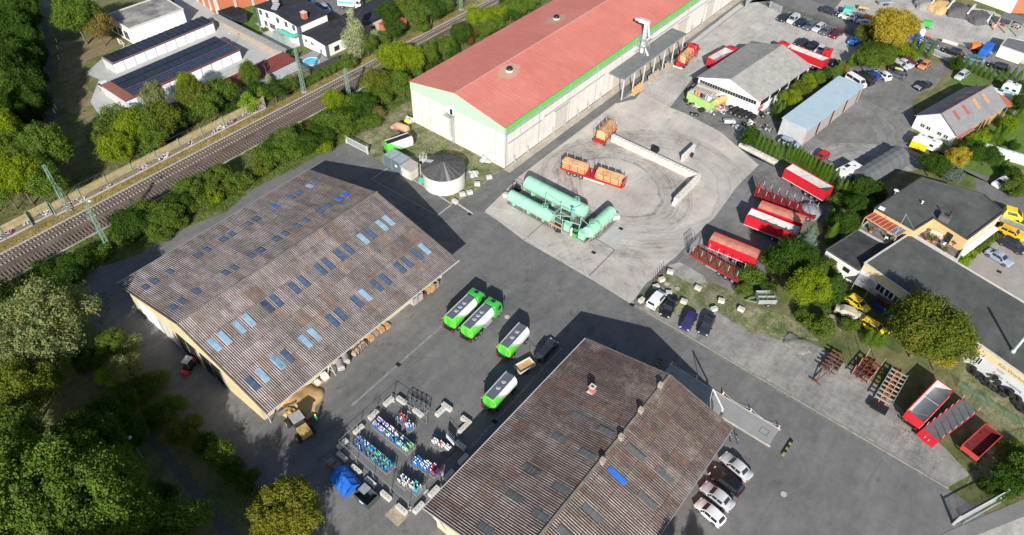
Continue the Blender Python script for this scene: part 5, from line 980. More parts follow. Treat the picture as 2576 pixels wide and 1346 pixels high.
def bottle(x,y,z,col,lab,grp,s=1.0):
    key = col
    if key not in BOT:
        bc,cc2 = {'bw':('bottle_blue','plastic_white'),'blue':('bottle_blue','bottle_blue'),'red':('bottle_red','bottle_red'),'green':('bottle_green','bottle_green'),'grey':('bottle_grey','plastic_white'),'cyan':('bottle_cyan','bottle_green'),'pink':('bottle_blue','bottle_pink')}[col]
        mat('bottle_blue',(.04,.22,.62),.4,0,.12); mat('bottle_red',(.50,.04,.05),.4,0,.12); mat('bottle_green',(.18,.50,.24),.4,0,.1); mat('bottle_grey',(.48,.48,.47),.5,.1,.1); mat('bottle_cyan',(.05,.35,.60),.4,0,.12); mat('bottle_pink',(.62,.35,.42),.4,0,.1)
        b_ = MB(); b_.lathe([(.10,0),(.11,.05),(.11,1.02),(.09,1.12),(.05,1.18)],n=8); b_.cur = 1; b_.lathe([(.085,1.12),(.07,1.2),(.055,1.38),(.03,1.42)],n=8)
        o = b_.build('gas_bottle',[W_(bc),W_(cc2)],None,smooth=True); BOT[key] = o; first = True
    else: o = BOT[key].copy(); COL.objects.link(o)
    o.location = (x,y,z); o.rotation_euler = (random.uniform(-.03,.03),random.uniform(-.03,.03),0); o.scale = (s*1.08,s*1.08,s); tag(o,lab,'gas bottle',grp)
NAMES = {'bw':'blue gas bottle with a white cap','blue':'plain blue gas bottle','red':'red gas bottle','green':'green gas bottle','grey':'grey gas bottle with a white cap','cyan':'light blue gas bottle with a green cap','pink':'blue gas bottle with a pinkish cap'}
def fill(x,y,lx,ly,cols,where,nx,ny,s=1.0,keep=1.0):
    for i in range(nx):
        for j in range(ny):
            if random.random() > keep: continue
            c_ = random.choice(cols); bottle(x+(-lx/2+lx*(i+.5)/nx)*.9,y+(-ly/2+ly*(j+.5)/ny)*.9,.18,c_,NAMES[c_]+' in '+where,NAMES[c_]+'s in '+where,s*random.uniform(.93,1.0))
x0 = -48.5
rowA = [(('bw','pink','red'),1),(('bw','pink'),1),(('bw','cyan'),.9),(('red','blue','bw'),.8),(('bw','cyan'),.8),(('green','grey'),.9)]
for i,(cs_,kp) in enumerate(rowA):
    cage(x0+.58+i*1.17,31.95,1.12,.78,f'{ORD[i]} cage from the left in the near line of the long upper bottle row'); fill(x0+.58+i*1.17,31.95,1.05,.72,cs_,'the near upper cage row',4,3,.92,.55*kp+.3)
    cage(x0+.58+i*1.17,32.78,1.12,.78,f'{ORD[i]} cage from the left in the far line of the long upper bottle row')
    if i < 2 or i in (2,3,4): fill(x0+.58+i*1.17,32.78,1.05,.72,(('pink','bw'),('pink','red','bw'),('grey','bw'),('grey',),('grey','bw'))[i],'the far upper cage row',4,2,1.0,.85 if i < 2 else .5)
    else: fill(x0+.58+i*1.17,32.78,1.05,.72,('green',),'the far upper cage row',4,2,.9,.7)
rowB = [(('blue','pink'),.7),(('blue','bw'),.6),(('cyan','blue'),.7),(('cyan',),.8),(('cyan','blue'),.5),(('blue','cyan'),.7)]
for i,(cs_,kp) in enumerate(rowB):
    cage(x0+.55+i*1.17,28.2,1.12,.78,f'{ORD[i]} cage from the left in the near line of the lower bottle row'); fill(x0+.55+i*1.17,28.2,1.05,.72,cs_,'the near lower cage row',4,3,.78,kp*.35)
    cage(x0+.55+i*1.17,29.03,1.12,.78,f'{ORD[i]} cage from the left in the far line of the lower bottle row'); fill(x0+.55+i*1.17,29.03,1.05,.72,cs_,'the far lower cage row',4,3,.85,kp)
def group_at(k,a_,b_,n,cols,where,sc_=1.0,nx=4,ny=4,ly=1.2,keep=.9):
    pa,pb = P(k,*a_,.8),P(k,*b_,.8)
    for i in range(n):
        q = pa.lerp(pb,(i+.5)/n); lx = (pb-pa).length/n*.95; cage(q.x,q.y,lx,ly,f'{ORD[i]} cage from the left of {where}'); fill(q.x,q.y,lx*.95,ly*.92,cols[i],where,nx,ny,sc_,keep)
group_at('n',(775,740),(1010,850),3,[('blue','bw'),('bw',),('red','bw')],'the three cages near the right fence',1.0,5,4,1.5,.85)
group_at('n',(945,575),(1115,655),3,[('grey',),('grey','red'),('grey',)],'the white-topped cages by the entrance',.95,4,3,.9,.9)
group_at('n',(645,905),(850,1005),2,[('bw','grey'),('grey','cyan')],'the near-end cage pair',1.0,5,4,1.4,.75)
for (x,y,cs_,lab) in ((678,375,('bw','cyan','red'),'the tilted pallet cage'),(745,440,('bw','blue','grey'),'the grey pallet cage')):
    p = P('n',x,y,.8); cage(p.x,p.y,1.2,1.2,'cage of '+lab,0); fill(p.x,p.y,1.1,1.1,cs_,lab,4,4,.95,.75)
pa,pb = P('n',735,215,.8),P('n',895,300,.8)
for i in range(4): q = pa.lerp(pb,(i+.5)/4); c_ = cage(q.x,q.y,1.05,1.0,f'{ORD[i]} empty cage from the left behind the concrete blocks',0,1.3)
for i,(x,y) in enumerate(((45,745),(100,790))): p = P('n',x,y,.5); cage(p.x,p.y,1.0,1.0,('empty cage at the far left beside the blue tarpaulin','empty cage touching the blue tarpaulin')[i])
def meshfence(lab,a_,b_,h=2.0):
    a_ = Vector((*a_,0)); b_ = Vector((*b_,0)); L = (b_-a_).length; t = thing('mesh_fence',lab,'fence panel',tuple(a_),math.atan2(b_.y-a_.y,b_.x-a_.x),'temporary mesh fence panels around the compound')
    f = MB(); f.tube((0.05,0,.1),(0.05,0,h),.025,6); f.tube((L-.05,0,.1),(L-.05,0,h),.025,6); f.tube((.05,0,h),(L-.05,0,h),.025,6); f.tube((.05,0,.15),(L-.05,0,.15),.02,6); f.build('frame',SG,t)
    g_ = MB(); n = int(L/.3)
    for i in range(1,n): g_.quad((L*i/n-.003,0,.15),(L*i/n+.003,0,.15),(L*i/n+.003,0,h),(L*i/n-.003,0,h))
    for i in range(1,6): z_ = .15+(h-.15)*i/6; g_.quad((.05,0,z_-.003),(L-.05,0,z_-.003),(L-.05,0,z_+.003),(.05,0,z_+.003))
    g_.build('mesh',SG,t); MB().box(-.35,.35,-.12,.12,0,.14).build('foot',CP,t); return t
runs = [((-36.0,26.3),(-49.4,26.6),'near side'),((-49.4,26.6),(-49.5,36.6),'left side'),((-49.5,36.6),(-42.9,36.9),'far side'),((-36.0,26.3),(-36.1,35.6),'right side')]
for a_,b_,side in runs:
    a3,b3 = Vector(a_),Vector(b_); n = max(1,round((b3-a3).length/3.3))
    for i in range(n): meshfence(f'{ORD[i]} mesh fence panel along the {side} of the bottle compound',tuple(a3.lerp(b3,i/n)),tuple(a3.lerp(b3,(i+1)/n)))
meshfence('open mesh fence panel swung out at the compound entrance',(-39.2,37.0),(-36.3,36.3))
t = thing('notice_sign','white notice board fixed at the compound entrance','sign',(-38.2,36.6,0),R(-12)); MB().box(-.9,.9,-.03,.03,1.0,1.8).build('board',PW,t); MB().box(-.85,.85,-.04,-.035,1.62,1.74).build('header',W_('bright_blue'),t); MB().tube((-.8,0,0),(-.8,0,1.9),.03,6).tube((.8,0,0),(.8,0,1.9),.03,6).build('post',GV,t)
# blue tarpaulin, bin, mat
c0 = P('n',180,920,.8); t = thing('tarpaulin_shelter','bright blue tarpaulin stretched over a ridge frame left of the compound','shelter',(c0.x,c0.y,0),R(-8)); mb = MB(); L_,wv = 1.75,1.35; nx_ = 9
for s_ in (-1,1):
    vs = []; 
    for i in range(nx_): x_ = -L_+2*L_*i/(nx_-1); vs += [(x_,0,1.75+.05*math.sin(i*1.7)),(x_+.04*math.sin(i*2.1),s_*wv*.6,1.35+.07*math.sin(i*2.3)),(x_,s_*wv,.62+.1*math.sin(i*1.9+1)),(x_,s_*(wv+.08),.15)]
    mb.add(vs,[(4*i+j,4*i+j+1,4*i+5+j,4*i+4+j) for i in range(nx_-1) for j in range(3)])
mb.quad((-L_,0,1.75),(-L_,wv,.6),(-L_,wv,.1),(-L_,-wv,.1),(-L_,-wv,.6)); mb.quad((L_,0,1.75),(L_,wv,.6),(L_,wv,.1),(L_,-wv,.1),(L_,-wv,.6)); mb.build('tarpaulin',W_('tarp_blue'),t)
c0 = P('n',365,1065,.6); t = thing('skip','grey steel skip with a half-open lid outside the compound','skip',(c0.x,c0.y,0)); mb = MB()
for (x0_,x1_,y0_,y1_) in ((-1.3,1.3,-1,-.94),(-1.3,1.3,.94,1),(-1.3,-1.24,-.94,.94),(1.24,1.3,-.94,.94)): mb.box(x0_,x1_,y0_,y1_,.1,1.15)
mb.box(-1.3,1.3,-1,1,.02,.1); mb.build('body',mat('skip_grey',(.06,.085,.09),.6,.1),t); MB().slab((-1.3,-.2,1.18),(-.1,-.2,1.18),(-.1,1,1.22),(-1.3,1,1.22),.05).build('lid',GV,t); MB().box(-.2,.5,-1.05,-1.0,.6,.85).build('label_plate',PW,t)
p = P('n',635,1230); t = tag(MB().box(-1.2,1.2,-1.0,1.0,0.02,.06).build('ground_board',WG),'brown wooden board lying on the asphalt at the near corner of the compound','board'); t.location = p
# ================================================================ weighbridge & road things
wbm = mat('weigh_deck',(.30,.30,.295),.7,.1,.08,.7)
t = thing('weighbridge','long grey steel weighbridge deck set in the yard past the shed gable','weighbridge',(0,0,0)); MB().box(-21.8,-4.1,64.9,67.95,.0,.16).build('deck',wbm,t)
mb = MB(); mb.box(-22.0,-3.9,64.6,64.85,0,.2); mb.box(-22.0,-3.9,68.0,68.25,0,.2); mb.build('edge_rail',CN,t)
for x_ in (-20.3,-5.6): f = MB(); f.box(x_-.6,x_+.6,65.9,65.95,.161,.17); f.box(x_-.6,x_+.6,66.9,66.95,.161,.17); f.box(x_-.6,x_-.55,65.95,66.9,.161,.17); f.box(x_+.55,x_+.6,65.95,66.9,.161,.17); f.build('inspection_hatch',BK,t)
cones = [('k',1158,125,'first'),('k',1335,228,'second'),('k',1522,340,'third'),('k',1718,460,'fourth'),('k',1918,580,'fifth')]; cps = []
cone0 = None
for i,(k,x,y,o_) in enumerate(cones):
    p = P(k,x,y,.5); cps.append(p)
    if cone0 is None:
        cone0 = thing('traffic_cone','','traffic cone',(0,0,0),0,'traffic cones linked by a chain beside the weighbridge'); MB().box(-.22,.22,-.22,.22,0,.04).build('base',W_('orange'),cone0)
        b_ = MB(); pr = [(.17,.04),(.13,.25),(.10,.42),(.07,.6),(.04,.78)]
        for q_ in range(4): b_.cur = q_ % 2; b_.lathe([pr[q_],pr[q_+1]],n=12)
        b_.build('cone',[mat('cone_red',(.80,.08,.03),.5),PW],cone0); r_ = cone0; r_.location = (p.x,p.y,0)
    else: r_ = dup(cone0,(p.x,p.y,0),0)
    r_['label'] = f'{o_} red and white traffic cone of the chained line, counted from the shed gable'
for i in range(4):
    a_,b_ = cps[i],cps[i+1]; mb = MB()
    if i == 1: continue
    for q_ in range(8):
        u0,u1 = q_/8,(q_+1)/8; f_ = lambda u: Vector((a_.x+(b_.x-a_.x)*u,a_.y+(b_.y-a_.y)*u,.72-.6*4*u*(1-u)*.9)); mb.tube(f_(u0),f_(u1),.018,4)
    tag(mb.build('barrier_chain',PW),f'white chain hanging between the {ORD[i]} and {ORD[i+1]} cone','chain','chains between the cones')
mat('hazard_yellow',(.28,.25,.06),.9,0,.4,3,dirt=.5)
for (a_,b_,lab) in ((('l',270,780),('l',335,675),'yellow and black striped kerb stone past the weighbridge end'),(('k',1035,165),('k',1080,105),'yellow and black striped kerb stone in the shade of the shed gable')):
    q0,q1 = P(*a_,.2),P(*b_,.2); t = thing('hazard_kerb',lab,'kerb stone',(q0.x,q0.y,0),math.atan2(q1.y-q0.y,q1.x-q0.x)); L = (q1-q0).length; m0 = MB()
    for i in range(6): m0.cur = i % 2; m0.box(L*i/6,L*(i+1)/6,-.22,.22,0,.3,0,.06)
    m0.build('striped_stone',[W_('hazard_yellow'),BK],t)
# sampling arm on the shed gable
pa = P('k',1510,495,1.2); t = thing('grain_sampler','grey articulated sampling crane beside the weighbridge','sampling crane',(-11.3,61.6,0)); MB().box(-.5,.5,-.4,.4,0,1.4).build('base',GV,t); mb = MB(); mb.bar((0,0,1.4),(.1,1.0,4.6),.24); mb.bar((.1,1.0,4.6),(-2.3,1.8,6.4),.18); mb.tube((-2.3,1.8,6.4),(-2.2,2.0,3.9),.05,6); mb.bar((.2,.4,1.4),(.3,1.3,3.6),.1); mb.build('arm',GL,t); hh_ = MB(); hh_.tube((.1,.9,4.4),(.5,.8,2.5),.06,6); hh_.tube((.5,.8,2.5),(.2,.2,1.2),.06,6); hh_.build('hose',SG,t)
# bicycle leaning at the shed
def bicycle(k,x,y,rz,lab):
    p = P(k,x,y,.3); t = thing('bicycle',lab,'bicycle',(p.x,p.y,0),rz,None)
    for x_ in (-.52,.52):
        wv_ = MB(); n = 20
        for i in range(n): a0,a1 = 2*math.pi*i/n,2*math.pi*(i+1)/n; wv_.tube((x_+.33*math.cos(a0),0,.34+.33*math.sin(a0)),(x_+.33*math.cos(a1),0,.34+.33*math.sin(a1)),.022,4)
        for i in range(6): a0 = math.pi*i/6; wv_.tube((x_+.33*math.cos(a0),0,.34+.33*math.sin(a0)),(x_-.33*math.cos(a0),0,.34-.33*math.sin(a0)),.006,3)
        wv_.build('wheel',TYM,t)
    f = MB()
    for a_,b_ in (((-.52,0,.34),(-.15,0,.34)),((-.52,0,.34),(-.2,0,.75)),((-.15,0,.34),(-.22,0,.85)),((-.15,0,.34),(.36,0,.75)),((-.2,0,.78),(.36,0,.85)),((.52,0,.34),(.36,0,.95))): f.tube(a_,b_,.025,6)
    f.build('frame',GL,t); MB().box(-.36,-.1,-.08,.08,.86,.93).build('saddle',BK,t); MB().tube((.34,-.28,1.0),(.34,.28,1.0),.02,6).tube((.36,0,.9),(.34,0,1.0),.02,6).build('handlebar',BK,t); return t
bicycle('k',1615,665,R(-50),'silver bicycle parked outside the shed corner by the weighbridge'); bicycle('k',1572,650,R(-60),'dark bicycle half hidden behind the silver one at the shed corner')
# ================================================================ CARS
def patch(mb,q,u0,u1,v0,v1,off=.012):
    """pane on the quad q (bottom-left, bottom-right, top-right, top-left)"""
    q = [Vector(p) for p in q]; f = lambda u,v: (q[0]*(1-u)+q[1]*u)*(1-v)+(q[3]*(1-u)+q[2]*u)*v
    c = [f(u0,v0),f(u1,v0),f(u1,v1),f(u0,v1)]; n = (c[1]-c[0]).cross(c[3]-c[0]).normalized()*off
    mb.quad(*[p+n for p in c])
KIND = {  # length, width, cabin stations: nose, cowl, roof front, roof rear, tail-top, tail ; heights bonnet, belt, roof, tail deck
 'hatch':  (4.1,1.76,2.05,1.05,.40,-1.45,-1.92,-2.05,.80,.92,1.46,.95),
 'sedan':  (4.6,1.80,2.30,1.10,.45,-1.05,-1.55,-2.30,.80,.90,1.43,1.00),
 'wagon':  (4.7,1.82,2.35,1.15,.50,-1.80,-2.25,-2.35,.82,.93,1.48,.98),
 'suv':    (4.5,1.86,2.25,1.15,.50,-1.70,-2.12,-2.25,.98,1.08,1.68,1.10),
 'van':    (4.3,1.82,2.15,1.35,.75,-2.02,-2.12,-2.15,.98,1.08,1.84,1.10),
 'minibus':(5.2,1.95,2.60,2.10,1.55,-2.45,-2.56,-2.60,1.15,1.25,2.05,1.2)}
PROTO = {}
def make_car(kind):
    L,W,nose,cowl,rf,rr,tt_,tail,hb_,belt,roof,deck = KIND[kind]
    t = thing(kind+'_car' if kind not in ('van','minibus') else kind,'','car'); hw = W/2
    st = [ # x, z bottom, z shoulder, half-width shoulder, z top, half-width top
     (tail,.42,.72,hw*.86,.74,hw*.72),(tail+.12,.26,deck-.08,hw*.96,deck,hw*.80),(tt_,.24,belt,hw*.985,deck,hw*.84) if tt_-tail > .5 else (tail+.14,.25,belt,hw*.97,deck+.0,hw*.84),
     (rr,.24,belt,hw,roof-.03,hw*.72),((rr+rf)/2,.24,belt,hw,roof,hw*.76),(rf,.24,belt,hw,roof-.04,hw*.73),(cowl,.24,belt-.02,hw,belt+.02,hw*.84),((cowl+nose)/2,.24,hb_+.02,hw*.98,hb_+.07,hw*.82),(nose-.2,.24,hb_-.12,hw*.93,hb_-.05,hw*.74),(nose,.34,.60,hw*.80,.64,hw*.6)]
    mb = MB(); n = 8; vs = []
    for (x,zb,zs,ws,zt_,wt) in st: vs += [(x,-ws*.93,zb),(x,-ws,zb+(zs-zb)*.55),(x,-ws*.985,zs),(x,-wt,zt_),(x,wt,zt_),(x,ws*.985,zs),(x,ws,zb+(zs-zb)*.55),(x,ws*.93,zb)]
    fs = [(i*n+j,i*n+(j+1)%n,(i+1)*n+(j+1)%n,(i+1)*n+j) for i in range(len(st)-1) for j in range(n)]+[tuple(range(n)),tuple(range((len(st)-1)*n,len(st)*n))[::-1]]
    mb.add(vs,fs); bd = mb.build('body',paint('paint_silver',(.48,.50,.53)),t,smooth=True)
    V = lambda i,j: vs[i*n+j]; g = MB()
    for s_ in (0,1):
        a_,b_ = (2,3) if s_ == 0 else (5,4)
        def side(i0,i1,u0,u1):
            q = (V(i0,a_),V(i1,a_),V(i1,b_),V(i0,b_)) if s_ == 0 else (V(i1,a_),V(i0,a_),V(i0,b_),V(i1,b_)); 
            patch(g,q,*( (u0,u1) if s_ == 0 else (1-u1,1-u0)),.10,.88)
        if kind != 'van': side(3,4,.05 if kind not in ('sedan','hatch') else .0,.95)
        side(4,5,.03,.98)
        q = (V(5,a_),V(6,a_),V(5,b_)) if s_ == 0 else (V(6,a_),V(5,a_),V(5,b_)); c = sum((Vector(p) for p in q),Vector())/3
        pts = [Vector(p).lerp(c,.15) for p in q]; nn_ = (pts[1]-pts[0]).cross(pts[2]-pts[0]).normalized()*.012; g.quad(*[p+nn_ for p in pts])
    patch(g,(V(6,3),V(6,4),V(5,4),V(5,3)),.06,.94,.06,.95); patch(g,(V(2,4),V(2,3),V(3,3),V(3,4)),.08,.92,.08,.92)
    if kind in ('wagon','hatch'): pass
    g.build('windows',GS_,t,fix=False)
    wr = .34 if kind in ('suv','van','minibus') else .32
    for x_ in (nose-.85,tail+.85):
        for s_ in (-1,1):
            w_ = MB(); w_.lathe([(wr*.6,-.11),(wr,-.11),(wr,.11),(wr*.6,.11)],n=16,axis='y'); w_.cur = 1; w_.lathe([(.01,-.1),(wr*.62,-.115*1),(wr*.62,.115),(.01,.1)],n=10,axis='y')
            o = w_.build('wheel',[TYM,W_('rim')],t); o.location = (x_,s_*(hw-.09),wr)
            ar = MB(); 
            for q_ in range(9): 
                a0,a1 = math.pi*q_/9,math.pi*(q_+1)/9; r1 = wr+.06
                ar.quad((x_+r1*math.cos(a0),s_*(hw+.004),wr+r1*math.sin(a0)),(x_+r1*math.cos(a1),s_*(hw+.004),wr+r1*math.sin(a1)),(x_+wr*.9*math.cos(a1),s_*(hw+.004),wr+wr*.9*math.sin(a1)),(x_+wr*.9*math.cos(a0),s_*(hw+.004),wr+wr*.9*math.sin(a0)))
            ar.build('wheel_arch',BK,t)
    for s_ in (-1,1):
        MB().box(nose-.22,nose-.02,s_*hw*.72-.17,s_*hw*.72+.17,hb_-.22,hb_-.07,.02,.03).build('headlight',W_('headlamp'),t)
        MB().box(tail-.01,tail+.16,s_*hw*.80-.12,s_*hw*.80+.12,deck-.30,deck-.10).build('tail_light',W_('tail_lamp'),t)
        MB().box(cowl-.35,cowl-.2,s_*(hw+.09)-.09,s_*(hw+.09)+.09,belt,belt+.13).build('mirror',BK,t)
    if kind in ('wagon','suv'):
        for s_ in (-1,1): MB().bar((rr+.2,s_*hw*.68,roof+.03),(rf-.1,s_*hw*.68,roof+.03),.04).build('roof_rail',BK,t)
    return t
PAINTS = dict(silver=(.46,.48,.51),white=(.78,.79,.80),black=(.012,.013,.016),navy=(.015,.02,.06),blue=(.02,.16,.55),purple=(.035,.028,.13),grey=(.10,.11,.13),dark=(.025,.03,.04),red=(.55,.015,.03),burgundy=(.13,.01,.03),
  orange=(.60,.22,.07),olive=(.16,.17,.12),teal=(.10,.20,.24),yellow=(.86,.62,.02),amber=(.88,.45,.01),lightblue=(.30,.36,.46),royal=(.02,.07,.35))
CARS = []
def car(kind,col,k,rear,front,lab,cat='car',h=.7,sc_=None):
    c,a,l = seg(k,rear,front,h)
    if kind not in PROTO: PROTO[kind] = make_car(kind); t = PROTO[kind]; t.location = (c.x,c.y,0.02); t.rotation_euler = (0,0,a)
    else: t = dup(PROTO[kind],(c.x,c.y,0.02),a)
    t['label'] = lab; t['category'] = cat
    for ch in t.children:
        if ch.name.startswith('body'): setmat(ch,0,paint('paint_'+col,PAINTS[col]))
    if sc_: t.scale = sc_
    return t
car('sedan','silver','k',(1700,935),(1530,785),'silver saloon parked nearest the bicycle at the shed corner')
car('wagon','black','k',(1655,1045),(1440,885),'black estate car parked between two silver saloons beside the shed')
car('sedan','silver','k',(1570,1140),(1395,1000),'silver saloon parked between the black estate and the white hatchback')
car('hatch','white','k',(1515,1260),(1345,1110),'white hatchback, last in the row of cars beside the shed')
car('van','white','g',(1190,1265),(1270,1175),'small white van parked at the corner of the weed patch')
car('sedan','black','g',(1350,1215),(1290,1325),'shiny black saloon parked beside the small white van')
car('hatch','purple','m',(1743,788),(1722,825),'purple-blue hatchback parked by the concrete kerb')
car('sedan','dark','m',(1788,793),(1768,838),'dark saloon parked right of the purple-blue hatchback')
car('wagon','dark','m',(1358,900),(1392,860),'dark grey estate car hitched to the small flat trailer')
for (col,kd,x0,y0,x1,y1,lab) in [('dark','hatch',308,108,244,140,'near-black hatchback at the upper end of the upper parking row'),('silver','van',372,118,312,158,'silver high-roof car second in the upper parking row'),('navy','hatch',428,138,362,180,'dark blue hatchback third in the upper parking row'),('grey','wagon',505,163,425,202,'grey estate fourth in the upper parking row'),
    ('silver','wagon',560,170,488,215,'silver estate fifth in the upper parking row'),('grey','hatch',610,200,540,238,'dark grey car sixth in the upper parking row'),('burgundy','wagon',688,213,610,262,'burgundy car at the lower end of the upper parking row')]:
    car(kd,col,'d',(x0,y0),(x1,y1),lab)
car('hatch','dark','d',(438,285),(366,318),'dark car nearest the workshop in the lower parking row'); car('wagon','black','d',(505,308),(432,345),'black car beside it in the lower parking row, left of the red truck cab'); car('hatch','silver','d',(560,328),(510,368),'pale car half hidden by the red truck cab')
car('suv','blue','d',(815,268),(745,308),'bright blue car parked alone near the golden tree'); car('wagon','black','d',(895,298),(825,340),'black car in the shade below the golden tree')
car('wagon','dark','d',(545,62),(648,92),'dark estate on the street at the top'); car('suv','white','d',(775,130),(678,103),'white car on the street, left of the silver-white one'); car('wagon','silver','d',(900,172),(812,148),'silver-white car on the street touching the golden tree')
car('van','royal','q',(845,410),(945,450),'dark blue van on the street just right of the golden tree'); car('wagon','grey','q',(1170,540),(990,490),'grey estate on the street past the blue van'); car('wagon','black','q',(1455,635),(1250,575),'black estate on the street by the yard gate'); car('wagon','teal','q',(1705,715),(1520,660),'blue-grey estate on the street left of the last black car'); car('wagon','black','q',(2010,815),(1775,745),'black estate at the right end of the street row')
car('hatch','black','q',(735,645),(855,690),'black wrecked car at the far end of the scrapyard row'); car('hatch','burgundy','q',(770,690),(890,745),'dark red car beside the black wreck in the scrapyard'); car('sedan','silver','q',(700,705),(855,775),'silver-blue car in the middle of the scrapyard row'); car('hatch','silver','q',(650,740),(800,805),'grey-green silver car with its bonnet towards the lot'); car('hatch','black','q',(630,790),(780,840),'black wreck covered by a crumpled yellow sheet')
p = P('q',720,815,1.4); mb = MB(); mb.add([(-.9,-.5,0),(.1,-.6,.12),(1.0,-.4,.02),(-1,.2,.1),(0,.1,.25),(.9,.2,.1),(-.7,.7,0),(.2,.6,.1),(.8,.6,-.05)],[(0,1,4,3),(1,2,5,4),(3,4,7,6),(4,5,8,7)]); o = tag(mb.build('tarpaulin_sheet',mat('pale_yellow',(.70,.70,.20),.6)),'crumpled pale yellow sheet lying on a black wreck','sheet'); o.location = (p.x,p.y,1.42)
car('wagon','grey','q',(785,905),(600,835),'dark grey estate parked right of the white hatchback in the scrapyard'); car('suv','white','q',(600,935),(455,830),'white car between the blue and grey cars in the scrapyard'); car('wagon','royal','q',(460,915),(330,850),'dark blue estate squeezed beside the black van'); car('minibus','black','q',(400,970),(215,870),'black van parked beside the white minibus','van',1.0)
car('minibus','white','q',(100,880),(325,1020),'long white minibus behind the blue-roofed shed','minibus',1.0); car('hatch','orange','q',(1075,725),(965,800),'orange-brown hatchback by the entrance gate of the scrapyard'); car('wagon','silver','q',(1515,840),(1400,925),'silver estate parked on the grass near the striped garage')
t = car('sedan','black','q',(1090,975),(915,1040),'black stripped car without its bonnet, alone in the middle of the scrap lot'); MB().box(1.2,2.25,-.75,.75,.55,.9).build('engine_bay',GV,t)
car('wagon','lightblue','d',(255,985),(385,1035),'grey-blue estate at the near corner of the blue-roofed shed'); car('hatch','red','d',(580,1080),(510,1130),'bright red hatchback in front of the conifer hedge'); car('sedan','olive','d',(590,1160),(500,1165),'dull olive car hidden behind the hedge'); car('sedan','grey','d',(355,1085),(440,1115),'grey car half hidden by the hedge below the estate'); car('sedan','dark','d',(440,1120),(520,1165),'dark car in the shade between the grey and olive cars')
car('hatch','white','d',(1865,1265),(1765,1310),'white hatchback on the garden driveway'); car('sedan','lightblue','s',(1640,660),(1920,830),'silver coupe parked by the hedge of the apricot house'); car('suv','dark','s',(1810,520),(2085,670),'dark off-road estate parked above the silver coupe'); car('wagon','amber','s',(1800,370),(2070,490),'amber-yellow estate behind the dark off-road car')
c_ = car('hatch','yellow','h',(725,830),(875,940),'bright yellow breakdown car with lettering on its bonnet in the shaded yard'); text('ADAC',.5,BK,c_,(1.75,-.62,.90),(0,1,0),(-1,0,.08),bold=.015)
MB().box(-.25,.1,-.35,.35,1.45,1.55).build('light_bar',W_('amber'),c_)
car('wagon','yellow','h',(845,1010),(985,1095),'dull yellow estate half hidden by conifers in the shaded yard')
t = car('sedan','white','h',(680,930),(800,970),'dirty cream convertible under a cover beside the yellow breakdown car'); 
for ch in t.children:
    if ch.name.startswith('body'): setmat(ch,0,mat('dirty_cream',(.45,.42,.33),.8,0,.2,2))
    if ch.name.startswith('windows'): setmat(ch,0,mat('dirty_cream',(.45,.42,.33),.8,0,.2,2))
# yellow recovery truck
c,a,l = seg('s',(1850,170),(2060,220),1.2); t = thing('recovery_truck','yellow recovery truck with a bare flat bed beside the apricot house','recovery truck',(c.x,c.y,0),a-.05)
mb = MB(); mb.add([(-1.6,-1,.5),(1.6,-1,.5),(1.6,1,.5),(-1.6,1,.5),(-1.6,-.95,1.2),(1.7,-.95,1.15),(1.7,.95,1.15),(-1.6,.95,1.2),(-1.5,-.85,2.1),(.3,-.8,2.1),(.3,.8,2.1),(-1.5,.85,2.1)],[(0,1,2,3),(0,1,5,4),(1,2,6,5),(2,3,7,6),(3,0,4,7),(4,5,9,8),(6,7,11,10),(5,6,10,9),(7,4,8,11),(8,9,10,11)]); mb.build('cab',paint('paint_yellow',PAINTS['yellow']),t)
g = MB(); patch(g,((1.5,-.93,1.2),(1.5,.93,1.2),(.35,.78,2.05),(.35,-.78,2.05)),.06,.94,.1,.95,.08); patch(g,((-1.4,-.95,1.2),(1.2,-.95,1.2),(.3,-.8,2.05),(-1.3,-.85,2.05)),.1,.9,.1,.85,.03); patch(g,((1.2,.95,1.2),(-1.4,.95,1.2),(-1.3,.85,2.05),(.3,.8,2.05)),.1,.9,.1,.85,.03); g.build('windows',GS_,t,fix=False)
for x_ in (-1.0,1.0):
    for s_ in (-.9,.9): o=MB().lathe([(.05,-.13),(.38,-.13),(.38,.13),(.05,.13)],n=14,axis='y').build('wheel',TYM,t); o.location=(x_,s_,.38)
c2,a2,l2 = seg('s',(1790,240),(2080,370),1.0); t = thing('car_transporter_bed','grey flat recovery bed standing between the yellow truck cab and the amber car','flat bed',(c2.x,c2.y,0),a2); MB().box(-2.6,2.6,-1.0,1.0,.7,.8).build('bed',GV,t); MB().box(-2.7,2.6,-1.08,-1.0,.62,.86).box(-2.7,2.6,1.0,1.08,.62,.86).build('side_rail',W_('yellow'),t)
for x_ in (-1.4,-.6):
    for s_ in (-.85,.85): o=MB().lathe([(.05,-.12),(.34,-.12),(.34,.12),(.05,.12)],n=14,axis='y').build('wheel',TYM,t); o.location=(x_,s_,.34)
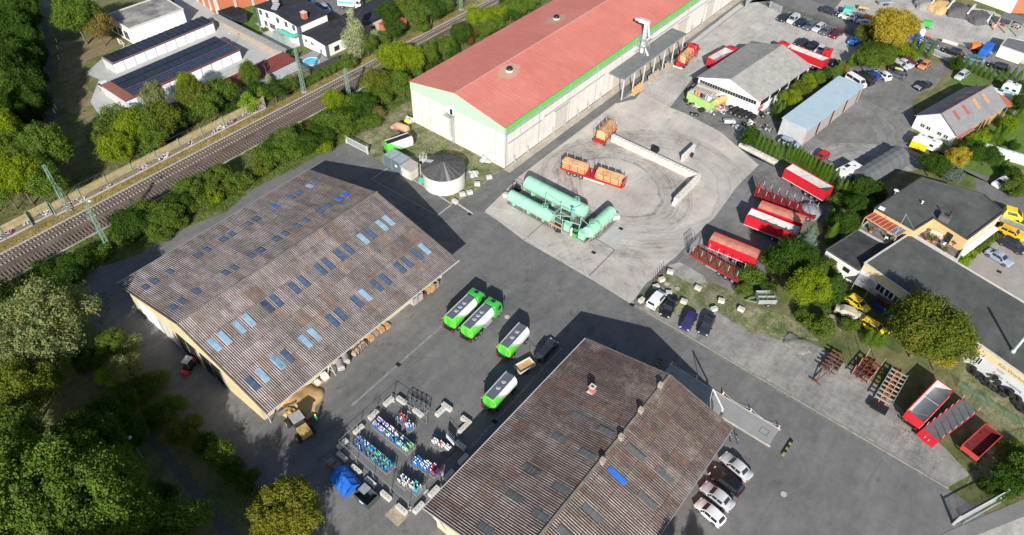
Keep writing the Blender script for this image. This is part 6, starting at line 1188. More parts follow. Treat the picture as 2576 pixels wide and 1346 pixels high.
# ================================================================ TRUCK PARTS
WHEEL = {}
def wheel(parent,x,y,r=.5,w_=.32,rim='rim'):
    if (r,rim) not in WHEEL:
        m0 = MB().lathe([(r*.55,-w_/2),(r*.96,-w_/2),(r,-w_*.35),(r,w_*.35),(r*.96,w_/2),(r*.55,w_/2)],n=20,axis='y'); m0.cur = 1; m0.lathe([(.05,-w_*.56),(r*.2,-w_*.55),(r*.5,-w_*.52),(r*.5,w_*.52),(r*.2,w_*.55),(.05,w_*.56)],n=14,axis='y')
        o = m0.build('wheel',[TYM,W_(rim)],parent); WHEEL[(r,rim)] = o
    else: o = WHEEL[(r,rim)].copy(); COL.objects.link(o); o.parent = parent
    o.location = (x,y,r); return o
def axles(t,xs,hw=1.05,r=.5,rim='rim'):
    for x_ in xs:
        for s_ in (-1,1): wheel(t,x_,s_*hw,r,.32,rim)
def chassis(t,x0,x1,m='red_steel',z=.85):
    mb = MB()
    for s_ in (-.42,.42): mb.box(x0,x1,s_-.06,s_+.06,z-.12,z+.12)
    n = max(2,int((x1-x0)/1.6))
    for i in range(n+1): x_ = x0+(x1-x0)*i/n; mb.box(x_-.05,x_+.05,-.42,.42,z-.06,z+.06)
    mb.build('chassis',W_(m),t)
def make_cab(t,x0,m,hi=3.0,len_=2.1,w_=1.22):
    """truck cab; rear face at x0, nose at x0+len_"""
    x1 = x0+len_; mb = MB(); pr = [(x0,.55),(x1-.03,.55),(x1,1.25),(x1-.02,1.7),(x1-.28,hi-.18),(x1-.55,hi),(x0+.1,hi),(x0,hi-.1)]; n = len(pr)
    vs = []
    for y_,k_ in ((-w_,1),(w_,1)): vs += [(p[0],y_*(.93 if p[1] > 2.2 else 1),p[1]) for p in pr]
    mb.add(vs,[tuple(range(n)),tuple(range(n,2*n))[::-1]]+[(i,(i+1)%n,n+(i+1)%n,n+i) for i in range(n)]); cb_ = mb.build('cab',m,t,smooth=True,bevel=.05)
    g = MB(); patch(g,((x1,-w_*.9,1.72),(x1,w_*.9,1.72),(x1-.26,w_*.85,hi-.25),(x1-.26,-w_*.85,hi-.25)),.02,.98,.05,.95,.035); g.build('windscreen',GS_,cb_,fix=False)
    for s_ in (-1,1): g = MB(); g.box(x1-1.25,x1-.4,s_*w_*.985-.02,s_*w_*.985+.02,1.65,2.45,.12,0); g.build('side_window',GS_,cb_); MB().box(x1-.25,x1-.12,s_*(w_+.22)-.09,s_*(w_+.22)+.09,1.7,2.3).build('mirror',BK,cb_); MB().box(x1-.02,x1+.03,s_*.85-.2,s_*.85+.2,.75,.98).build('headlight',W_('headlamp'),cb_)
    MB().box(x0+.75,x0+1.35,-.35,.35,hi-.005,hi+.03).build('roof_hatch',GS_,cb_); MB().box(x1-.02,x1+.05,-w_,w_,.4,.7).build('bumper',BK,cb_); MB().box(x1-.01,x1+.02,-.75,.75,.95,1.45).build('grille',BK,cb_)
    return cb_
def tankmat():
    m,nt,b,tc = base('tank_livery',.3,0,.5); sep = nt.nodes.new('ShaderNodeSeparateXYZ'); nt.links.new(tc.outputs['Object'],sep.inputs[0]); X,Zs = sep.outputs[0],sep.outputs[2]
    u = math_(nt,'SUBTRACT',X,math_(nt,'MULTIPLY',math_(nt,'POWER',math_(nt,'MAXIMUM',math_(nt,'SUBTRACT',Zs,.8),0),1.5),-1.35))
    u = math_(nt,'ADD',X,math_(nt,'MULTIPLY',math_(nt,'SUBTRACT',Zs,1.0),1.3))
    f = math_(nt,'GREATER_THAN',u,1.3); s1 = math_(nt,'MULTIPLY',math_(nt,'GREATER_THAN',u,.85),math_(nt,'LESS_THAN',u,1.3))
    col = mix(nt,f,(.10,.58,.05),(.80,.81,.82)); col = mix(nt,s1,col,(.42,.44,.46)); nt.links.new(col,b.inputs[0]); b.inputs['Coat Weight'].default_value = .4; return m
TKM = tankmat()
def tank_body(t,x0,x1,lids,top=3.05,hw=1.22):
    """flat-sided road tank with rounded shoulders, walkway tray and manhole lids on top"""
    pr = [(-hw*.8,1.05),(-hw,1.45),(-hw,2.35),(-hw*.86,2.78),(-hw*.62,top),(hw*.62,top),(hw*.86,2.78),(hw,2.35),(hw,1.45),(hw*.8,1.05)]; n = len(pr); mb = MB(); vs = []
    for x_,s_ in ((x0,.86),(x0+.16,1),(x1-.16,1),(x1,.88)): vs += [(x_,p[0]*s_,2.0+(p[1]-2.0)*(s_ if s_ < 1 else 1)) for p in pr]
    fs = [(i*n+j,i*n+(j+1)%n,(i+1)*n+(j+1)%n,(i+1)*n+j) for i in range(3) for j in range(n)]+[tuple(range(n)),tuple(range(3*n,4*n))[::-1]]
    mb.add(vs,fs); tk = mb.build('tank',TKM,t,smooth=True)
    MB().box(x0+.2,x1-.12,-hw*.6,hw*.6,top-.02,top+.03).build('walkway',mat('walkway',(.20,.22,.25),.35,.5,.1,1),tk)
    r_ = MB()
    for s_ in (-1,1): r_.bar((x0+.2,s_*hw*.62,top+.1),(x1-.12,s_*hw*.62,top+.1),.05,.16)
    r_.build('edge_rail',GL,tk)
    for u in lids: l_ = MB().lathe([(.27,top+.03),(.27,top+.12),(.2,top+.16),(.02,top+.17)],(u,0,0),14).build('manhole_lid',SG,tk); MB().lathe([(.33,top+.03),(.33,top+.05),(.28,top+.055)],(u,0,0),16).build('lid_ring',GL,l_)
    for s_ in (-.25,.25): pass
    ld_ = MB()
    for s_ in (-.25,.25): ld_.bar((x0-.08,s_,1.0),(x0-.02,s_,top),.04)
    for i in range(6): ld_.bar((x0-.06,-.25,1.1+i*.32),(x0-.06,.25,1.1+i*.32),.03)
    ld_.build('ladder',W_('green_paint'),t); MB().box(x0-.35,x0-.05,-1.15,1.15,.55,.75).build('rear_bumper',BK,t)
    for s_ in (-1,1): MB().box(x0-.38,x0-.3,s_*.95-.2,s_*.95+.2,.78,.95).build('tail_light',W_('tail_lamp'),t); MB().box(x0-.3,x0-.1,s_*1.1-.07,s_*1.1+.07,2.5,2.6).build('beacon',W_('amber'),t)
    return tk
def tanker(k,rear,front,lab,lids=(1.0,0,-1.0)):
    c,a,l = seg(k,rear,front,3.0); t = thing('tank_truck',lab,'tank truck',(c.x,c.y,0),a); tank_body(t,-2.9,2.9,lids); chassis(t,-3.0,4.6,'black',.85); make_cab(t,3.1,W_('green_paint'),2.95,1.95); axles(t,(-1.9,-.65,4.2)); MB().box(.5,2.3,-1.2,-.8,.5,.95).build('side_locker',GV,t); return t
def tank_trailer(k,rear,front,lab,lids=(.9,-.4)):
    c,a,l = seg(k,rear,front,3.0); t = thing('tank_trailer',lab,'tank trailer',(c.x,c.y,0),a); tank_body(t,-2.7,2.7,lids); chassis(t,-2.8,2.9,'black',.85); axles(t,(-1.7,1.9)); MB().bar((2.8,-.4,.8),(4.2,0,.7),.1).bar((2.8,.4,.8),(4.2,0,.7),.1).build('drawbar',BK,t); return t
tanker('f',(1390,980),(1525,850),'green and white tank truck with a green cab, left of the pair'); tanker('f',(1505,1055),(1650,910),'green and white tank truck with a green cab, right of the pair',(1.1,.2,-.7))
tank_trailer('f',(1770,1190),(1900,1045),'green and white tank trailer without a cab, behind the dark estate car'); tank_trailer('j',(1665,375),(1810,215),'green and white tank trailer standing nearest the bottle compound')
# green tank trailer at the gate and old pinkish tank
c,a,l = seg('b',(1110,975),(925,1040),2.2); t = thing('tank_trailer','green and white tank trailer parked beside the blue containers','tank trailer',(c.x,c.y,0),a+math.pi); tank_body(t,-2.7,2.9,()); 
for ch in t.children:
    if ch.name.startswith('tank'): pass
tr_ = MB(); tr_.box(-2.4,2.6,-.5,.5,3.08,3.12); tr_.build('hatch_tray',BK,t); chassis(t,-2.8,2.9,'black',.85); axles(t,(-2.0,-1.0))
c,a,l = seg('b',(1000,880),(1100,925),1.2); t = thing('spreader_tank','old pinkish-orange tank on a red frame standing on the overgrown track','tank',(c.x,c.y,0),a); MB().lathe([(.1,-1.6),(.6,-1.5),(.75,-1.3),(.75,1.3),(.6,1.5),(.1,1.6)],(0,0,1.35),20,'x').build('vessel',mat('faded_orange',(.55,.32,.22),.8,0,.2,1.2,dirt=.3),t,smooth=True); chassis(t,-2.1,1.8,'orange_steel',.7); axles(t,(-.3,.6),.8,.42); MB().box(-2.6,-1.9,-.9,.9,.5,1.0).build('spray_head',mat('faded_pink',(.60,.35,.30),.8),t)
p = P('b',1085,860,.4); t = tag(MB().box(-.6,.6,-.5,.5,0,.9,.2,.15).build('yellow_box',W_('hiviz')),'yellow box behind the old pinkish tank','box'); t.location = (p.x,p.y,0)
for (k,x,y,lab) in (('b',1105,845,'grey wrapped bale against the hall wall'),('b',1630,1125,'heap of crumpled grey plastic against the hall wall'),('b',1553,1230,'heap of grey sheeting at the right foot of the round tank')):
    p = P(k,x,y,.3); mb = MB(); rr_ = random.Random(x); vs = []
    me_ = bmesh.new(); bmesh.ops.create_icosphere(me_,subdivisions=3,radius=.95)
    for v_ in me_.verts: f_ = 1+.28*math.sin(v_.co.x*5+x)+.2*math.cos(v_.co.y*7)+rr_.uniform(-.09,.09); v_.co = Vector((v_.co.x*1.15*f_,v_.co.y*.8*f_,max(0,v_.co.z*.75*f_+.2)))
    m_ = bpy.data.meshes.new('heap'); me_.to_mesh(m_); me_.free(); m_.materials.append(mat('plastic_heap',(.40,.42,.43),.45,0,.25,2)); o = bpy.data.objects.new('plastic_heap',m_); COL.objects.link(o); o.location = (p.x,p.y,0); tag(o,lab,'heap')
# ---------------------------------------------------------------- tippers, stake trailers, logs
def tipper(k,a_,b_,lab,h=3.3,L=None,cover=None,hb=1.05,rims='rim',m='red_paint',body_only=False,inner='inner_grey',axs=None,w_=1.27,cat='tipper trailer',legs=True,flip=False,z0=1.15,name='tipper_trailer'):
    c,a,l = seg(k,a_,b_,h); L = L or l; t = thing(name,lab,cat,(c.x,c.y,0),a+(math.pi if flip else 0)); x0,x1 = -L/2,L/2; T = .07
    mb = MB(); mb.box(x0,x1,-w_,-w_+T,z0,h); mb.box(x0,x1,w_-T,w_,z0,h); mb.box(x0,x0+T,-w_+T,w_-T,z0,h); mb.box(x1-T,x1,-w_+T,w_-T,z0,h); mb.box(x0,x1,-w_+.0,w_-.0,z0-.12,z0); mb.build('tub',W_(m),t)
    if cover: 
        n = 12; cv = MB(); vs = []
        for i in range(n+1): x_ = x0+L*i/n; vs += [(x_,-w_-.02,h-.02),(x_,-w_*.5,h+.10+.03*(i%2)),(x_,0,h+.16+.03*(i%2)),(x_,w_*.5,h+.10+.03*(i%2)),(x_,w_+.02,h-.02)]
        cv.add(vs,[(5*i+j,5*i+j+1,5*i+6+j,5*i+5+j) for i in range(n) for j in range(4)]); cv.quad((x0,-w_,h-.02),(x0,w_,h-.02),(x0,0,h+.16)); cv.quad((x1,-w_,h-.02),(x1,w_,h-.02),(x1,0,h+.16)); cv.build('tarpaulin_cover',W_(cover),t)
    else:
        iv = MB(); iv.box(x0+T+.003,x1-T-.003,-w_+T+.003,-w_+T+.03,z0+.02,h-.05); iv.box(x0+T+.003,x1-T-.003,w_-T-.03,w_-T-.003,z0+.02,h-.05); iv.box(x0+T+.003,x0+T+.03,-w_+T+.03,w_-T-.03,z0+.02,h-.05); iv.box(x1-T-.03,x1-T-.003,-w_+T+.03,w_-T-.03,z0+.02,h-.05); iv.box(x0+T+.003,x1-T-.003,-w_+T+.003,w_-T-.003,z0,z0+.02); iv.build('lining',W_(inner),t)
        if L > 7: MB().bar((0,-w_,h+.02),(0,w_,h+.02),.05).build('cross_bar',GL,t); MB().bar((x1-1.5,w_-.1,h),(x1-.2,-w_+.1,h),.03).build('cross_bar',GV,t)
    rm_ = MB()
    for s_ in (-1,1): rm_.box(x0,x1,s_*w_-.06,s_*w_+.06,h,h+.07)
    rm_.build('rim',W_(m),t); tr = MB(); tr.box(x0+.03,x1-.03,-w_-.03,-w_,z0-.02,z0+.1); tr.box(x0+.03,x1-.03,w_,w_+.03,z0-.02,z0+.1); tr.build('side_skirt',GL,t)
    if not body_only:
        chassis(t,x0+.3,x1-.1,'black',.82); axles(t,axs or (x1-3.6,x1-2.3,x1-1.0),hb,.5,rims)
        if legs:
            for s_ in (-.8,.8): MB().box(x0+2.3,x0+2.5,s_-.08,s_+.08,.02,1.0).build('landing_leg',BK,t)
        MB().box(x1-.02,x1+.06,-1.15,1.15,.45,.65).build('rear_bumper',BK,t)
        for s_ in (-1,1): MB().box(x1+.0,x1+.05,s_*.95-.15,s_*.95+.15,.68,.82).build('tail_light',W_('tail_lamp'),t)
    return t
mat('dark_red',(.17,.02,.02),.7,0,.3,1.5,dirt=.4)
tipper('r',(720,450),(1195,720),'bright red tipper trailer parked along the conifer hedge, light grey inside')
tipper('r',(260,975),(830,1200),'bright red tipper trailer with a stained inside, next to the rust-covered one')
tipper('g',(1620,770),(1955,905),'red trailer with a faded orange-pink tarpaulin, beside the empty stake trailer',3.0,None,'tarp_rust')
tipper('r',(385,890),(900,1075),'red trailer under a brown-streaked rusty tarpaulin between two others',3.0,None,'tarp_rust')
tipper('l',(1440,265),(1185,530),'large red tipper trailer with a clean grey inside, in the lower right row',2.7,8.6,inner='inner_grey',flip=False)
tipper('l',(1780,585),(1580,770),'small shabby red tipper with a dirty dark inside at the end of the row',1.7,6.0,hb=.9,inner='dark_red',m='faded_red' if 'faded_red' in MATS else (mat('faded_red',(.50,.06,.05),.6,0,.12,1,dirt=.25) and 'faded_red'),axs=(-1.6,1.6),legs=False,z0=.95,w_=1.2)
def stakes(k,a_,b_,lab,L,n,h=1.1,sh=1.9,m='red_steel',floor='wood_grey',head=True,lean=0,steel='galv_light',axs=None,name='stake_trailer',deckrows=True,flip=False,w_=1.22):
    c,a,l = seg(k,a_,b_,h); t = thing(name,lab,'stake trailer',(c.x,c.y,0),a+(math.pi if flip else 0)); x0,x1 = -L/2,L/2
    MB().box(x0,x1,-w_,w_,h-.12,h).build('deck',W_(floor),t); f = MB(); f.box(x0,x1,-w_-.06,-w_,h-.22,h+.05); f.box(x0,x1,w_,w_+.06,h-.22,h+.05); f.build('side_beam',W_(m),t)
    for i in range(n):
        x_ = x0+.5+(L-1.0)*i/(n-1)
        for s_ in (-1,1):
            o = MB().bar((x_,s_*(w_+.02),h-.1),(x_,s_*(w_+.02+lean),h+sh*.5),.09).build('stake',W_(m),t); MB().bar((x_,s_*(w_+.02+lean),h+sh*.5),(x_,s_*(w_+.02+lean*1.6),h+sh),.06).build('stake_tip',W_(steel),o)
        MB().box(x_-.05,x_+.05,-w_,w_,h,h+.06).build('bunk',W_('dark_red' if m == 'red_steel' else 'tarp_grey'),t)
    if head:
        hm = MB(); hm.box(x0-.12,x0-.04,-w_,w_,h-.1,h+1.9) if head == 1 else None
        if head == 2:
            for i in range(9): hm.bar((x0-.1,-w_+2*w_*i/8,h),(x0-.1,-w_+2*w_*i/8,h+2.3),.05)
            for z_ in (h+.1,h+.8,h+1.5,h+2.3): hm.bar((x0-.1,-w_,z_),(x0-.1,w_,z_),.06)
        hm.build('headboard',W_(m if head == 1 else 'galv'),t)
    chassis(t,x0,x1,'black' if m != 'red_steel' else 'red_steel',.78); axles(t,axs or (x1-3.6,x1-2.3,x1-1.0)); MB().box(-1.5,.8,-w_+.05,-w_+.3,.5,.8).build('side_locker',GV,t)
    return t
stakes('g',(1500,880),(1820,1060),'empty stake trailer with tall pale stakes and a grey mesh headboard beside the orange-topped trailer',9.6,6,1.15,2.2,floor='rust',head=2)
stakes('r',(380,760),(1010,1010),'empty dark red stake trailer with a long row of stakes behind the rust-covered one',11.5,8,1.1,1.9,floor='dark_red',head=1,lean=.05)
t = stakes('l',(1290,660),(1620,410),'empty red stake trailer with a grey deck and a red sloping front plate',9.4,7,1.15,1.3,m='red_paint',floor='tarp_grey',head=0)
MB().slab((-5.9,-1.25,.55),(-4.7,-1.25,1.2),(-4.7,1.25,1.2),(-5.9,1.25,.55),.12).build('front_ramp',RP,t); MB().box(-5.6,-5.3,-.35,-.25,.85,1.0).box(-5.6,-5.3,.25,.35,.85,1.0).build('coupling',GL,t)
LOG = None
def logs(t_where,cx,cy,rz,L,wid,hei,z,group,colr='wood'):
    global LOG
    ca,sa = math.cos(rz),math.sin(rz); d = .27; ny = int(wid/d); nzz = int(hei/(d*.87))
    for j in range(nzz):
        m_ = ny-(j % 2)-(1 if j == nzz-1 else 0)*2
        for i in range(m_):
            y = -m_*d/2+d*(i+.5); zz = z+d/2+j*d*.87; dx = random.uniform(-.10,.10)
            if LOG is None:
                b_ = MB(); b_.tube((-1,0,0),(1,0,0),.134,8,.122,caps=False); b_.cur = 1; n = 8
                for s_,rad in ((-1,.134),(1,.122)): b_.quad(*[(s_,rad*math.cos(2*math.pi*q/n),rad*math.sin(2*math.pi*q/n)) for q in range(n)])
                LOG = b_.build('log',[WD,W_('wood_end')]); o = LOG
            else: o = LOG.copy(); COL.objects.link(o)
            o.location = (cx+ca*dx-sa*y,cy+sa*dx+ca*y,zz); o.rotation_euler = (0,0,rz+random.choice((0,math.pi))+random.uniform(-.012,.012)); o.scale = (L/2,random.uniform(.9,1.08),random.uniform(.9,1.08))
            setmat(o,0,mat(random.choice(['log_a','log_b','log_c']),(.5,.3,.15)))
            tag(o,'debarked log stacked '+t_where,'log',group)
mat('log_a',(.50,.29,.14),.8,0,.35,3.5); mat('log_b',(.44,.25,.12),.8,0,.35,3.5); mat('log_c',(.58,.36,.18),.8,0,.3,3.5)
# long log trailer
c,a,l = seg('g',(590,275),(980,400),1.1)
t = thing('log_trailer','red log trailer carrying two stacks of fresh logs in front of the long block wall','log trailer',(c.x,c.y,0),a); c0 = t.location.copy(); ang_ = a; LL = 13.0
MB().box(-LL/2,LL/2,-1.22,1.22,1.0,1.12).build('deck',RS,t); MB().box(LL/2-.12,LL/2,-1.22,1.22,1.12,2.5).build('end_plate',RP,t); MB().box(-LL/2,LL/2,-1.28,-1.22,.9,1.15).box(-LL/2,LL/2,1.22,1.28,.9,1.15).build('side_beam',RP,t); MB().box(-1.5,2.8,-1.25,-1.0,.45,.8).build('side_locker',GL,t)
chassis(t,-LL/2,LL/2,'black',.8); axles(t,(-4.7,-3.4,-2.1))
for x_ in (-6.2,-4.6,-2.9,-1.4,.0,1.0,2.5,4.0,5.6):
    for s_ in (-1,1): o = MB().bar((x_,s_*1.2,1.0),(x_,s_*1.2,2.7),.08).build('stake',RS,t); MB().bar((x_,s_*1.2,2.7),(x_,s_*1.2,3.35),.06).build('stake_tip',GL,o)
for (u,ln,wh) in ((-3.9,4.9,'on the left half of the red log trailer'),(3.35,5.2,'on the right half of the red log trailer')): logs(wh,c0.x+math.cos(ang_)*u,c0.y+math.sin(ang_)*u,ang_,ln,2.25,1.75,1.13,'logs '+wh)
# drawbar log trailer near the hall
c,a,l = seg('c',(640,1000),(735,900),1.1); t = thing('log_trailer','short red log trailer stacked with logs, nearest the end of the block wall','log trailer',(c.x,c.y,0),a); MB().box(-3.2,3.2,-1.22,1.22,1.0,1.12).build('deck',RS,t); MB().box(-3.3,-3.2,-1.22,1.22,.8,1.2).build('end_plate',RP,t); chassis(t,-3.1,3.3,'black',.8); axles(t,(-2.2,2.2))
for x_ in (-2.4,-.8,.8,2.4):
    for s_ in (-1,1): o = MB().bar((x_,s_*1.2,1.0),(x_,s_*1.2,2.7),.08).build('stake',RS,t); MB().bar((x_,s_*1.2,2.7),(x_,s_*1.2,3.4),.06).build('stake_tip',GL,o)
gg = MB()
for i in range(6): gg.bar((3.1,-1.2+i*.48,1.1),(3.1,-1.2+i*.48,3.2),.05)
for z_ in (1.6,2.4,3.2): gg.bar((3.1,-1.2,z_),(3.1,1.2,z_),.05)
gg.build('headboard',GV,t); logs('on the short red log trailer',c.x+.35*math.cos(a),c.y+.35*math.sin(a),a,4.9,2.25,1.9,1.13,'logs on the short red log trailer')
# log truck by the canopy
c,a,l = seg('c',(1205,450),(1320,340),1.5); t = thing('log_truck','red timber truck loaded with logs standing beside the canopy','truck',(c.x,c.y,0),a); MB().box(-4.0,2.0,-1.22,1.22,1.0,1.12).build('deck',RS,t); chassis(t,-4.6,4.2,'black',.8); make_cab(t,2.5,RP,3.1,1.9); axles(t,(-3.0,-1.7,3.7))
for x_ in (-3,-1.4,.2,1.7):
    for s_ in (-1,1): o = MB().bar((x_,s_*1.2,1.0),(x_,s_*1.2,3.0),.08).build('stake',RS,t); MB().bar((x_,s_*1.2,3.0),(x_,s_*1.2,3.5),.06).build('stake_tip',GL,o)
cr = MB(); cr.box(-4.9,-4.2,-.5,.5,.9,1.9); cr.bar((-4.5,0,1.9),(-4.4,.2,3.6),.2); cr.bar((-4.4,.2,3.6),(-3.2,.5,4.0),.16); cr.build('loading_crane',RP,t); MB().box(-5.0,-4.8,-1.2,1.2,.5,.85).build('rear_bumper',GL,t); logs('on the red timber truck',c.x-.7*math.cos(a),c.y-.7*math.sin(a),a,4.9,2.25,1.75,1.13,'logs on the red timber truck')
# red tippers by the workshop with tractor units
t = tipper('c',(1420,430),(1590,335),'red tipper truck with a red cab half hidden by the workshop roof',3.0,7.2,m='red_paint',cat='tipper truck',axs=(-2.6,-1.3,2.0),legs=False,name='tipper_truck'); make_cab(t,3.7,RP,3.2,2.0); axles(t,(5.0,)); chassis(t,3.5,5.4,'black',.8)
t = tipper('d',(335,330),(560,415),'red tipper trailer behind the workshop next to the parked cars',3.0,10.0,legs=False)
c,a,l = seg('d',(540,360),(600,345),2.5); t = thing('tractor_unit','red tractor unit with its cab by the parked cars above the conifer row','truck',(c.x+.4,c.y-1.0,0),R(10)); chassis(t,-1.0,4.2,'black',.85); cb_ = make_cab(t,-1.5,RP,3.3,2.2); cb_.rotation_euler = (0,0,math.pi); cb_.location = (0,0,0); axles(t,(-.8,2.6,3.6)); MB().lathe([(.6,.98),(.6,1.08)],(2.6,0,0),18).build('fifth_wheel',BK,t)
p = P('d',280,312,2.8); t = thing('truck','red truck cab roof showing above the workshop ridge','truck',(p.x,p.y,0),R(80)); make_cab(t,-1,RP,3.3,2.1); axles(t,(0,)); chassis(t,-1.4,.8,'black')
# chassis frames in the lower right
def bolster(k,a_,b_,lab,L,cols,n,rail,up=1.3,flat_=None):
    c,a,l = seg(k,a_,b_,1.0); t = thing('trailer_chassis',lab,'trailer chassis',(c.x,c.y,0),a); f = MB()
    for s_ in (-.45,.45): f.box(-L/2,L/2,s_-.07,s_+.07,.75,1.0)
    for i in range(n-1):
        x_ = -L/2+.4+(L-.8)*i/(n-1); f.bar((x_,-.45,.9),(x_+(L-.8)/(n-1),.45,.9),.06)
    f.build('chassis',W_(cols[0]),t)
    for i in range(n): x_ = -L/2+.4+(L-.8)*i/(n-1); MB().box(x_-.09,x_+.09,-1.2,1.2,1.0,1.14).build('cross_beam',W_(cols[1]),t)
    if rail:
        for s_ in (-1,1): MB().box(-L/2,L/2,s_*1.2-.05,s_*1.2+.05,.98,1.16).build('side_rail',W_(rail),t)
    if up:
        for x_ in (-L/2+.2,-L/2+L*.45,L/2-.3):
            for s_ in (-1,1): MB().bar((x_,s_*1.2,1.1),(x_+.3,s_*1.25,1.1+up),.07).build('stake',WG,t)
    axles(t,(L/2-2.6,L/2-1.4) if L < 8 else (L/2-3.4,L/2-2.2,L/2-1.0),.95,.48)
    if flat_: MB().box(-L/2-1.6,-L/2,-1.15,1.15,.55,.8).build('rear_plate',W_(flat_),t)
    return t
bolster('l',(575,200),(680,50),'rusty brown bare chassis with a towing bar, leftmost of the trailer row',5.0,('rust','rust'),6,None,0); p = P('l',540,240,.6)
bolster('l',(790,265),(930,95),'short red and white framed chassis with leaning poles',5.0,('rust','dark_red'),5,'red_steel',1.7); bolster('l',(960,430),(1110,170),'long chassis with orange inner frame, green rails and a black rear plate',7.4,('orange_steel','wood_grey'),8,'mast_green',.0,'black')
c,a,l = seg('l',(520,240),(560,190),.6); mb = MB(); mb.bar((-1.6,0,.6),(1.2,-.4,.8),.12).bar((-1.6,0,.6),(1.2,.4,.8),.12).bar((-1.7,-.7,.55),(-1.7,.7,.55),.16); o = tag(mb.build('drawbar',RU),'rusty drawbar lying in front of the brown chassis','drawbar'); o.location = (c.x,c.y,0); o.rotation_euler = (0,0,a)
# small flat trailer behind the dark estate
c,a,l = seg('k',(75,165),(165,130),.8); t = thing('car_trailer','small wooden-floored car trailer hitched behind the dark estate','trailer',(c.x,c.y,0),a+R(8)); MB().box(-1.4,1.4,-.8,.8,.55,.62).build('floor',WD,t); mb = MB(); mb.box(-1.4,1.4,-.84,-.8,.5,1.0); mb.box(-1.4,1.4,.8,.84,.5,1.0); mb.box(-1.44,-1.4,-.84,.84,.5,1.0); mb.box(1.4,1.44,-.84,.84,.5,1.0); mb.build('side_panel',GL,t); MB().tube((1.4,0,.5),(2.6,0,.5),.05).build('drawbar',GV,t); axles(t,(-.1,),.92,.3); f = MB(); f.bar((1.4,-.8,1.0),(1.4,-.8,2.2),.05).bar((1.4,.8,1.0),(1.4,.8,2.2),.05).bar((1.4,-.8,2.2),(1.4,.8,2.2),.05).build('rack',BK,t)
c,a,l = seg('o',(830,900),(1010,905),.6); t = thing('car_trailer','small galvanised trailer in front of the row of stacked tyres','trailer',(c.x,c.y,0),a); MB().box(-1.2,1.2,-.65,.65,.5,.9).build('tub',GL,t); MB().box(-1.15,1.15,-.55,.55,.9,1.05,.1,.1).build('lid',GV,t); MB().tube((-1.2,0,.5),(-2.3,0,.5),.05).build('drawbar',BK,t); axles(t,(.5,),.78,.32)
# forage seed drill trailer on the weed patch
c,a,l = seg('h',(100,860),(200,830),1.2); t = thing('farm_hopper','old galvanised hopper trailer on a green drawbar in the weeds','hopper trailer',(c.x,c.y,0),R(40)); mb = MB(); mb.box(-1.5,1.5,-1.1,-1.04,.8,1.7); mb.box(-1.5,1.5,1.04,1.1,.8,1.7); mb.box(-1.5,-1.44,-1.04,1.04,.8,1.7); mb.box(1.44,1.5,-1.04,1.04,.8,1.7); mb.box(-1.5,1.5,-1.1,1.1,.74,.8); mb.box(-.03,.03,-1.04,1.04,.8,1.6); mb.box(-1.44,1.44,-.03,.03,.8,1.6); mb.build('hopper',GV,t); MB().box(-1.4,1.4,-1.0,1.0,.82,1.25).build('contents',mat('slime',(.16,.17,.08),.7,0,.3,1.5),t); mb = MB(); mb.bar((-1.5,-.6,.6),(-3.2,0,.5),.12).bar((-1.5,.6,.6),(-3.2,0,.5),.12).build('drawbar',MG,t); axles(t,(.3,),1.0,.42)
# ================================================================ machines and people
c,a,l = seg('j',(375,640),(250,470),1.2); t = thing('wheel_loader','yellow wheel loader with its bucket in the sand heap at the warehouse corner','wheel loader',(c.x,c.y,0),a); yl = mat('loader_yellow',(.42,.31,.10),.7,0,.25,1.5,dirt=.5)
MB().box(-2.7,-.9,-.8,.8,.9,1.9,.1,.05).build('engine_cover',yl,t,bevel=.05); cbn = MB().box(-.9,.5,-.75,.75,.9,2.9,.08,.08).build('cab',GS_,t); MB().box(-1.0,.6,-.85,.85,2.9,3.05).build('cab_roof',mat('cab_roof_grey',(.34,.34,.33),.8,0,.1,1,dirt=.4),cbn); MB().box(.5,1.7,-.5,.5,.7,1.4).build('front_frame',yl,t)
mb = MB()
for s_ in (-.45,.45): mb.bar((.9,s_,1.5),(2.6,s_,1.3),.2); mb.bar((2.6,s_,1.3),(3.2,s_,.8),.18)
mb.bar((1.0,0,1.7),(2.9,0,1.6),.14); mb.build('lift_arm',yl,t); mb = MB()
n = 7; vs = []; pr = [(3.1,1.45),(3.0,1.0),(3.05,.5),(3.3,.22),(4.1,.12)]
for y_ in (-1.35,1.35): vs += [(p_[0],y_,p_[1]) for p_ in pr]
mb.add(vs,[(i,i+1,5+i+1,5+i) for i in range(4)]); mb.quad(*[(p_[0],-1.35,p_[1]) for p_ in pr]); mb.quad(*[(p_[0],1.35,p_[1]) for p_ in pr]); mb.bar((3.12,-1.35,1.45),(3.12,1.35,1.45),.1); mb.build('bucket',mat('bucket_steel',(.24,.22,.18),.7,.2,.2,1.5),t)
for x_ in (-1.9,1.2):
    for s_ in (-1,1): wheel(t,x_,s_*1.05,.68,.5,'loader_rim' if 'loader_rim' in MATS else (mat('loader_rim',(.55,.40,.08),.6) and 'loader_rim'))
p = P('j',290,460); b_ = bmesh.new(); bmesh.ops.create_icosphere(b_,subdivisions=4,radius=1)
for v_ in b_.verts: 
    r2 = v_.co.x*3.1; q_ = v_.co.copy(); nn_ = .12*math.sin(q_.x*4)+.1*math.cos(q_.y*5+1)+.05*math.sin(q_.x*13+q_.y*11); v_.co = Vector((q_.x*3.4*(1+nn_),q_.y*3.0*(1+nn_),max(-.02,q_.z)*1.1*(1+nn_)*(1-.35*abs(q_.x))))
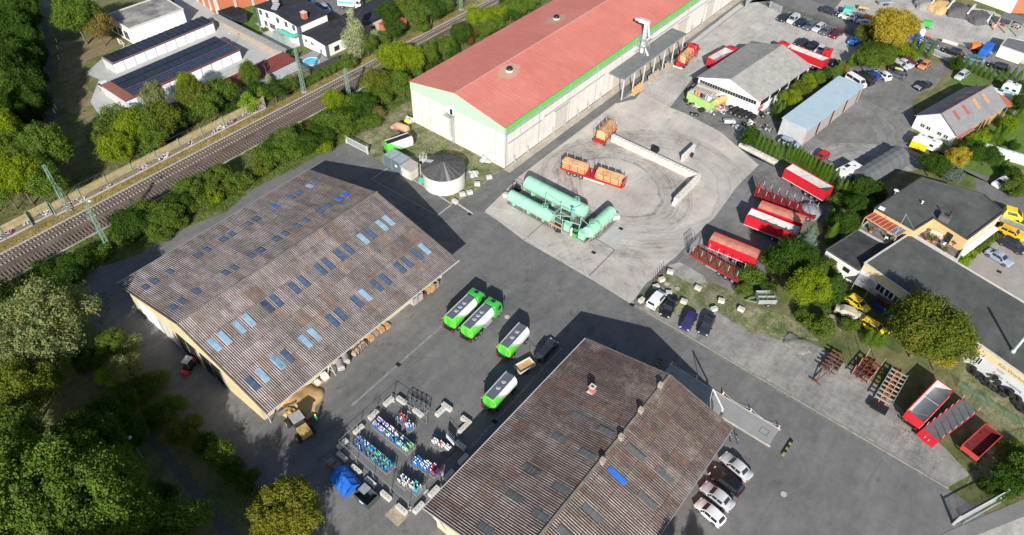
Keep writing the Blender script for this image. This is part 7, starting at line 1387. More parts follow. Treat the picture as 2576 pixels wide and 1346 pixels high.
m_ = bpy.data.meshes.new('sand_heap'); b_.to_mesh(m_); b_.free(); m_.materials.append(W_('sand')); m_.polygons.foreach_set('use_smooth',[True]*len(m_.polygons)); o = bpy.data.objects.new('sand_heap',m_); COL.objects.link(o); o.location = (p.x-.6,p.y+1.2,0); tag(o,'heap of yellow-brown sand spilling out beside the warehouse eave','sand heap')
c,a,l = seg('x',(600,800),(530,890),.8); t = thing('forklift','red forklift in the shade at the open warehouse door','forklift',(c.x,c.y,0),a); MB().box(-1.0,.8,-.55,.55,.3,1.1).build('body',BK,t,bevel=.04); MB().box(-1.5,-.8,-.6,.6,.3,1.15).build('counterweight',RP,t,bevel=.06); MB().box(.8,1.5,-.6,.6,.25,.8).build('front_cover',RP,t,bevel=.05); f = MB()
for x_ in (-.7,.6):
    for s_ in (-.5,.5): f.bar((x_,s_,1.1),(x_*.9,s_,2.1),.06)
f.box(-.75,.65,-.55,.55,2.1,2.16); f.build('overhead_guard',SG,t)
for x_ in (-.9,.7):
    for s_ in (-.5,.5): wheel(t,x_,s_,.32,.2)
def person(k,x,y,rz,lab,top,legs_,helm=None):
    p = P(k,x,y,0); me = bpy.data.meshes.new('body'); J = [(0,0,.95),(0,0,1.15),(0,.0,1.38),(0,0,1.52),(0,.02,1.64),(0,.02,1.74),
      (-.1,0,.88),(-.12,.06,.5),(-.13,0,.08),(-.13,.14,.04),(.1,0,.88),(.12,-.03,.5),(.13,-.1,.08),(.13,.05,.04),(-.2,0,1.4),(-.27,.02,1.13),(-.26,.18,.95),(-.26,.25,.9),(.2,0,1.4),(.28,-.02,1.13),(.28,.1,.92),(.28,.17,.87)]
    E_ = [(0,1),(1,2),(2,3),(3,4),(4,5),(0,6),(6,7),(7,8),(8,9),(0,10),(10,11),(11,12),(12,13),(2,14),(14,15),(15,16),(16,17),(2,18),(18,19),(19,20),(20,21)]
    rad = [.15,.15,.17,.06,.10,.08,.1,.07,.05,.045,.1,.07,.05,.045,.07,.05,.038,.035,.07,.05,.038,.035]
    me.from_pydata(J,E_,[]); o = bpy.data.objects.new('body',me); COL.objects.link(o); sk_ = o.modifiers.new('skin','SKIN'); 
    for i,v_ in enumerate(me.skin_vertices[0].data): v_.radius = (rad[i],rad[i]*(.8 if i < 3 else 1)); v_.use_root = (i == 0)
    o.modifiers.new('sub','SUBSURF').levels = 1; bpy.context.view_layer.update(); m2 = bpy.data.meshes.new_from_object(o.evaluated_get(bpy.context.evaluated_depsgraph_get())); bpy.data.objects.remove(o)
    for q_ in (top,legs_,'skin'): m2.materials.append(W_(q_))
    for f in m2.polygons:
        z_ = f.center.z; r_ = abs(f.center.x); f.material_index = 2 if z_ > 1.5 or (r_ > .2 and z_ < .98 and z_ > .8) else (0 if z_ > .95 else 1); f.use_smooth = True
    t = thing('person',lab,'person',(p.x,p.y,.01),rz); o = bpy.data.objects.new('body',m2); COL.objects.link(o); o.parent = t
    MB().lathe([(.11,1.66),(.125,1.70),(.12,1.78),(.07,1.85),(.01,1.87)] if helm else [(.10,1.68),(.105,1.74),(.08,1.81),(.01,1.83)],(0,.02,0),12).build('helmet' if helm else 'hair',W_(helm or 'hair'),t,smooth=True)
    MB().box(-.18,-.08,-.07,.18,.0,.09).box(.08,.18,-.17,.09,0,.09).build('shoes',BK,t)
person('j',447,545,R(10),'person in green work clothes and a yellow helmet standing beside the wheel loader','work_green','work_green','hiviz')
person('k',750,52,R(200),'person in a blue top and dark trousers behind the shed gable','bottle_blue','denim')
t = thing('bent_railing','dark leaning railing at the corner of the weed patch by the concrete yard','railing',(0,0,0)); a_,b_ = P('g',1215,1090,.5),P('g',1290,1000,.5); mb = MB()
for i in range(6): q_ = a_.lerp(b_,i/5); mb.bar((q_.x,q_.y,0),(q_.x-.15,q_.y+.25,1.15),.07)
mb.bar((a_.x,a_.y,.6),(b_.x,b_.y,.6),.06); mb.build('railing',RU,t)
# ================================================================ goods along the warehouse eave
def crate_stack(k,x,y,lab,m,n=3,lx=1.2,ly=1.0,hh=.75,rz=0,lidm=None,cat='crate'):
    p = P(k,x,y,.5); t = thing(cat.replace(' ','_'),lab,cat,(p.x,p.y,0),rz)
    for i in range(n):
        mb = MB(); z_ = i*(hh+.05)
        for j in range(4): mb.box(-lx/2,lx/2,-ly/2,-ly/2+.03,z_+.1+j*hh/4,z_+.1+j*hh/4+hh/4*.8); mb.box(-lx/2,lx/2,ly/2-.03,ly/2,z_+.1+j*hh/4,z_+.1+j*hh/4+hh/4*.8); mb.box(-lx/2,-lx/2+.03,-ly/2,ly/2,z_+.1+j*hh/4,z_+.1+j*hh/4+hh/4*.8); mb.box(lx/2-.03,lx/2,-ly/2,ly/2,z_+.1+j*hh/4,z_+.1+j*hh/4+hh/4*.8)
        mb.box(-lx/2,lx/2,-ly/2,ly/2,z_,z_+.08); mb.build('box_tier',W_(m),t)
    return t
def pallets(k,x,y,lab,n,rz=0,m='wood'):
    p = P(k,x,y,n*.07); t = thing('pallet_stack',lab,'pallet stack',(p.x,p.y,0),rz)
    for i in range(n):
        mb = MB(); z_ = i*.15; jx = random.uniform(-.05,.05)
        for j in range(5): mb.box(-.6+jx,.6+jx,-.4+j*.18,-.4+j*.18+.12,z_+.11,z_+.135)
        for j in (-1,0,1): mb.box(j*.5-.06+jx,j*.5+.06+jx,-.4,.46,z_,z_+.11)
        mb.build('pallet',W_(m),t)
crate_stack('f',1285,750,'leaning wooden crate at the far end of the warehouse eave','wood_grey',1,.9,.7,1.0); pallets('f',1250,775,'tall stack of pallets under the far end of the warehouse eave',9); pallets('f',1222,792,'second stack of pallets under the far end of the eave',7)
crate_stack('f',1190,815,'dark brown box pallet between the pallets and the grey boxes','rust',1); crate_stack('f',1162,840,'grey box pallet stack by the warehouse eave, the farther of two','concrete',2,1.2,1.0,.7); crate_stack('f',1125,868,'grey box pallet stack by the warehouse eave, the nearer of two','concrete',2,1.2,1.0,.7)
pallets('f',935,1045,'flat pallet stack at the middle of the eave, farthest of four',3); pallets('f',893,1070,'pallet stack with fresh yellow boards at the middle of the eave',5); pallets('f',850,1095,'pale pallet stack beside the fresh one at the middle of the eave',4,0,'wood_grey'); pallets('f',820,1128,'orange-brown pallet stack, nearest of the four at the middle of the eave',5)
for i,(k,x,y) in enumerate((('f',775,1170),('f',755,1190),('f',730,1215),('f',707,1235))):
    p = P(k,x,y,.6); t = thing('big_bag_rack',f'{ORD[i]} worn brown sack on a rack under the eave, counted from the far end','sack',(p.x,p.y,0),R(10*i),'worn sacks on racks under the eave'); MB().box(-.45,.45,-.4,.4,.15,.8,.12,.1).build('sack',WG,t,bevel=.08); f = MB()
    for a_,b_ in ((-1,-1),(1,-1),(1,1),(-1,1)): f.bar((a_*.5,b_*.45,0),(a_*.5,b_*.45,1.2),.05)
    f.build('rack',RU,t)
for i,(k,x,y) in enumerate((('j',650,105),('j',612,150))):
    p = P(k,x,y,.6); t = thing('waste_container',('grey wheeled waste container under the eave, the farther of two','grey wheeled waste container under the eave, the nearer of two')[i],'waste container',(p.x,p.y,0),R(-30)); MB().box(-.65,.65,-.5,.5,.2,1.1,-.05,-.05).build('body',CN,t,bevel=.05); MB().lathe([(.02,-.68),(.52,-.68),(.52,.68),(.02,.68)],(0,0,.95),14,'x').build('domed_lid',mat('bin_lid',(.30,.29,.28),.7),t)
    for a_,b_ in ((-1,-1),(1,-1),(1,1),(-1,1)): wheel(t,a_*.5,b_*.4,.12,.08)
p = P('j',500,222,.5); t = thing('white_sack','white bulk bag standing under the eave beside a steel trestle','sack',(p.x,p.y,0)); MB().box(-.5,.5,-.5,.5,.1,1.0,.06,.06).build('bag',PW,t,bevel=.1); MB().box(-.6,.6,-.6,.6,0,.1).build('pallet',WD,t)
p = P('j',450,262,.4); t = thing('white_sack','white sack on a yellow pallet at the near end of the eave','sack',(p.x,p.y,0)); MB().box(-.5,.4,-.4,.4,.14,.6,.1,.1).build('bag',PW,t,bevel=.1); mb = MB(); 
for j in range(5): mb.box(-.7,.5,-.6+j*.25,-.6+j*.25+.17,.1,.14)
mb.box(-.7,.5,-.6,.57,0,.1); mb.build('pallet',WD,t)
p = P('j',545,205,0); t = thing('steel_trestle','pale triangular steel trestle leaning at the warehouse eave','trestle',(p.x,p.y,0)); mb = MB(); mb.bar((-.8,0,0),(.1,.1,2.3),.09).bar((.8,.2,0),(.1,.1,2.3),.09).bar((-.5,0,.8),(.6,.1,.9),.07).bar((.1,.1,2.3),(0,-.8,0),.07).build('frame',GL,t)
# ================================================================ workshop surroundings: green box, tank, tyres, scrap
g0,g1_,g2_,g3_ = (-56.6,134.9),(-50.6,133.9),(-50.4,137.4),(-56.2,138.0)
t = thing('green_container','open-topped green container loaded with drums in front of the workshop','container',(0,0,0)); mb = MB(); q = [Vector((*g0,0)),Vector((*g1_,0)),Vector((*g2_,0)),Vector((*g3_,0))]
for i in range(4): mb.bar(q[i]+Z*1.25,q[(i+1)%4]+Z*1.25,.1,2.4)
mb.build('side_panel',mat('lime',(.36,.56,.17),.6,0,.06,.6,dirt=.1),t); MB().prism([tuple(v_[:2]) for v_ in q],1.75,1.85).build('floor_plate',GV,t)
lr = MB()
for i in range(14): u = (i+.5)/14; a_ = q[3].lerp(q[2],u); lr.slab(a_+Z*2.9+Vector((-.12,-1.8,-.2)),a_+Z*2.9+Vector((.12,-1.8,-.2)),a_+Z*3.0+Vector((.12,1.4,0)),a_+Z*3.0+Vector((-.12,1.4,0)),.04)
tag(lr.build('lean_to_roof',mat('purlin',(.48,.42,.38),.7)),'ribbed lean-to roof strips between the green container and the workshop wall','roof')
def drum(k,x,y,h,m,lab):
    p = P(k,x,y,h+.45); t = tag(MB().lathe([(.28,0),(.29,.02),(.28,.3),(.295,.32),(.28,.34),(.28,.6),(.295,.62),(.28,.85),(.25,.86)],n=14).build('drum',W_(m),None,smooth=True),lab,'drum','drums on the green container'); t.location = (p.x,p.y,h)
for i,(x,y,m) in enumerate(((355,400,'orange_steel'),(385,405,'orange_steel'),(400,425,'orange_steel'),(270,380,'galv'),(300,378,'galv'),(520,480,'galv'),(545,470,'plastic_white'),(565,510,'plastic_white'),(595,480,'plastic_white'),(620,470,'plastic_white'),(645,450,'plastic_white'),(480,455,'rust'),(450,450,'black'),(625,430,'galv'),(590,440,'black'))):
    drum('o',x,y,1.85,m,{'orange_steel':'orange-red drum on the green container','galv':'grey metal drum on the green container','plastic_white':'white drum at the right end of the green container','rust':'brown drum on the green container','black':'black drum on the green container'}[m])
p = P('o',770,540,1.5); t = thing('oil_tank','ochre horizontal oil tank standing against the workshop wall','oil tank',(p.x,p.y,0),R(75)); MB().lathe([(.1,-1.8),(.6,-1.7),(.8,-1.45),(.8,1.45),(.6,1.7),(.1,1.8)],(0,0,1.5),22,'x').build('vessel',mat('ochre_tank',(.60,.36,.15),.6,0,.1,1,dirt=.15),t,smooth=True); MB().box(-1.3,-1.0,-.7,.7,0,1.1).box(1.0,1.3,-.7,.7,0,1.1).build('saddle',OS,t); MB().lathe([(.25,2.28),(.25,2.4)],n=12).build('filler_cap',CP,t)
TY = None
def tyre(p,rz,tilt,r,lab,grp,rimmed=True):
    global TY
    if TY is None:
        m0 = MB().lathe([(.55,-.28),(.94,-.28),(1,-.2),(1,.2),(.94,.28),(.55,.28)],n=18,axis='x'); m0.cur = 1; m0.lathe([(.1,-.31),(.3,-.3),(.5,-.29),(.5,.29),(.3,.3),(.1,.31)],n=12,axis='x'); TY = m0.build('worn_tyre',[TYM,W_('rim')]); o = TY
    else: o = TY.copy(); COL.objects.link(o)
    o.location = p; o.rotation_euler = (0,tilt,rz); o.scale = (r,r,r); setmat(o,1,W_('rim') if rimmed else BK); tag(o,lab,'tyre',grp); return o
for ri,(a_,b_,n) in enumerate((((950,750),(1060,680),5),((1025,795),(1135,715),5),((1100,820),(1210,745),5),((1215,820),(1285,775),4),((1275,870),(1350,815),4))):
    pa,pb = P('o',*a_,.5),P('o',*b_,.5)
    for i in range(n): q_ = pa.lerp(pb,i/(n-1)); tyre((q_.x,q_.y,.52),math.atan2(pb.y-pa.y,pb.x-pa.x)+math.pi,0,.52,f'truck tyre in the {ORD[ri]} leaning row in front of the workshop, counted from the left',f'truck tyres in the {ORD[ri]} row by the workshop',i == 0)
for (x,y,rm__,lab) in ((955,660,1,'truck tyre leaning alone above the tyre rows'),(1500,815,1,'truck tyre with a white rim right of the workshop corner'),(1470,770,0,'dark truck tyre behind the white-rimmed one at the corner'),(1445,745,0,'dark truck tyre against the workshop corner'),(290,780,1,'dusty truck tyre, leftmost at the foot of the green container'),(362,790,1,'truck tyre with a white rim second from the left by the green container'),
    (430,715,0,'bare truck tyre, first of the leaning pile by the green container'),(465,700,0,'bare truck tyre, second of the leaning pile'),(500,685,0,'bare truck tyre, third of the leaning pile'),(520,665,0,'bare truck tyre, last of the leaning pile'),(440,645,1,'truck tyre with a pale rim lying on the pile'),(180,550,0,'black tyre casing at the left corner of the green container'),(1180,950,1,'truck tyre with a white rim standing in the weeds')):
    p = P('o',x,y,.5); tyre((p.x,p.y,.5),math.radians(-100+x%40),.1*(x%3),.5,lab,None,bool(rm__))
rs_ = random.Random(5); sm_ = ['galv','galv_light','rust','black','plastic_white','steel_grey','mast_green','rim','orange_steel','concrete']
def scrap(k,x,y,n,spread,lab):
    p = P(k,x,y,.2); t = thing('scrap_heap',lab,'scrap heap',(p.x,p.y,0)); by = {}
    for i in range(n):
        m_ = rs_.choice(sm_); mb = by.setdefault(m_,MB()); c_ = Vector((rs_.gauss(0,spread*.45),rs_.gauss(0,spread*.3),rs_.uniform(.05,.7))); d_ = Vector((rs_.uniform(-1,1),rs_.uniform(-1,1),rs_.uniform(-.3,.5))).normalized()*rs_.uniform(.15,.7)
        if rs_.random() < .5: mb.bar(c_-d_,c_+d_,rs_.uniform(.04,.3),rs_.uniform(.03,.18))
        else: mb.tube(c_-d_*.35,c_+d_*.35,rs_.uniform(.08,.28),9)
    for m_,mb in by.items(): mb.build('scrap_pieces',W_(m_),t)
scrap('o',560,750,26,1.2,'heap of silver drums and scrap at the right foot of the green container'); scrap('o',780,720,60,2.0,'tangle of pipes, frames and machine parts between the oil tank and the tyres'); scrap('o',700,640,24,1.0,'small rusty scrap heap under the ochre oil tank'); scrap('o',1060,1010,36,1.6,'heap of silver wheel rims beside the dark bush'); scrap('o',1290,950,26,1.5,'heap of pale metal parts in the weeds below the tyre rows'); scrap('o',330,640,24,1.4,'scrap laid along the foot of the green container'); scrap('o',1580,1030,16,1.4,'scatter of white pots and stones by the end of the conifer row'); scrap('o',1640,780,10,.8,'small pile of junk at the end of the hedge'); scrap('o',330,290,22,.9,'heap of white machine parts at the left corner of the workshop')
# tyres heaped along the garage wall
for i in range(44):
    u0 = on_wall('v',250,690,1.0); u1 = u0+14.5; u = u0+(u1-u0)*((i*7)%44)/44; col_ = i % 3; q_ = A0+du*u+nrm*(.5+.55*col_+rs_.uniform(-.1,.1)); z_ = .2+(1.2-.4*col_)*rs_.random()
    o = tyre((q_.x,q_.y,.15+z_),rs_.uniform(0,6),math.pi/2-rs_.uniform(0,.5),.42,'black car tyre in the long heap along the garage wall','black car tyres heaped along the garage wall',False); o.scale = (.55,.42,.42)
# skip, hut and timber in shaded yard
c,a,l = seg('h',(930,870),(1050,950),.8); t = thing('skip','dark blue skip with rusty inside beside the yellow breakdown car','skip',(c.x,c.y,0),a); mb = MB(); mb.add([(-1.6,-.85,.1),(1.6,-.85,.1),(1.6,.85,.1),(-1.6,.85,.1),(-2.1,-1.0,1.4),(2.1,-1.0,1.4),(2.1,1.0,1.4),(-2.1,1.0,1.4)],[(0,1,2,3),(0,1,5,4),(1,2,6,5),(2,3,7,6),(3,0,4,7)]); mb.build('shell',mat('skip_blue',(.02,.05,.20),.5,0,.15,1),t); mb = MB(); mb.add([(-1.5,-.78,.2),(1.5,-.78,.2),(1.5,.78,.2),(-1.5,.78,.2),(-2.0,-.94,1.38),(2.0,-.94,1.38),(2.0,.94,1.38),(-2.0,.94,1.38)],[(0,1,2,3),(0,1,5,4),(1,2,6,5),(2,3,7,6),(3,0,4,7)]); mb.build('rusty_lining',RU,t)
p = P('h',840,745,2.0); t = thing('lean_to','small grey felt-roofed lean-to against the pale garage wall','lean-to',(p.x,p.y,0),R(0)); MB().slab((-1.3,-1.2,2.0),(1.3,-1.2,2.0),(1.3,1.2,2.3),(-1.3,1.2,2.3),.08).build('roof',SG,t)
for a_,b_ in ((-1,-1),(1,-1)): MB().bar((a_*1.2,b_*1.1,0),(a_*1.2,b_*1.1,2.0),.1).build('post',WG,t)
mb = MB(); mb.bar((-1.2,1.1,1.1),(1.2,1.1,1.1),.06,2.2); mb.build('back_wall',WG,t)
p = P('h',655,1015,.5); t = thing('timber_stack','stack of weathered planks and frames behind the bushes','timber stack',(p.x,p.y,0),R(-30)); mb = MB()
for i in range(14): mb.bar((-1.6+rs_.uniform(-.2,.2),-.5+.08*i,.15+.07*(i%5)),(1.6,-.5+.08*i,.15+.07*(i%5)+.05),.12,.06)
mb.build('planks',WG,t)
p = P('h',375,1160,.4); b_ = bmesh.new(); bmesh.ops.create_icosphere(b_,subdivisions=4,radius=1)
for v_ in b_.verts: q_ = v_.co.copy(); nn_ = .2*math.sin(q_.x*5+2)*math.cos(q_.y*4)+.08*math.sin(q_.x*17+q_.y*13); v_.co = Vector((q_.x*2.3*(1+nn_),q_.y*1.7*(1+nn_),max(-.02,q_.z)*.4*(1+nn_)))
m_ = bpy.data.meshes.new('gravel_heap'); b_.to_mesh(m_); b_.free(); m_.materials.append(mat('rubble',(.20,.19,.17),.95,0,.3,2,.5)); m_.polygons.foreach_set('use_smooth',[True]*len(m_.polygons)); o = bpy.data.objects.new('gravel_heap',m_); COL.objects.link(o); o.location = (p.x,p.y,0); tag(o,'low grey rubble heap at the edge of the gravel strip','rubble heap')
# half-round grey tent, caravans, trailer, minibus
def archtent(lab,p0,p1,wd,h,m,n=7,name='tent',seg_=10):
    a_ = Vector((*p0,0)); b_ = Vector((*p1,0)); L = (b_-a_).length; t = thing(name,lab,'tent',tuple(a_),math.atan2(b_.y-a_.y,b_.x-a_.x)); mb = MB(); vs = []; N = seg_
    prof = [(-wd/2,0),(-wd/2*.98,h*.35),(-wd/2*.80,h*.68),(-wd/2*.45,h*.93),(0,h),(wd/2*.45,h*.93),(wd/2*.80,h*.68),(wd/2*.98,h*.35),(wd/2,0)]; K = len(prof)
    for i in range(2*n+1):
        s_ = 1 if i % 2 == 0 else .975; vs += [(L*i/(2*n),y_*s_,z_*s_) for y_,z_ in prof]
    mb.add(vs,[(i*K+j,i*K+j+1,(i+1)*K+j+1,(i+1)*K+j) for i in range(2*n) for j in range(K-1)]); mb.quad(*[vs[j] for j in range(K)]); mb.quad(*[vs[2*n*K+j] for j in range(K)]); mb.build('canvas',m,t)
    for i in range(n+1):
        r_ = MB()
        for j in range(K-1): r_.bar(Vector(vs[2*i*K+j])*1.0+Vector((0,0,.02)),Vector(vs[2*i*K+j+1])+Vector((0,0,.02)),.07)
        r_.build('hoop',m,t)
    return t
archtent('dark grey arched storage tent beside the motorhome',(-16.0,130.4),(-12.6,144.0),5.2,3.1,W_('tarp_grey'))
a_,b_ = P('u',935,980,.8),P('u',1412,1120,.8); tp = archtent('white plastic polytunnel in the garden behind the striped garage',tuple(a_[:2]),tuple((b_+(b_-a_)*.3)[:2]),2.6,1.6,mat('poly_white',(.62,.66,.66),.35,0,.06,1),9)
def caravan(k,a_,b_,h,lab,L,w_=2.1,hh=2.5,stripe=None,name='caravan',flip=0,cabn=False):
    c,a,l = seg(k,a_,b_,h); t = thing(name,lab,name.replace('_',' '),(c.x,c.y,0),a); pr = [(-L/2,.5),(L/2,.5),(L/2+.05,1.2),(L/2-.25,hh-.1),(L/2-.5,hh),(-L/2+.4,hh),(-L/2+.05,hh-.3)]; n = len(pr); vs = []
    for y_ in (-w_/2,w_/2): vs += [(p_[0],y_,p_[1]) for p_ in pr]
    MB().add(vs,[tuple(range(n)),tuple(range(n,2*n))[::-1]]+[(i,(i+1)%n,n+(i+1)%n,n+i) for i in range(n)]).build('body',mat('caravan_white',(.74,.75,.73),.45,0,.04,1),t,bevel=.06)
    for s_ in (-1,1):
        for u in (-.3,.12): MB().box(u*L,u*L+.8,s_*w_/2-.015,s_*w_/2+.015,1.3,1.85).build('window',GS_,t)
        if stripe: MB().box(-L/2+.1,L/2-.1,s_*w_/2-.012,s_*w_/2+.012,.7,1.15).build('stripe',W_(stripe),t)
    for (x_,y_) in ((-.25*L,.1),(.2*L,-.3)): MB().box(x_-.25,x_+.25,y_-.25,y_+.25,hh-.01,hh+.1).build('rooflight',GV,t)
    MB().box(-.1*L,.1*L,.2,.9,hh,hh+.05).build('solar_panel',W_('solar'),t); axles(t,(-.3,.5) if not cabn else (-L*.28,L*.36),w_/2-.12,.32); return t
caravan('d',(670,1220),(810,1150),2.6,'long white motorhome with roof vents parked left of the grey arched tent',6.2,2.2,2.7,'sky_blue_sheet','motorhome',0,True); caravan('u',(1010,290),(1250,370),2.5,'white caravan behind the striped garage',5.8,2.2,2.5); caravan('u',(1240,225),(1340,260),2.5,'white and turquoise caravan next to the street conifers',3.6,2.1,2.6,'teal')
caravan('u',(175,830),(430,935),2.4,'white camper minibus parked against the white gable',5.2,1.95,2.4,None,'camper_van',0,True)
c,a,l = seg('u',(100,880),(300,950),2.0); t = thing('box_trailer','bright yellow box trailer with a white roof beside the camper','box trailer',(c.x,c.y,0),a); MB().box(-1.6,1.6,-.95,.95,.45,2.0).build('box',W_('yellow'),t,bevel=.03); MB().box(-1.62,1.62,-.97,.97,2.0,2.06).build('roof',PW,t); axles(t,(-.4,.4),.95,.3); MB().tube((-1.6,0,.5),(-2.6,0,.5),.05).build('drawbar',GV,t)
# gate of the scrap lot
g0,g1_ = P('q',1085,640),P('q',1310,740); barred_gate('wide brown and white gate at the street side of the scrap lot',g0,g1_,1.6,GL,truss=False)
# ================================================================ builders yard, top right
def heap(k,x,y,rx,ry,h,m,lab):
    p = P(k,x,y,h*.4); b_ = bmesh.new(); bmesh.ops.create_icosphere(b_,subdivisions=4,radius=1)
    for v_ in b_.verts: q_ = v_.co.copy(); nn_ = .12*math.sin(q_.x*5+x)*math.cos(q_.y*4)+.05*math.sin(q_.x*17+q_.y*13); v_.co = Vector((q_.x*rx*(1+nn_),q_.y*ry*(1+nn_),max(-.02,q_.z)*h*(1+nn_)))
    m_ = bpy.data.meshes.new('heap'); b_.to_mesh(m_); b_.free(); m_.materials.append(W_(m)); m_.polygons.foreach_set('use_smooth',[True]*len(m_.polygons)); o = bpy.data.objects.new('material_heap',m_); COL.objects.link(o); o.location = (p.x,p.y,0); tag(o,lab,'heap')
heap('q',1010,35,2.6,3.6,1.6,'gravel_mid','grey gravel heap in the first bay of the bulk store'); heap('q',1190,65,3.2,4.2,1.8,'sand','yellow sand heap in the second bay of the bulk store'); heap('q',1420,115,3.6,4.2,1.9,'gravel_dark','dark gravel heap in the third bay of the bulk store'); heap('q',1650,195,3.6,4.0,1.8,'gravel_dark','dark gravel heap in the last bay of the bulk store')
for i,(a_,b_) in enumerate((((930,50),(975,-20)),((1080,95),(1150,5)),((1265,150),(1350,45)),((1500,215),(1590,110)),((1740,290),(1810,200)))): q0,q1 = P('q',*a_),P('q',*b_); bigwall(f'{ORD[i]} pale dividing wall of the bulk bays, counted from the left',tuple(q0[:2]),tuple(q1[:2]),2,1.2,.5,'bay_wall')
t = thing('machine_shed','open machine shed with a dark mono-pitch roof at the right edge','shed',(0,0,0)); q = [P('q',*a_,3.6) for a_ in ((1915,205),(2189,280),(2350,250),(1950,145))]; MB().slab(q[0],q[1],q[2],q[3],.15).build('roof',mat('shed_roof',(.17,.18,.20),.7,0,.1,1),t)
for v_ in (q[0],q[0].lerp(q[1],.5),q[1],q[3]): MB().bar((v_.x,v_.y,0),(v_.x,v_.y,3.6),.25).build('post',OS if v_ is q[0] else MG,t)
scrap('q',1980,300,20,2.0,'orange machines standing under the open machine shed'); scrap('q',2090,320,14,1.2,'more orange machines at the right of the machine shed'); scrap('q',1790,290,14,1.4,'pale machine parts left of the machine shed')
wh,c = flat('white_hall','long white hall with a pale roof at the top right edge','hall',[tuple(P('q',1480,-40,0)[:2]),tuple(P('q',2030,160,0)[:2]),tuple(P('q',2140,20,0)[:2]),tuple(P('q',1600,-150,0)[:2])],5.0,WW,mat('pale_roof',(.42,.38,.34),.8,0,.1,.5),.3,CP); bk2,c = flat('brick_wing','brick wing at the right end of the white hall','building',[tuple(P('q',2040,150,0)[:2]),tuple(P('q',2189,160,0)[:2]),tuple(P('q',2300,0,0)[:2]),tuple(P('q',2150,15,0)[:2])],4.5,W_('brick'),CN,.2)
gc,c = flat('white_garage','white garage with a twin grey flat roof beside the street','garage',[tuple(P('q',1850,660,0)[:2]),tuple(P('q',2120,755,0)[:2]),tuple(P('q',2230,630,0)[:2]),tuple(P('q',1930,560,0)[:2])],2.8,WW,mat('garage_felt',(.15,.155,.16),.85,0,.15,1),.15,GL)
def coverbox(k,a_,b_,h,m,lab,w_=2.0,name='covered_trailer'):
    c,an2_,l = seg(k,a_,b_,h); t = thing(name,lab,'covered trailer',(c.x,c.y,0),an2_); L = max(l,2.5); MB().box(-L/2,L/2,-w_/2,w_/2,.7,h,.12,.12).build('cover',W_(m),t,bevel=.12); chassis(t,-L/2,L/2+.8,'galv',.55); axles(t,(-.3,.4),w_/2,.32); return t
coverbox('q',(1720,590),(1810,495),2.4,'tarp_blue','blue tarpaulin-covered trailer in the builders yard'); coverbox('q',(1590,510),(1680,515),1.8,'orange','orange-covered skip beside the blue-covered trailer'); coverbox('q',(80,80),(180,100),2.2,'turquoise','turquoise covered cage beside the street at the top',2.6); coverbox('q',(240,60),(350,75),1.2,'wood','flat trailer carrying timber beside the turquoise cage',1.8,'timber_trailer'); coverbox('q',(480,15),(640,5),1.0,'galv','low car transporter trailer at the top of the builders yard',1.8,'flat_trailer'); coverbox('q',(330,170),(400,195),1.6,'orange','orange cement mixer behind the street cars',1.2,'cement_mixer'); coverbox('q',(1040,240),(1090,250),2.0,'green_paint','green machine in the builders yard',1.4,'green_machine'); coverbox('q',(970,260),(1010,350),2.6,'galv_light','grey silo frame standing right of the golden tree',1.6,'silo_frame'); coverbox('q',(1035,400),(1110,430),.9,'orange_steel','small red trailer by the street fence',1.0,'red_trailer')
panelfence('mesh_fence','grey mesh panels leaning along the builders yard street side',[tuple(P('q',1430,530)[:2]),tuple(P('q',1660,630)[:2]),tuple(P('q',1820,690)[:2])],1.8,GV,slats=8,every=2.5); panelfence('low_wall','low pale wall between the street and the builders yard',[tuple(P('q',1220,495)[:2]),tuple(P('q',1400,550)[:2])],.9,CP,'wall')
panelfence('mesh_fence','thin dark fence along the green verge above the street',[tuple(P('d',260,62)[:2]),tuple(P('d',500,140)[:2]),tuple(P('d',760,240)[:2])],1.2,BK,slats=4,every=3); panelfence('mesh_fence','green mesh fence behind the lower right trailer row',[tuple(P('l',1500,300)[:2]),tuple(P('l',1974,600)[:2])],1.4,mat('mesh_green2',(.12,.24,.16),.6),slats=10,every=2.5)
c,a,l = seg('t',(1760,20),(2050,40),1.5); t = thing('white_lorry','white and blue box lorry parked behind the villa','lorry',(c.x,c.y,0),a); MB().box(-2.8,1.6,-1.1,1.1,.9,2.9).build('box_body',PW,t); MB().box(-2.7,1.5,-1.12,-1.1,1.6,2.2).build('stripe',W_('teal'),t); make_cab(t,1.8,PW,2.5,1.6,1.05); axles(t,(-1.7,2.7)); chassis(t,-2.7,3.2,'black')
for (a_,b_,lab) in (((1580,80),(1630,130),'light blue car roof showing behind the villa'),((1340,0),(1420,30),'pale blue car behind the villa chimney')): car('wagon','lightblue','t',a_,b_,lab)
car('minibus','white','a',(790,650),(720,590),'white panel van with dark windows at the end of the garage row','van',1.0)
p = P('r',990,935,1.2); t = thing('slurry_pit_cover','round grey domed cover behind the dark red stake trailer','tank cover',(p.x,p.y,0)); MB().lathe([(2.1,0),(2.1,.9),(1.6,1.25),(.8,1.5),(.05,1.6)],n=32).build('dome',mat('dome_grey',(.22,.24,.26),.7,0,.12,1,dirt=.2),t,smooth=True); MB().tube((0,0,1.5),(0,0,2.4),.03,5).build('rod',GV,t)
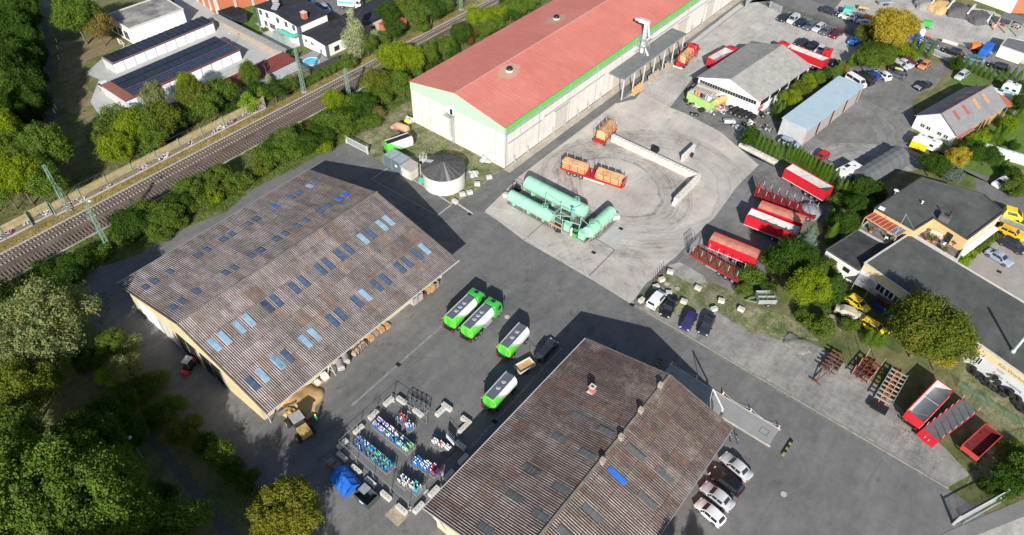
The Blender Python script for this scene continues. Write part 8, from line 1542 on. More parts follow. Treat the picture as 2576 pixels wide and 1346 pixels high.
# ================================================================ VEGETATION
rg = np.random.default_rng(11)
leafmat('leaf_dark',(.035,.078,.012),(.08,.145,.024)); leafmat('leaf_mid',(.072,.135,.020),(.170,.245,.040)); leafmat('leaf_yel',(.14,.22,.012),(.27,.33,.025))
leafmat('leaf_willow',(.15,.19,.07),(.30,.33,.14),patch=(.25,.24,.09)); leafmat('leaf_gold',(.34,.26,.03),(.52,.42,.06)); leafmat('leaf_autumn',(.075,.12,.02),(.19,.22,.03),patch=(.19,.20,.03))
leafmat('leaf_thuja',(.07,.15,.012),(.14,.24,.03)); leafmat('leaf_spruce',(0.115,0.172,0.138),(0.207,0.265,0.218)); leafmat('leaf_flower',(0.103,0.149,0.034),(0.632,0.632,0.414)); leafmat('leaf_red',(0.184,0.057,0.023),(0.115,0.103,0.034)); leafmat('leaf_bright',(0.160,0.300,0.020),(0.300,0.420,0.040)); leafmat('leaf_ochre',(0.322,0.218,0.069),(0.172,0.149,0.046))
leafmat('leaf_olive',(.15,.16,.02),(.27,.27,.04)); leafmat('leaf_shade',(0.018,0.032,0.008),(0.040,0.070,0.014))  # leaf_shade: shade of the wood painted into the leaf colour
def quads(cen,nrm,size,asp=.62,mats=None,name='crown'):
    n = len(cen); nrm = nrm/np.linalg.norm(nrm,axis=1,keepdims=True); a = np.cross(nrm,rg.normal(size=(n,3))); a /= np.linalg.norm(a,axis=1,keepdims=True)+1e-9; b = np.cross(nrm,a)
    s = (size*rg.uniform(.6,1.3,n))[:,None]*.5; a = a*s; b = b*s*asp
    v = np.stack([cen-a,cen-b*.9,cen+a,cen+b*.9],1).reshape(-1,3)
    me = bpy.data.meshes.new(name); me.vertices.add(4*n); me.vertices.foreach_set('co',v.ravel()); me.loops.add(4*n); me.loops.foreach_set('vertex_index',np.arange(4*n)); me.polygons.add(n); me.polygons.foreach_set('loop_start',np.arange(n)*4)
    try: me.polygons.foreach_set('loop_total',np.full(n,4))
    except Exception: pass
    me.update(calc_edges=True); me.validate(); return me
def sph(n):
    d = rg.normal(size=(n,3)); return d/np.linalg.norm(d,axis=1,keepdims=True)
def crown_round(Rr,H,z0,nb,n,leaf,br=.36,low=.0):
    """clumps of leaves over an uneven crown"""
    d = sph(nb); d[:,2] = d[:,2]*.85+.12; rad = rg.uniform(.45,.78,nb)[:,None]; bc = d*rad*np.array([Rr,Rr,H/2])+np.array([0,0,z0+H/2]); brr = rg.uniform(br*.7,br*1.25,nb)*Rr
    w = brr**2/np.sum(brr**2); idx = rg.choice(nb,n,p=w); dd = sph(n); dd[:,2] += .25; dd /= np.linalg.norm(dd,axis=1,keepdims=True)
    lump = 1+.18*np.sin(dd[:,0]*7+idx)+.15*np.sin(dd[:,1]*8+idx*2.1); rr = brr[idx]*rg.uniform(.62,1.05,n)*lump; c = bc[idx]+dd*rr[:,None]*np.array([1,1,.85])
    keep = c[:,2] > z0*.6; c = c[keep]; dd = dd[keep]; return quads(c,dd+rg.normal(size=dd.shape)*.55,leaf)
def crown_cone(Rr,H,n,leaf,kind='thuja'):
    u = rg.uniform(0,1,n)**.85 if kind == 'thuja' else rg.uniform(0,1,n)**1.3; z = u*H
    r = Rr*np.clip(np.minimum(.72+1.4*u,1)*(1-u)**.62,0,1)
    if kind == 'spruce': r = Rr*(1-u)**.85*(.78+.22*np.sin(u*38))
    th = rg.uniform(0,2*np.pi,n); r = r*(1+.10*np.sin(th*5+z*3)+.07*np.sin(th*9-z*5))*rg.uniform(.72,1.04,n); c = np.stack([r*np.cos(th),r*np.sin(th),z+.15],1)
    nn = np.stack([np.cos(th),np.sin(th),np.full(n,.35)],1)+rg.normal(size=(n,3))*.4; return quads(c,nn,leaf,.5 if kind == 'thuja' else .4)
def crown_col(Rr,H,n,leaf):
    nb = 26; z = rg.uniform(.08,.95,nb)*H; prof = np.clip(np.sin(np.pi*(z/H)**.75),.25,1); th = rg.uniform(0,2*np.pi,nb); bc = np.stack([np.cos(th)*Rr*.5*prof,np.sin(th)*Rr*.5*prof,z],1); brr = Rr*.5*prof+.2
    idx = rg.integers(0,nb,n); dd = sph(n); c = bc[idx]+dd*(brr[idx]*rg.uniform(.6,1.08,n))[:,None]*np.array([1,1,1.5]); c[:,2] = np.clip(c[:,2],.1,None); return quads(c,dd+rg.normal(size=dd.shape)*.5,leaf,.45)
CROWN = {
 'big': [crown_round(6,10,2.5,52,42000,.33,.28) for _ in range(3)],'med': [crown_round(3.6,6,1.4,34,17000,.26,.32) for _ in range(4)],
 'shrub': [crown_round(2.0,2.8,.1,20,6500,.20,.38) for _ in range(4)],'bush': [crown_round(1.0,1.5,.05,9,1300,.18,.45) for _ in range(2)],
 'thuja': [crown_cone(.85,4.0,4200,.13) for _ in range(3)],'spruce': [crown_cone(2.4,7.5,9000,.36,'spruce')],'col': [crown_col(3.2,14,20000,.36),crown_col(1.6,6,6000,.30)]}
DIM = {'big':(6,12.5),'med':(3.6,7.4),'shrub':(2,2.9),'bush':(1,1.55),'thuja':(.85,4.1),'spruce':(2.4,7.6),'col':(3.2,14)}
def trunk_mesh(h,r):
    mb = MB(); x = y = 0; n = 5; prev = Vector((0,0,0)); rr = random.Random(h)
    for i in range(n):
        nx = Vector((prev.x+rr.uniform(-.12,.12)*h/6,prev.y+rr.uniform(-.12,.12)*h/6,h*(i+1)/n)); mb.tube(prev,nx,r*(1-i/n*.7),8,r*(1-(i+1)/n*.7))
        if i >= 1:
            for q in range(3): a = rr.uniform(0,6.28); mb.tube(nx,nx+Vector((math.cos(a),math.sin(a),.8))*h*.28,r*.35*(1-i/n*.5),5,r*.1)
        prev = nx
    return mb
TR = {}
def plant(kind,x,y,h,rad,leaf,lab,name='tree',cat='tree',group=None,rz=None,var=None):
    """a tree or shrub: root at ground, trunk and crown as parts"""
    R0,H0 = DIM[kind]; t = thing(name,lab,cat,(x,y,0),random.uniform(0,6.28) if rz is None else rz,group)
    if kind not in TR: o = trunk_mesh(H0*.75,.28 if kind == 'big' else .16 if kind in ('med','col','spruce') else .06).build('trunk' if kind not in ('shrub','bush') else 'stems',W_('bark'),t); TR[kind] = o
    else: o = TR[kind].copy(); COL.objects.link(o); o.parent = t
    me = CROWN[kind][(random.randrange(len(CROWN[kind])) if var is None else var)]
    if not me.materials: me.materials.append(W_(leaf))
    c = bpy.data.objects.new('crown',me); COL.objects.link(c); c.parent = t; setmat(c,0,W_(leaf)); s_ = rad/R0
    t.scale = (s_,s_*random.uniform(.92,1.08),h/H0); return t
def pl(k,x,y,kind,h,rad,leaf,lab,**kw):
    p = P(k,x,y,h*.55); return plant(kind,p.x,p.y,h,rad,leaf,lab,**kw)
# --- wood on the left
L_ = [('e',370,1040,'big',15,7.4,'leaf_willow','large silvery yellow-green willow at the left edge beside the warehouse yard'),('i',420,1060,'big',18,6.5,'leaf_mid','big green tree filling the lower left corner, upper crown'),('i',150,1230,'big',18,6.5,'leaf_mid','big green tree at the very corner of the lower left wood'),
 ('i',740,1130,'big',17,5.6,'leaf_mid','big green tree at the right flank of the lower left wood'),('i',470,1330,'big',17,6,'leaf_mid','big green tree at the bottom edge of the lower left wood'),('i',650,760,'big',13,5,'leaf_dark','dark green tree below the willow by the lower path'),('i',130,300,'big',13,5.6,'leaf_autumn','green tree flecked with yellow at the left edge under the willow'),
 ('i',90,720,'big',13,5.2,'leaf_mid','green tree at the left edge between the yellow-flecked one and the corner wood'),('i',330,1500,'big',14,6,'leaf_mid','green tree cut by the bottom edge at the far left'),('i',60,950,'big',14,5.5,'leaf_mid','green tree on the left edge above the corner'),('i',850,930,'med',10,3.6,'leaf_mid','green tree beside the tilted street lamp'),
 ('i',800,480,'med',8,3.6,'leaf_dark','dark tree over the end of the lower path'),('i',1260,1320,'med',8,4.2,'leaf_mid','green treetop at the bottom edge left of the golden one'),('i',1000,1340,'med',8,3.4,'leaf_mid','small green treetop at the bottom edge'),
 ('j',240,1210,'big',9,5.0,'leaf_olive','golden green tree at the bottom edge left of the compound'),('i',120,60,'big',12,5,'leaf_willow','second silvery tree below the willow at the left edge'),('e',60,1150,'med',10,4,'leaf_mid','bright green tree at the left edge beneath the willow'),
 ('a',30,960,'big',12,4.6,'leaf_yel','yellow-green tree at the left edge above the railway'),('a',330,1060,'big',12,5.0,'leaf_mid','round mid-green tree at the end of the dark path'),('a',130,1260,'big',11,4.8,'leaf_yel','yellow-green tree above the left mast'),('a',30,1330,'med',9,3.8,'leaf_mid','green tree at the left edge beside the noise barrier'),('e',330,40,'med',9,3.8,'leaf_mid','dark green tree right behind the left mast'),
 ('a',540,130,'big',12,6.0,'leaf_mid','large tree at the top left with pale bare branches below'),('a',690,190,'med',9,4.0,'leaf_ochre','brownish green tree touching the stained-roofed hall'),('a',60,640,'big',11,4.8,'leaf_mid','tree at the left edge level with the middle of the dark path'),('a',30,380,'big',11,4.6,'leaf_dark','dark tree at the left edge near the upper lamp')]
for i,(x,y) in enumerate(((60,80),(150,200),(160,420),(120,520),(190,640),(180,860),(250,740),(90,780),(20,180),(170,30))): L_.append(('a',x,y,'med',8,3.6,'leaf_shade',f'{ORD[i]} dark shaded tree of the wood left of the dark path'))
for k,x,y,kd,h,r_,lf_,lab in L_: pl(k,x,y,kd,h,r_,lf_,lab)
pl('i',770,230,'shrub',3,2.0,'leaf_bright','bright yellow-green bush lit by the sun at the path end',name='bush',cat='bush')
# trees off the lower left that shade the yard, seen only by their shadows
for i,(x,y,h,r_) in enumerate(((-46,-11,22,6.5),(-37,-9,21,6),(-28,-7,20,6),(-40,-20,24,7),(-4,37,10,2.4),(2,36,9,2.2))): plant('big',x,y,h,r_,'leaf_mid',f'{ORD[i]} tall tree just outside the lower edge of the view')
for i,(k,x,y,h,r_,lf_) in enumerate((('i',600,960,15,5,'leaf_mid'),('i',250,900,16,5.5,'leaf_mid'),('i',880,1250,12,4.5,'leaf_mid'),('i',650,1300,15,5.5,'leaf_mid'),('e',180,1330,13,4.6,'leaf_willow'),('i',330,220,9,3.6,'leaf_mid'),('a',90,1100,11,4.6,'leaf_mid'),('a',220,1180,11,4.4,'leaf_mid'),('a',20,820,12,4.6,'leaf_dark'),('a',60,200,12,5,'leaf_dark'),('a',170,100,12,5,'leaf_dark'),('a',110,420,12,5,'leaf_dark'),('a',160,640,11,4.6,'leaf_dark'),('a',90,20,12,5,'leaf_dark'),('a',40,520,13,5,'leaf_dark'),('a',200,300,10,3.8,'leaf_dark'),('a',250,560,9,3.4,'leaf_shade'),('a',240,420,9,3.4,'leaf_shade'),('a',210,780,9,3.6,'leaf_dark'))): pl(k,x,y,'big',h,r_,lf_,f'{ORD[i]} filler tree inside the dense wood at the lower edge and along the railway')
# --- shrubs in the shade below the warehouse yard
for i,(k,x,y,kd,h,r_,lf_) in enumerate([('i',880,170,'med',5,2.6,'leaf_willow'),('i',1080,260,'shrub',3,2.2,'leaf_mid'),('i',960,330,'med',4,2.6,'leaf_dark'),('i',1210,430,'shrub',3,2.3,'leaf_mid'),('i',1320,590,'shrub',3,2.4,'leaf_autumn'),('i',1230,640,'shrub',2,1.4,'leaf_mid'),('i',1450,700,'shrub',2.6,1.8,'leaf_dark'),('i',1540,760,'shrub',3,2.2,'leaf_mid'),('i',1640,880,'shrub',2.6,2.0,'leaf_dark'),('i',1740,980,'shrub',2.6,2.0,'leaf_dark'),('i',1850,1080,'shrub',2.5,1.8,'leaf_mid'),('i',1090,520,'shrub',3,2.4,'leaf_dark'),
   ('i',960,1150,'med',6,3.2,'leaf_dark'),('i',1130,1100,'med',5,2.8,'leaf_dark'),('i',900,650,'med',6,3,'leaf_dark'),('e',880,1180,'shrub',3,2.2,'leaf_willow'),('e',780,1180,'med',5,2.6,'leaf_mid'),('e',620,1300,'med',5,2.4,'leaf_dark'),('e',400,800,'shrub',3,2.6,'leaf_shade'),('e',480,700,'shrub',3,2.6,'leaf_dark')]):
    pl(k,x,y,kd,h,r_,lf_,f'{ORD[i]} shaded shrub below the warehouse yard, counted from the willow',name='shrub',cat='shrub')
# --- bushes between railway and yard
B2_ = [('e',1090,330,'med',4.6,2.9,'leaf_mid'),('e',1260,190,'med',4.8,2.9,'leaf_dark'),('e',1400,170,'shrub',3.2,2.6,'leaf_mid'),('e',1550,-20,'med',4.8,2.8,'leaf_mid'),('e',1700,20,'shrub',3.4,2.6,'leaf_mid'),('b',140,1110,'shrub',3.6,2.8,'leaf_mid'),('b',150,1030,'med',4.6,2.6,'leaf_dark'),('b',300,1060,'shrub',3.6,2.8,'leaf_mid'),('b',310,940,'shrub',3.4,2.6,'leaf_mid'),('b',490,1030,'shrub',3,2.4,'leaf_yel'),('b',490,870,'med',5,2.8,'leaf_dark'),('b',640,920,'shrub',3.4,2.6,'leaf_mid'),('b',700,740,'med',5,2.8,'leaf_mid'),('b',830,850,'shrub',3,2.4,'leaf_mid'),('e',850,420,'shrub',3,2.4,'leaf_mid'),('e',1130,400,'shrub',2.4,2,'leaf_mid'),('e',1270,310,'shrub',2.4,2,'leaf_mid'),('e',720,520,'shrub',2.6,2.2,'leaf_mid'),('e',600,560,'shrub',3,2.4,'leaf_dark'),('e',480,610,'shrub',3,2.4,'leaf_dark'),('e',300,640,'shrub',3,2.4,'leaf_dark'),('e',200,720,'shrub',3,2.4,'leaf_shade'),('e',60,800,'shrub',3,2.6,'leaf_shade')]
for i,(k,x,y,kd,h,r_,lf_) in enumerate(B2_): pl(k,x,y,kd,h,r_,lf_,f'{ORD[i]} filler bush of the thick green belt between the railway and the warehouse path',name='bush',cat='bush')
B_ = [('e',930,330,'med',5.5,3.9,'leaf_dark'),('e',1010,260,'med',5,3.2,'leaf_mid'),('e',1180,270,'med',5,3.2,'leaf_mid'),('e',1330,100,'med',5.5,3.2,'leaf_mid'),('e',1500,130,'shrub',3.2,2.6,'leaf_yel'),('e',1450,40,'med',5,2.8,'leaf_mid'),('e',1600,60,'shrub',3,2.6,'leaf_autumn'),('b',60,1180,'shrub',3,2.4,'leaf_autumn'),('b',60,1080,'shrub',3.5,2.6,'leaf_mid'),('b',225,1000,'med',6,3.2,'leaf_mid'),('b',370,1020,'med',5,3.4,'leaf_dark'),('b',470,960,'med',5,3.2,'leaf_dark'),('b',420,900,'shrub',3,2.2,'leaf_red'),('b',560,870,'med',6,3.9,'leaf_mid'),('b',565,730,'med',7,2.6,'leaf_yel'),('b',660,830,'med',5,2.8,'leaf_dark'),('b',740,880,'shrub',3,2.2,'leaf_mid'),('b',780,760,'med',6,3.4,'leaf_dark'),('b',850,790,'shrub',3.6,2.4,'leaf_ochre'),
   ('b',870,600,'med',8,3.8,'leaf_autumn'),('b',900,690,'med',5,2.6,'leaf_mid'),('b',990,420,'med',9,4.2,'leaf_yel'),('b',1130,430,'med',8.5,3.2,'leaf_yel'),('b',1050,600,'med',7,3.6,'leaf_mid'),('b',1240,390,'med',7.5,2.4,'leaf_mid'),('b',1340,330,'med',6,3.2,'leaf_mid'),('b',1410,370,'shrub',4,2.6,'leaf_dark'),('b',1470,240,'med',7,2.8,'leaf_dark'),('b',1530,260,'shrub',4,2.2,'leaf_red'),('b',1590,130,'med',8,3.6,'leaf_yel'),('b',1630,200,'med',6,3.2,'leaf_mid'),('b',1720,100,'med',6,3.2,'leaf_yel'),('b',1700,170,'med',5,3,'leaf_mid'),('b',1830,60,'med',6,3.4,'leaf_mid'),('b',1900,20,'med',6,3.4,'leaf_mid'),('b',1800,0,'med',6,3.4,'leaf_dark'),('c',60,70,'med',6,3.4,'leaf_mid'),('c',150,20,'med',6,3.4,'leaf_mid'),('c',20,110,'med',5,3,'leaf_dark'),('b',1290,470,'shrub',3,2.4,'leaf_dark'),('b',660,700,'shrub',3,2.2,'leaf_dark'),('b',1120,540,'shrub',4,2.6,'leaf_mid')]
for i,(k,x,y,kd,h,r_,lf_) in enumerate(B_):
    side,j_ = ('the big warehouse',i) if i < 9 else ('the gate track',i-9) if i < 21 else ('the red-roofed hall',i-21)
    tone = {'leaf_dark':'dark green','leaf_mid':'mid-green','leaf_yel':'yellow-green','leaf_autumn':'browning green','leaf_red':'reddish','leaf_ochre':'ochre brown'}[lf_]
    kd_ = 'tree' if kd == 'med' else 'shrub'; pl(k,x,y,kd,h,r_,lf_,f'{tone} {kd_}, {ORD[j_]} along the railway bank opposite {side}',name=kd_,cat=kd_)
# --- trees behind the noise barrier
N_ = [('a',830,860,'med',8,4.0,'leaf_mid','green tree at the left of the group behind the noise barrier'),('a',760,960,'med',7,3.6,'leaf_mid','green tree at the left end of the group, low crown'),('a',830,1060,'med',8,3.8,'leaf_yel','yellow-green tree in front of the group behind the barrier'),('a',950,920,'med',9,3.6,'leaf_yel','bright yellow-green tree in the middle of the group behind the barrier'),('a',1030,880,'med',9,4.0,'leaf_mid','dark green tree right of the bright yellow-green one'),('a',1100,700,'med',9,3.0,'leaf_willow','pale-topped tree in front of the double garage row'),('a',1150,860,'med',9,4.2,'leaf_autumn','tree with bare pale stems at the right of the group behind the barrier'),('a',1080,980,'med',7,3.4,'leaf_mid','green tree right above the graffiti of the barrier'),('a',1000,1050,'shrub',4,2.8,'leaf_mid','low green shrub behind the barrier graffiti'),
  ('a',1370,700,'big',9,4.2,'leaf_autumn','broad tree with orange flecks between the red garages and the barrier'),('a',1460,760,'med',8,3.6,'leaf_mid','green tree right of the orange-flecked one'),('a',1330,620,'med',8,2.6,'leaf_yel','light green tree rising over the red garage roof'),('a',1300,840,'med',6,3,'leaf_dark','dark low tree behind the middle of the barrier'),('a',1570,650,'med',8,3.6,'leaf_mid','round green tree over the red garage roof'),('a',1760,540,'med',8,2.6,'leaf_mid','slim green tree in front of the red garage roof'),('a',1740,730,'shrub',4,2.4,'leaf_bright','bright green shrub near the end of the noise barrier'),('a',1640,770,'shrub',3.5,2.4,'leaf_dark','dark shrub at the right end of the barrier'),
  ('t',860,890,'col',8,2.2,'leaf_flower','pale-flowering climber-covered tree left of the lattice mast'),('t',1020,970,'col',6,1.6,'leaf_flower','second pale-flowering tree left of the lattice mast'),('t',1110,990,'col',6,1.5,'leaf_flower','third pale-flowering tree touching the lattice mast'),('t',1215,950,'col',6,1.6,'leaf_flower','pale-flowering shrub right behind the lattice mast'),('t',850,1180,'shrub',4,2.0,'leaf_yel','yellow-green shrub below the pale-flowering trees'),('t',960,1150,'med',5,2.8,'leaf_dark','dark bush below the pale-flowering trees'),('t',1120,1080,'shrub',4,2.6,'leaf_mid','green bush at the foot of the lattice mast'),('t',720,1130,'shrub',4,2.2,'leaf_dark','dark green bush left of the yellow-green shrub'),
  ('t',1950,400,'col',12.5,3.0,'leaf_flower','tall column of pale cream blossom beside the villa annex'),('t',2130,560,'med',6,2.6,'leaf_mid','green tree right of the blossom column'),('t',2220,480,'shrub',4,1.6,'leaf_flower','small pale-flowering bush right of the blossom column'),('t',1900,780,'shrub',3.5,2.4,'leaf_mid','green shrub at the foot of the blossom column'),('b',950,100,'med',7,3.6,'leaf_dark','dark round tree behind the railway above the blossom column'),('b',990,210,'med',6,2.8,'leaf_dark','dark tree below the round one above the railway'),('b',920,260,'shrub',4,2.2,'leaf_mid','shrub above the railway near the red outbuilding'),('b',1150,110,'med',8,3.8,'leaf_mid','brownish tree at the top edge above the railway'),('b',1250,70,'med',8,3.8,'leaf_dark','dark tree at the top edge above the railway'),('b',1080,30,'med',8,3.8,'leaf_autumn','autumn-tinted tree at the top edge'),('b',1200,180,'shrub',3.5,2.4,'leaf_mid','low shrub on the grassy railway bank'),('b',1340,30,'med',7,3.4,'leaf_mid','green tree at the top edge by the short mast'),
  ('t',820,370,'bush',1.6,1.1,'leaf_mid','clipped round bush on the villa lawn'),('t',740,120,'bush',1.6,1.0,'leaf_mid','bush at the corner of the villa lawn')]
for k,x,y,kd,h,r_,lf_,lab in N_: pl(k,x,y,kd,h,r_,lf_,lab,var=(1 if kd == 'col' and h < 9 else 0 if kd == 'col' else None))
for i,u in enumerate(np.linspace(0,1,9)): p = P('t',1380,1080).lerp(P('t',1860,830),float(u)); plant('shrub',p.x,p.y,1.8,1.5,'leaf_mid',f'{ORD[i]} low shrub of the hedge under the pool fence, from the left',name='shrub',cat='shrub',group='low shrubs under the pool fence')
p = P('t',825,395); o = thing('covered_ball','white covered garden ball on the villa terrace','garden ornament',tuple(p)); MB().lathe([(.1,0),(.6,.2),(.8,.7),(.6,1.2),(.1,1.4)],n=16).build('cover',PW,o,smooth=True)
# --- conifer hedge rows
def hedge(k,pts,h,r_,lab,grp):
    for i,(x,y) in enumerate(pts): p = P(k,x,y); plant('thuja',p.x,p.y,h*random.uniform(.92,1.08),r_,'leaf_thuja',lab,name='conifer',cat='conifer',group=grp)
hedge('r',[(345,250),(392,282),(443,312),(492,343),(545,370),(602,382),(680,378),(740,395),(785,412),(822,432),(860,455),(893,478),(930,503),(975,525),(1028,562),(1072,592),(1112,612),(1152,632),(1222,672),(1270,765),(1325,795),(1378,820),(1430,845)],4.2,.74,'slim clipped conifer in the long hedge row behind the red tipper trailer','clipped conifers in the long hedge row')
hedge('d',[(225,845),(255,820),(735,480),(765,470),(790,455),(640,545),(660,530)],4.0,.8,'narrow conifer along the back of the white workshop','narrow conifers behind the workshop')
hedge('q',[(440,565),(850,610),(940,660),(1050,690)],4.4,1.0,'dense conifer beside the street below the golden tree','dense conifers below the golden tree')
hedge('q',[(1480,815),(1555,850),(1610,870),(1665,895),(1725,920),(1785,940),(1870,960),(1950,935),(2030,940),(2100,965)],3.2,.7,'small pointed conifer in the row along the street','small conifers along the street')
hedge('q',[(110,800),(140,780),(175,750),(210,720),(240,690),(270,660),(20,880),(300,640)],3.8,.75,'conifer in the dark row between the workshop and the scrap lot','conifers between the workshop and the scrap lot')
hedge('u',[(1310,700),(1025,925),(1105,945),(1065,880)],4.4,1.0,'tall conifer in the garden behind the striped garage','tall conifers in the garden'); hedge('u',[(1040,1195),(1095,1225),(1150,1265)],3.0,.9,'low conifer in the row in front of the polytunnel','low conifers before the polytunnel'); hedge('h',[(850,1165),(900,1185),(950,1190),(600,420)],3.6,.9,'conifer in the shaded yard beside the yellow cars','conifers in the shaded yard'); hedge('r',[(1150,1150),(1200,1290),(1240,1260),(1165,1330)],4.6,1.1,'broad bright conifer beside the blue spruce','broad conifers beside the blue spruce')
S_ = [('d',240,740,'thuja',5,1.0,'leaf_thuja','tall narrow twin conifer at the workshop corner'),('d',330,700,'med',5,2.6,'leaf_yel','yellow-green shrub at the near end of the workshop hedge'),('d',400,630,'med',5,2.4,'leaf_autumn','autumn-tinted shrub second in the workshop hedge'),('d',450,590,'med',5,2.2,'leaf_yel','yellowish shrub third in the workshop hedge'),('d',510,560,'med',5,2.2,'leaf_mid','green shrub fourth in the workshop hedge'),('d',560,545,'shrub',4,2.2,'leaf_dark','dark shrub fifth in the workshop hedge'),('d',610,520,'shrub',4,1.8,'leaf_mid','green shrub at the far end of the workshop hedge'),
 ('q',640,350,'big',11,6.6,'leaf_gold','large golden yellow tree beside the street'),('q',430,690,'med',5,3.6,'leaf_mid','rounded shrub mass beside the scrapyard cars, middle part'),('q',340,700,'med',5,3.2,'leaf_mid','rounded shrub mass beside the scrapyard cars, left part'),('q',530,690,'med',4.5,3.2,'leaf_mid','rounded shrub mass beside the scrapyard cars, right part'),('q',390,600,'med',5,3.0,'leaf_dark','dark shrub behind the rounded shrub mass'),('q',330,400,'med',5,3.2,'leaf_autumn','reddish green shrub left of the golden tree'),('q',470,560,'shrub',4,2.6,'leaf_mid','green shrub under the golden tree'),('q',730,580,'shrub',3.5,2.4,'leaf_yel','yellowish shrub between the golden tree and the dense conifers'),('q',590,610,'shrub',3.5,2.4,'leaf_mid','green shrub below the golden tree'),('q',880,660,'shrub',2.4,1.8,'leaf_yel','yellowish shrub by the wrecked cars'),('q',1400,740,'shrub',3.6,2.0,'leaf_dark','dark ball-shaped bush by the street gate'),('q',70,810,'shrub',3,1.4,'leaf_ochre','dry brownish shrub in the conifer row'),
 ('u',1240,710,'shrub',3.5,2.2,'leaf_yel','yellow-green bush left of the lawn'),('u',935,850,'shrub',3.5,2.0,'leaf_yel','yellowish leafy bush beside the garage wall'),('u',860,900,'shrub',3.4,2.0,'leaf_bright','fresh green bush beside the garage wall'),('u',790,1040,'med',5.5,3.2,'leaf_dark','dark broad bush at the corner of the striped garage'),('u',1000,1090,'med',4.5,2.5,'leaf_dark','dark ball-shaped tree in front of the polytunnel'),('u',630,1120,'med',5,2.7,'leaf_gold','bright yellow leafy bush beside the garden path'),('u',350,1200,'med',5,3.2,'leaf_dark','dark bushy conifer in front of the flat-roofed house'),('u',1290,960,'shrub',2.4,1.6,'leaf_dark','rounded shrub on the lawn'),('u',410,1060,'bush',1.4,1.2,'leaf_red','small reddish bush near the camper'),('u',1370,280,'shrub',3,1.8,'leaf_dark','dark bush at the right edge by the caravans'),('u',1270,1310,'shrub',2.6,2.4,'leaf_dark','low dark bush at the corner of the driveway'),('u',1380,480,'med',5,2.6,'leaf_dark','dark tree at the right edge behind the lean-to'),('u',1150,1000,'bush',1.4,1.0,'leaf_yel','small yellowish plant on the lawn edge'),('u',580,1310,'shrub',3,2.4,'leaf_spruce','grey-green bush beside the flat roof'),('d',1960,1290,'shrub',3,2.6,'leaf_mid','large clipped bush at the right edge by the white car'),('h',1900,80,'shrub',2.4,2.4,'leaf_mid','green hedge bush at the right edge above the recovery truck'),
 ('h',450,440,'spruce',8,3.0,'leaf_spruce','blue-grey spruce at the tail of the red tippers'),('h',350,480,'spruce',5,2.2,'leaf_spruce','smaller blue-grey spruce left of the tall one'),('h',710,320,'med',6,2.9,'leaf_dark','dark green bushy tree behind the flat-roofed house'),('h',300,590,'med',8,3.8,'leaf_dark','dark tree shading the yard left of the white annex'),('h',400,560,'med',6,3.0,'leaf_dark','dark tree between the spruce and the white annex'),('h',215,600,'med',5,2.8,'leaf_mid','mid-green tree beside the orange-topped trailer'),('h',450,790,'big',8.5,3.6,'leaf_yel','bright yellow-green tree in the middle of the shaded yard'),('h',640,750,'spruce',5.5,3.4,'leaf_dark','wide dark green conifer beside the yellow-green tree'),('h',560,650,'med',4,2.6,'leaf_mid','low green shrub behind the wide dark conifer'),('h',560,1060,'shrub',3,2.4,'leaf_mid','low shrub below the yellow-green tree'),('h',430,990,'shrub',2.6,2.0,'leaf_mid','low green shrub at the foot of the yellow-green tree'),('h',740,1040,'shrub',2.4,1.6,'leaf_mid','small shrub in front of the dull yellow estate'),('h',1290,1090,'big',11,6.9,'leaf_autumn','huge autumn-tinted tree beside the garage workshop'),('h',1400,1270,'med',6,2.2,'leaf_gold','bright yellow patch of foliage at the foot of the huge tree'),
 ('s',1400,690,'bush',2.2,1.3,'leaf_bright','bright green ball bush below the balcony'),('s',1300,780,'shrub',2,1.4,'leaf_bright','fresh green bush at the near end of the hedge'),('d',40,970,'shrub',4,2.4,'leaf_dark','dark rounded bush at the start of the conifer hedge'),('r',1300,850,'shrub',2.4,2.2,'leaf_mid','green bush behind the red tipper at the hedge'),('h',850,80,'med',5,3,'leaf_dark','dark tree between the hedge and the flat-roofed house'),('h',800,210,'med',5,2.8,'leaf_dark','dark tree beside the veranda'),('h',940,110,'shrub',4,2.4,'leaf_dark','dark shrub behind the satellite dish'),
 ('l',1900,930,'shrub',3,2.8,'leaf_dark','dark bush behind the yard gate'),('l',1850,1010,'shrub',2.5,2.4,'leaf_dark','second dark bush behind the yard gate'),('l',1980,860,'shrub',3,2.8,'leaf_mid','green bush at the right edge above the gate'),('l',1720,1000,'shrub',1.8,1.6,'leaf_dark','low bush left of the gate bushes'),('l',1900,740,'shrub',1.6,2.0,'leaf_mid','low weeds bush behind the small red tipper'),('g',1900,1050,'shrub',3,2.4,'leaf_mid','green bush behind the stake trailer'),('g',1850,1150,'shrub',1.8,1.8,'leaf_mid','low bush at the end of the stake trailer'),('h',180,770,'shrub',2.4,1.8,'leaf_dark','dark bush behind the hopper trailer')]
for k,x,y,kd,h,r_,lf_,lab in S_: pl(k,x,y,kd,h,r_,lf_,lab,name='conifer' if kd in ('thuja','spruce') else 'bush' if kd in ('shrub','bush') else 'tree',cat='conifer' if kd in ('thuja','spruce') else 'bush' if kd in ('shrub','bush') else 'tree')
# box hedge below the balcony
for i in range(7): p = P('s',1390,740,.6).lerp(P('s',1690,480,.6),i/6); plant('shrub',p.x,p.y,1.6,1.0,'leaf_mid',f'{ORD[i]} section of the trimmed hedge below the long balcony, from the near end',name='hedge',cat='hedge',group='sections of the trimmed hedge below the balcony')
for t,lf_ in POTS: c = bpy.data.objects.new('foliage',CROWN['bush'][0]); COL.objects.link(c); c.parent = t; c.scale = (.5,.5,.55); c.location = (0,0,.35); setmat(c,0,W_(lf_))
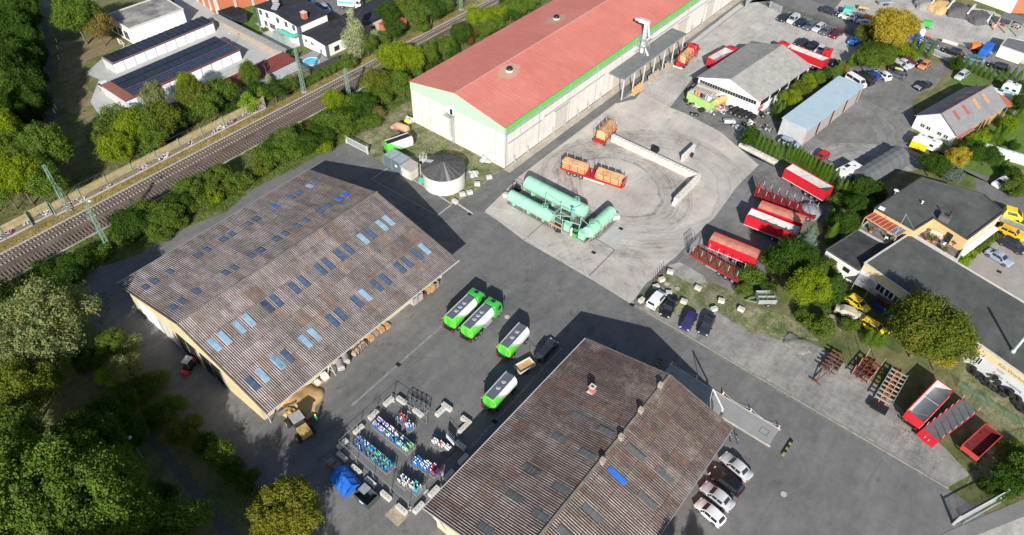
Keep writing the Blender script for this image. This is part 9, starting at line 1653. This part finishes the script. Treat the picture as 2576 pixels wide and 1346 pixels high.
# --- ground cover that nobody could count
def inpoly(px_,py_,poly):
    c = np.zeros(len(px_),bool); n = len(poly)
    for i in range(n):
        x1,y1 = poly[i]; x2,y2 = poly[(i+1)%n]; m_ = ((y1 > py_) != (y2 > py_)) & (px_ < (x2-x1)*(py_-y1)/((y2-y1)+1e-12)+x1); c ^= m_
    return c
def cover(name,lab,pts,dens,hmax,leaf,size,patchy=.0,cat='ground cover'):
    poly = [(P(*p)[0],P(*p)[1]) if isinstance(p[0],str) else p for p in pts]; xs = [p[0] for p in poly]; ys = [p[1] for p in poly]
    A_ = (max(xs)-min(xs))*(max(ys)-min(ys)); n = int(A_*dens); x = rg.uniform(min(xs),max(xs),n); y = rg.uniform(min(ys),max(ys),n); k = inpoly(x,y,poly); x,y = x[k],y[k]
    f = .5+.25*np.sin(x*.9+np.sin(y*.7)*2)+.25*np.sin(y*1.1+np.sin(x*.8)*2.3); k = f > patchy; x,y,f = x[k],y[k],f[k]; z = rg.uniform(0,1,len(x))*hmax*f+.04
    me = quads(np.stack([x,y,z],1),rg.normal(size=(len(x),3))+np.array([0,0,.9]),size,.5,name=name); me.materials.append(W_(leaf)); o = bpy.data.objects.new(name,me); COL.objects.link(o); tag(o,lab,cat,kind='stuff')
cover('undergrowth','tangled green undergrowth on the bank between the railway and the warehouse path',[(-114.8,12),(-114.8,92),(-104,95),('b',590,1035),('b',440,1100),('b',290,1190),('b',0,1340),('e',1590,245),('e',1320,352),('e',1090,462),('e',960,550),('e',680,640)],26,1.3,'leaf_mid',.26,.05)
cover('undergrowth','rough green undergrowth between the railway and the red-roofed hall',[(-114.8,90),(-114.8,200),(-98,200),(-98,100),(-104,92)],18,1.1,'leaf_mid',.28,.1)
cover('dry_grass','dry ochre grass along the foot of the noise barrier',[(-124.5,10),(-122.9,10),(-122.9,135),(-124.5,135)],26,.4,'leaf_ochre',.24,.1)
cover('undergrowth','green undergrowth behind the noise barrier',[(-135,20),(-126,20),(-126,74),(-124.5,76),(-124.5,110),(-128,110),(-131,88),(-131.5,60)],9,1.0,'leaf_mid',.34,.2)
cover('undergrowth','green grass and weeds on the railway bank at the top',[(-130,110),(-123.5,110),(-123.5,200),(-135,200)],9,.7,'leaf_mid',.34,.1)
cover('undergrowth','dark undergrowth on the wood floor left of the yard',[('i',300,640),('i',250,100),('e',600,1250),('e',700,1100),('e',900,1380),('i',1150,400),('i',1500,720),('i',1960,1160),('i',1800,1400),('i',1560,1346),('i',1100,700)],9,.8,'leaf_mid',.30,.15)
cover('undergrowth','dark undergrowth between the railway and the willow',[(-114.8,-10),(-114.8,20),(-103,20),(-99,22),(-92,16),(-95,0)],10,1.0,'leaf_mid',.32,.1)
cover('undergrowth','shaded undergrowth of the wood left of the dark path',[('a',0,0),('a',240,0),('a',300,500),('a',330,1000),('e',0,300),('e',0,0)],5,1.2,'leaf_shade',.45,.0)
cover('weeds','patchy green weeds around the parked cars and manholes',[('m',1608,748),('m',1690,674),('m',1745,696),('m',1850,740),('m',1885,780),('m',2050,840),('m',2060,856),('m',1960,850),('m',1880,830),('m',1790,770),('m',1700,775)],60,.2,'leaf_mid',.12,.45)
cover('weeds','green weeds around the round tank and the overgrown track',[('w',1450,520),('w',1545,618),('w',1640,560),('w',1790,470),('w',1940,330),(-72.3,89),(-96.5,89),(-103,94),('b',820,1060),('w',1200,120),('w',1700,440)],40,.2,'leaf_mid',.13,.5)
cover('weeds','green weeds at the lower right corner of the trailer strip',[('l',1600,900),('l',1580,990),('l',1750,1000),('l',1790,1060),('l',1974,1000),('l',1974,560),('l',1850,640),('l',1760,760)],45,.3,'leaf_mid',.14,.3)
cover('weeds','brown and green weeds in the shaded yard by the yellow cars',[('h',380,880),('h',560,600),('h',830,720),('h',1050,1000),('h',900,1150),('h',600,1000),('h',450,1000)],30,.3,'leaf_mid',.15,.3)
cover('weeds','weeds between the tippers and the spruce',[('r',1180,900),('r',1300,860),('r',1463,900),('r',1463,1000),('r',1180,1080)],20,.4,'leaf_mid',.2,.2)
cover('weeds','grass verge between the upper parking row and the street',[('d',250,60),('d',400,90),('d',760,235),('d',800,260),('d',720,240),('d',480,150)],12,.35,'leaf_mid',.28,.2)
cover('weeds','weeds in front of the workshop around the tyre rows',[('o',1000,900),('o',1250,860),('o',1500,850),('o',1640,900),('o',1500,1080),('o',1150,1080)],36,.3,'leaf_mid',.14,.35)
cover('fallen_leaves','brown fallen leaves on the gravel behind the trailers',[('l',1000,500),('l',1200,560),('l',1230,700),('l',1330,800),('l',1250,810),('l',1080,730)],10,.03,'leaf_ochre',.22,.5)
cover('weeds','grass and weeds at the top left beside the dark path',[('a',360,0),('a',380,300),('a',400,900),('a',620,1060),('a',640,760),('a',620,560),('a',700,420),('a',480,520),('a',430,300)],7,.3,'leaf_mid',.3,.35)
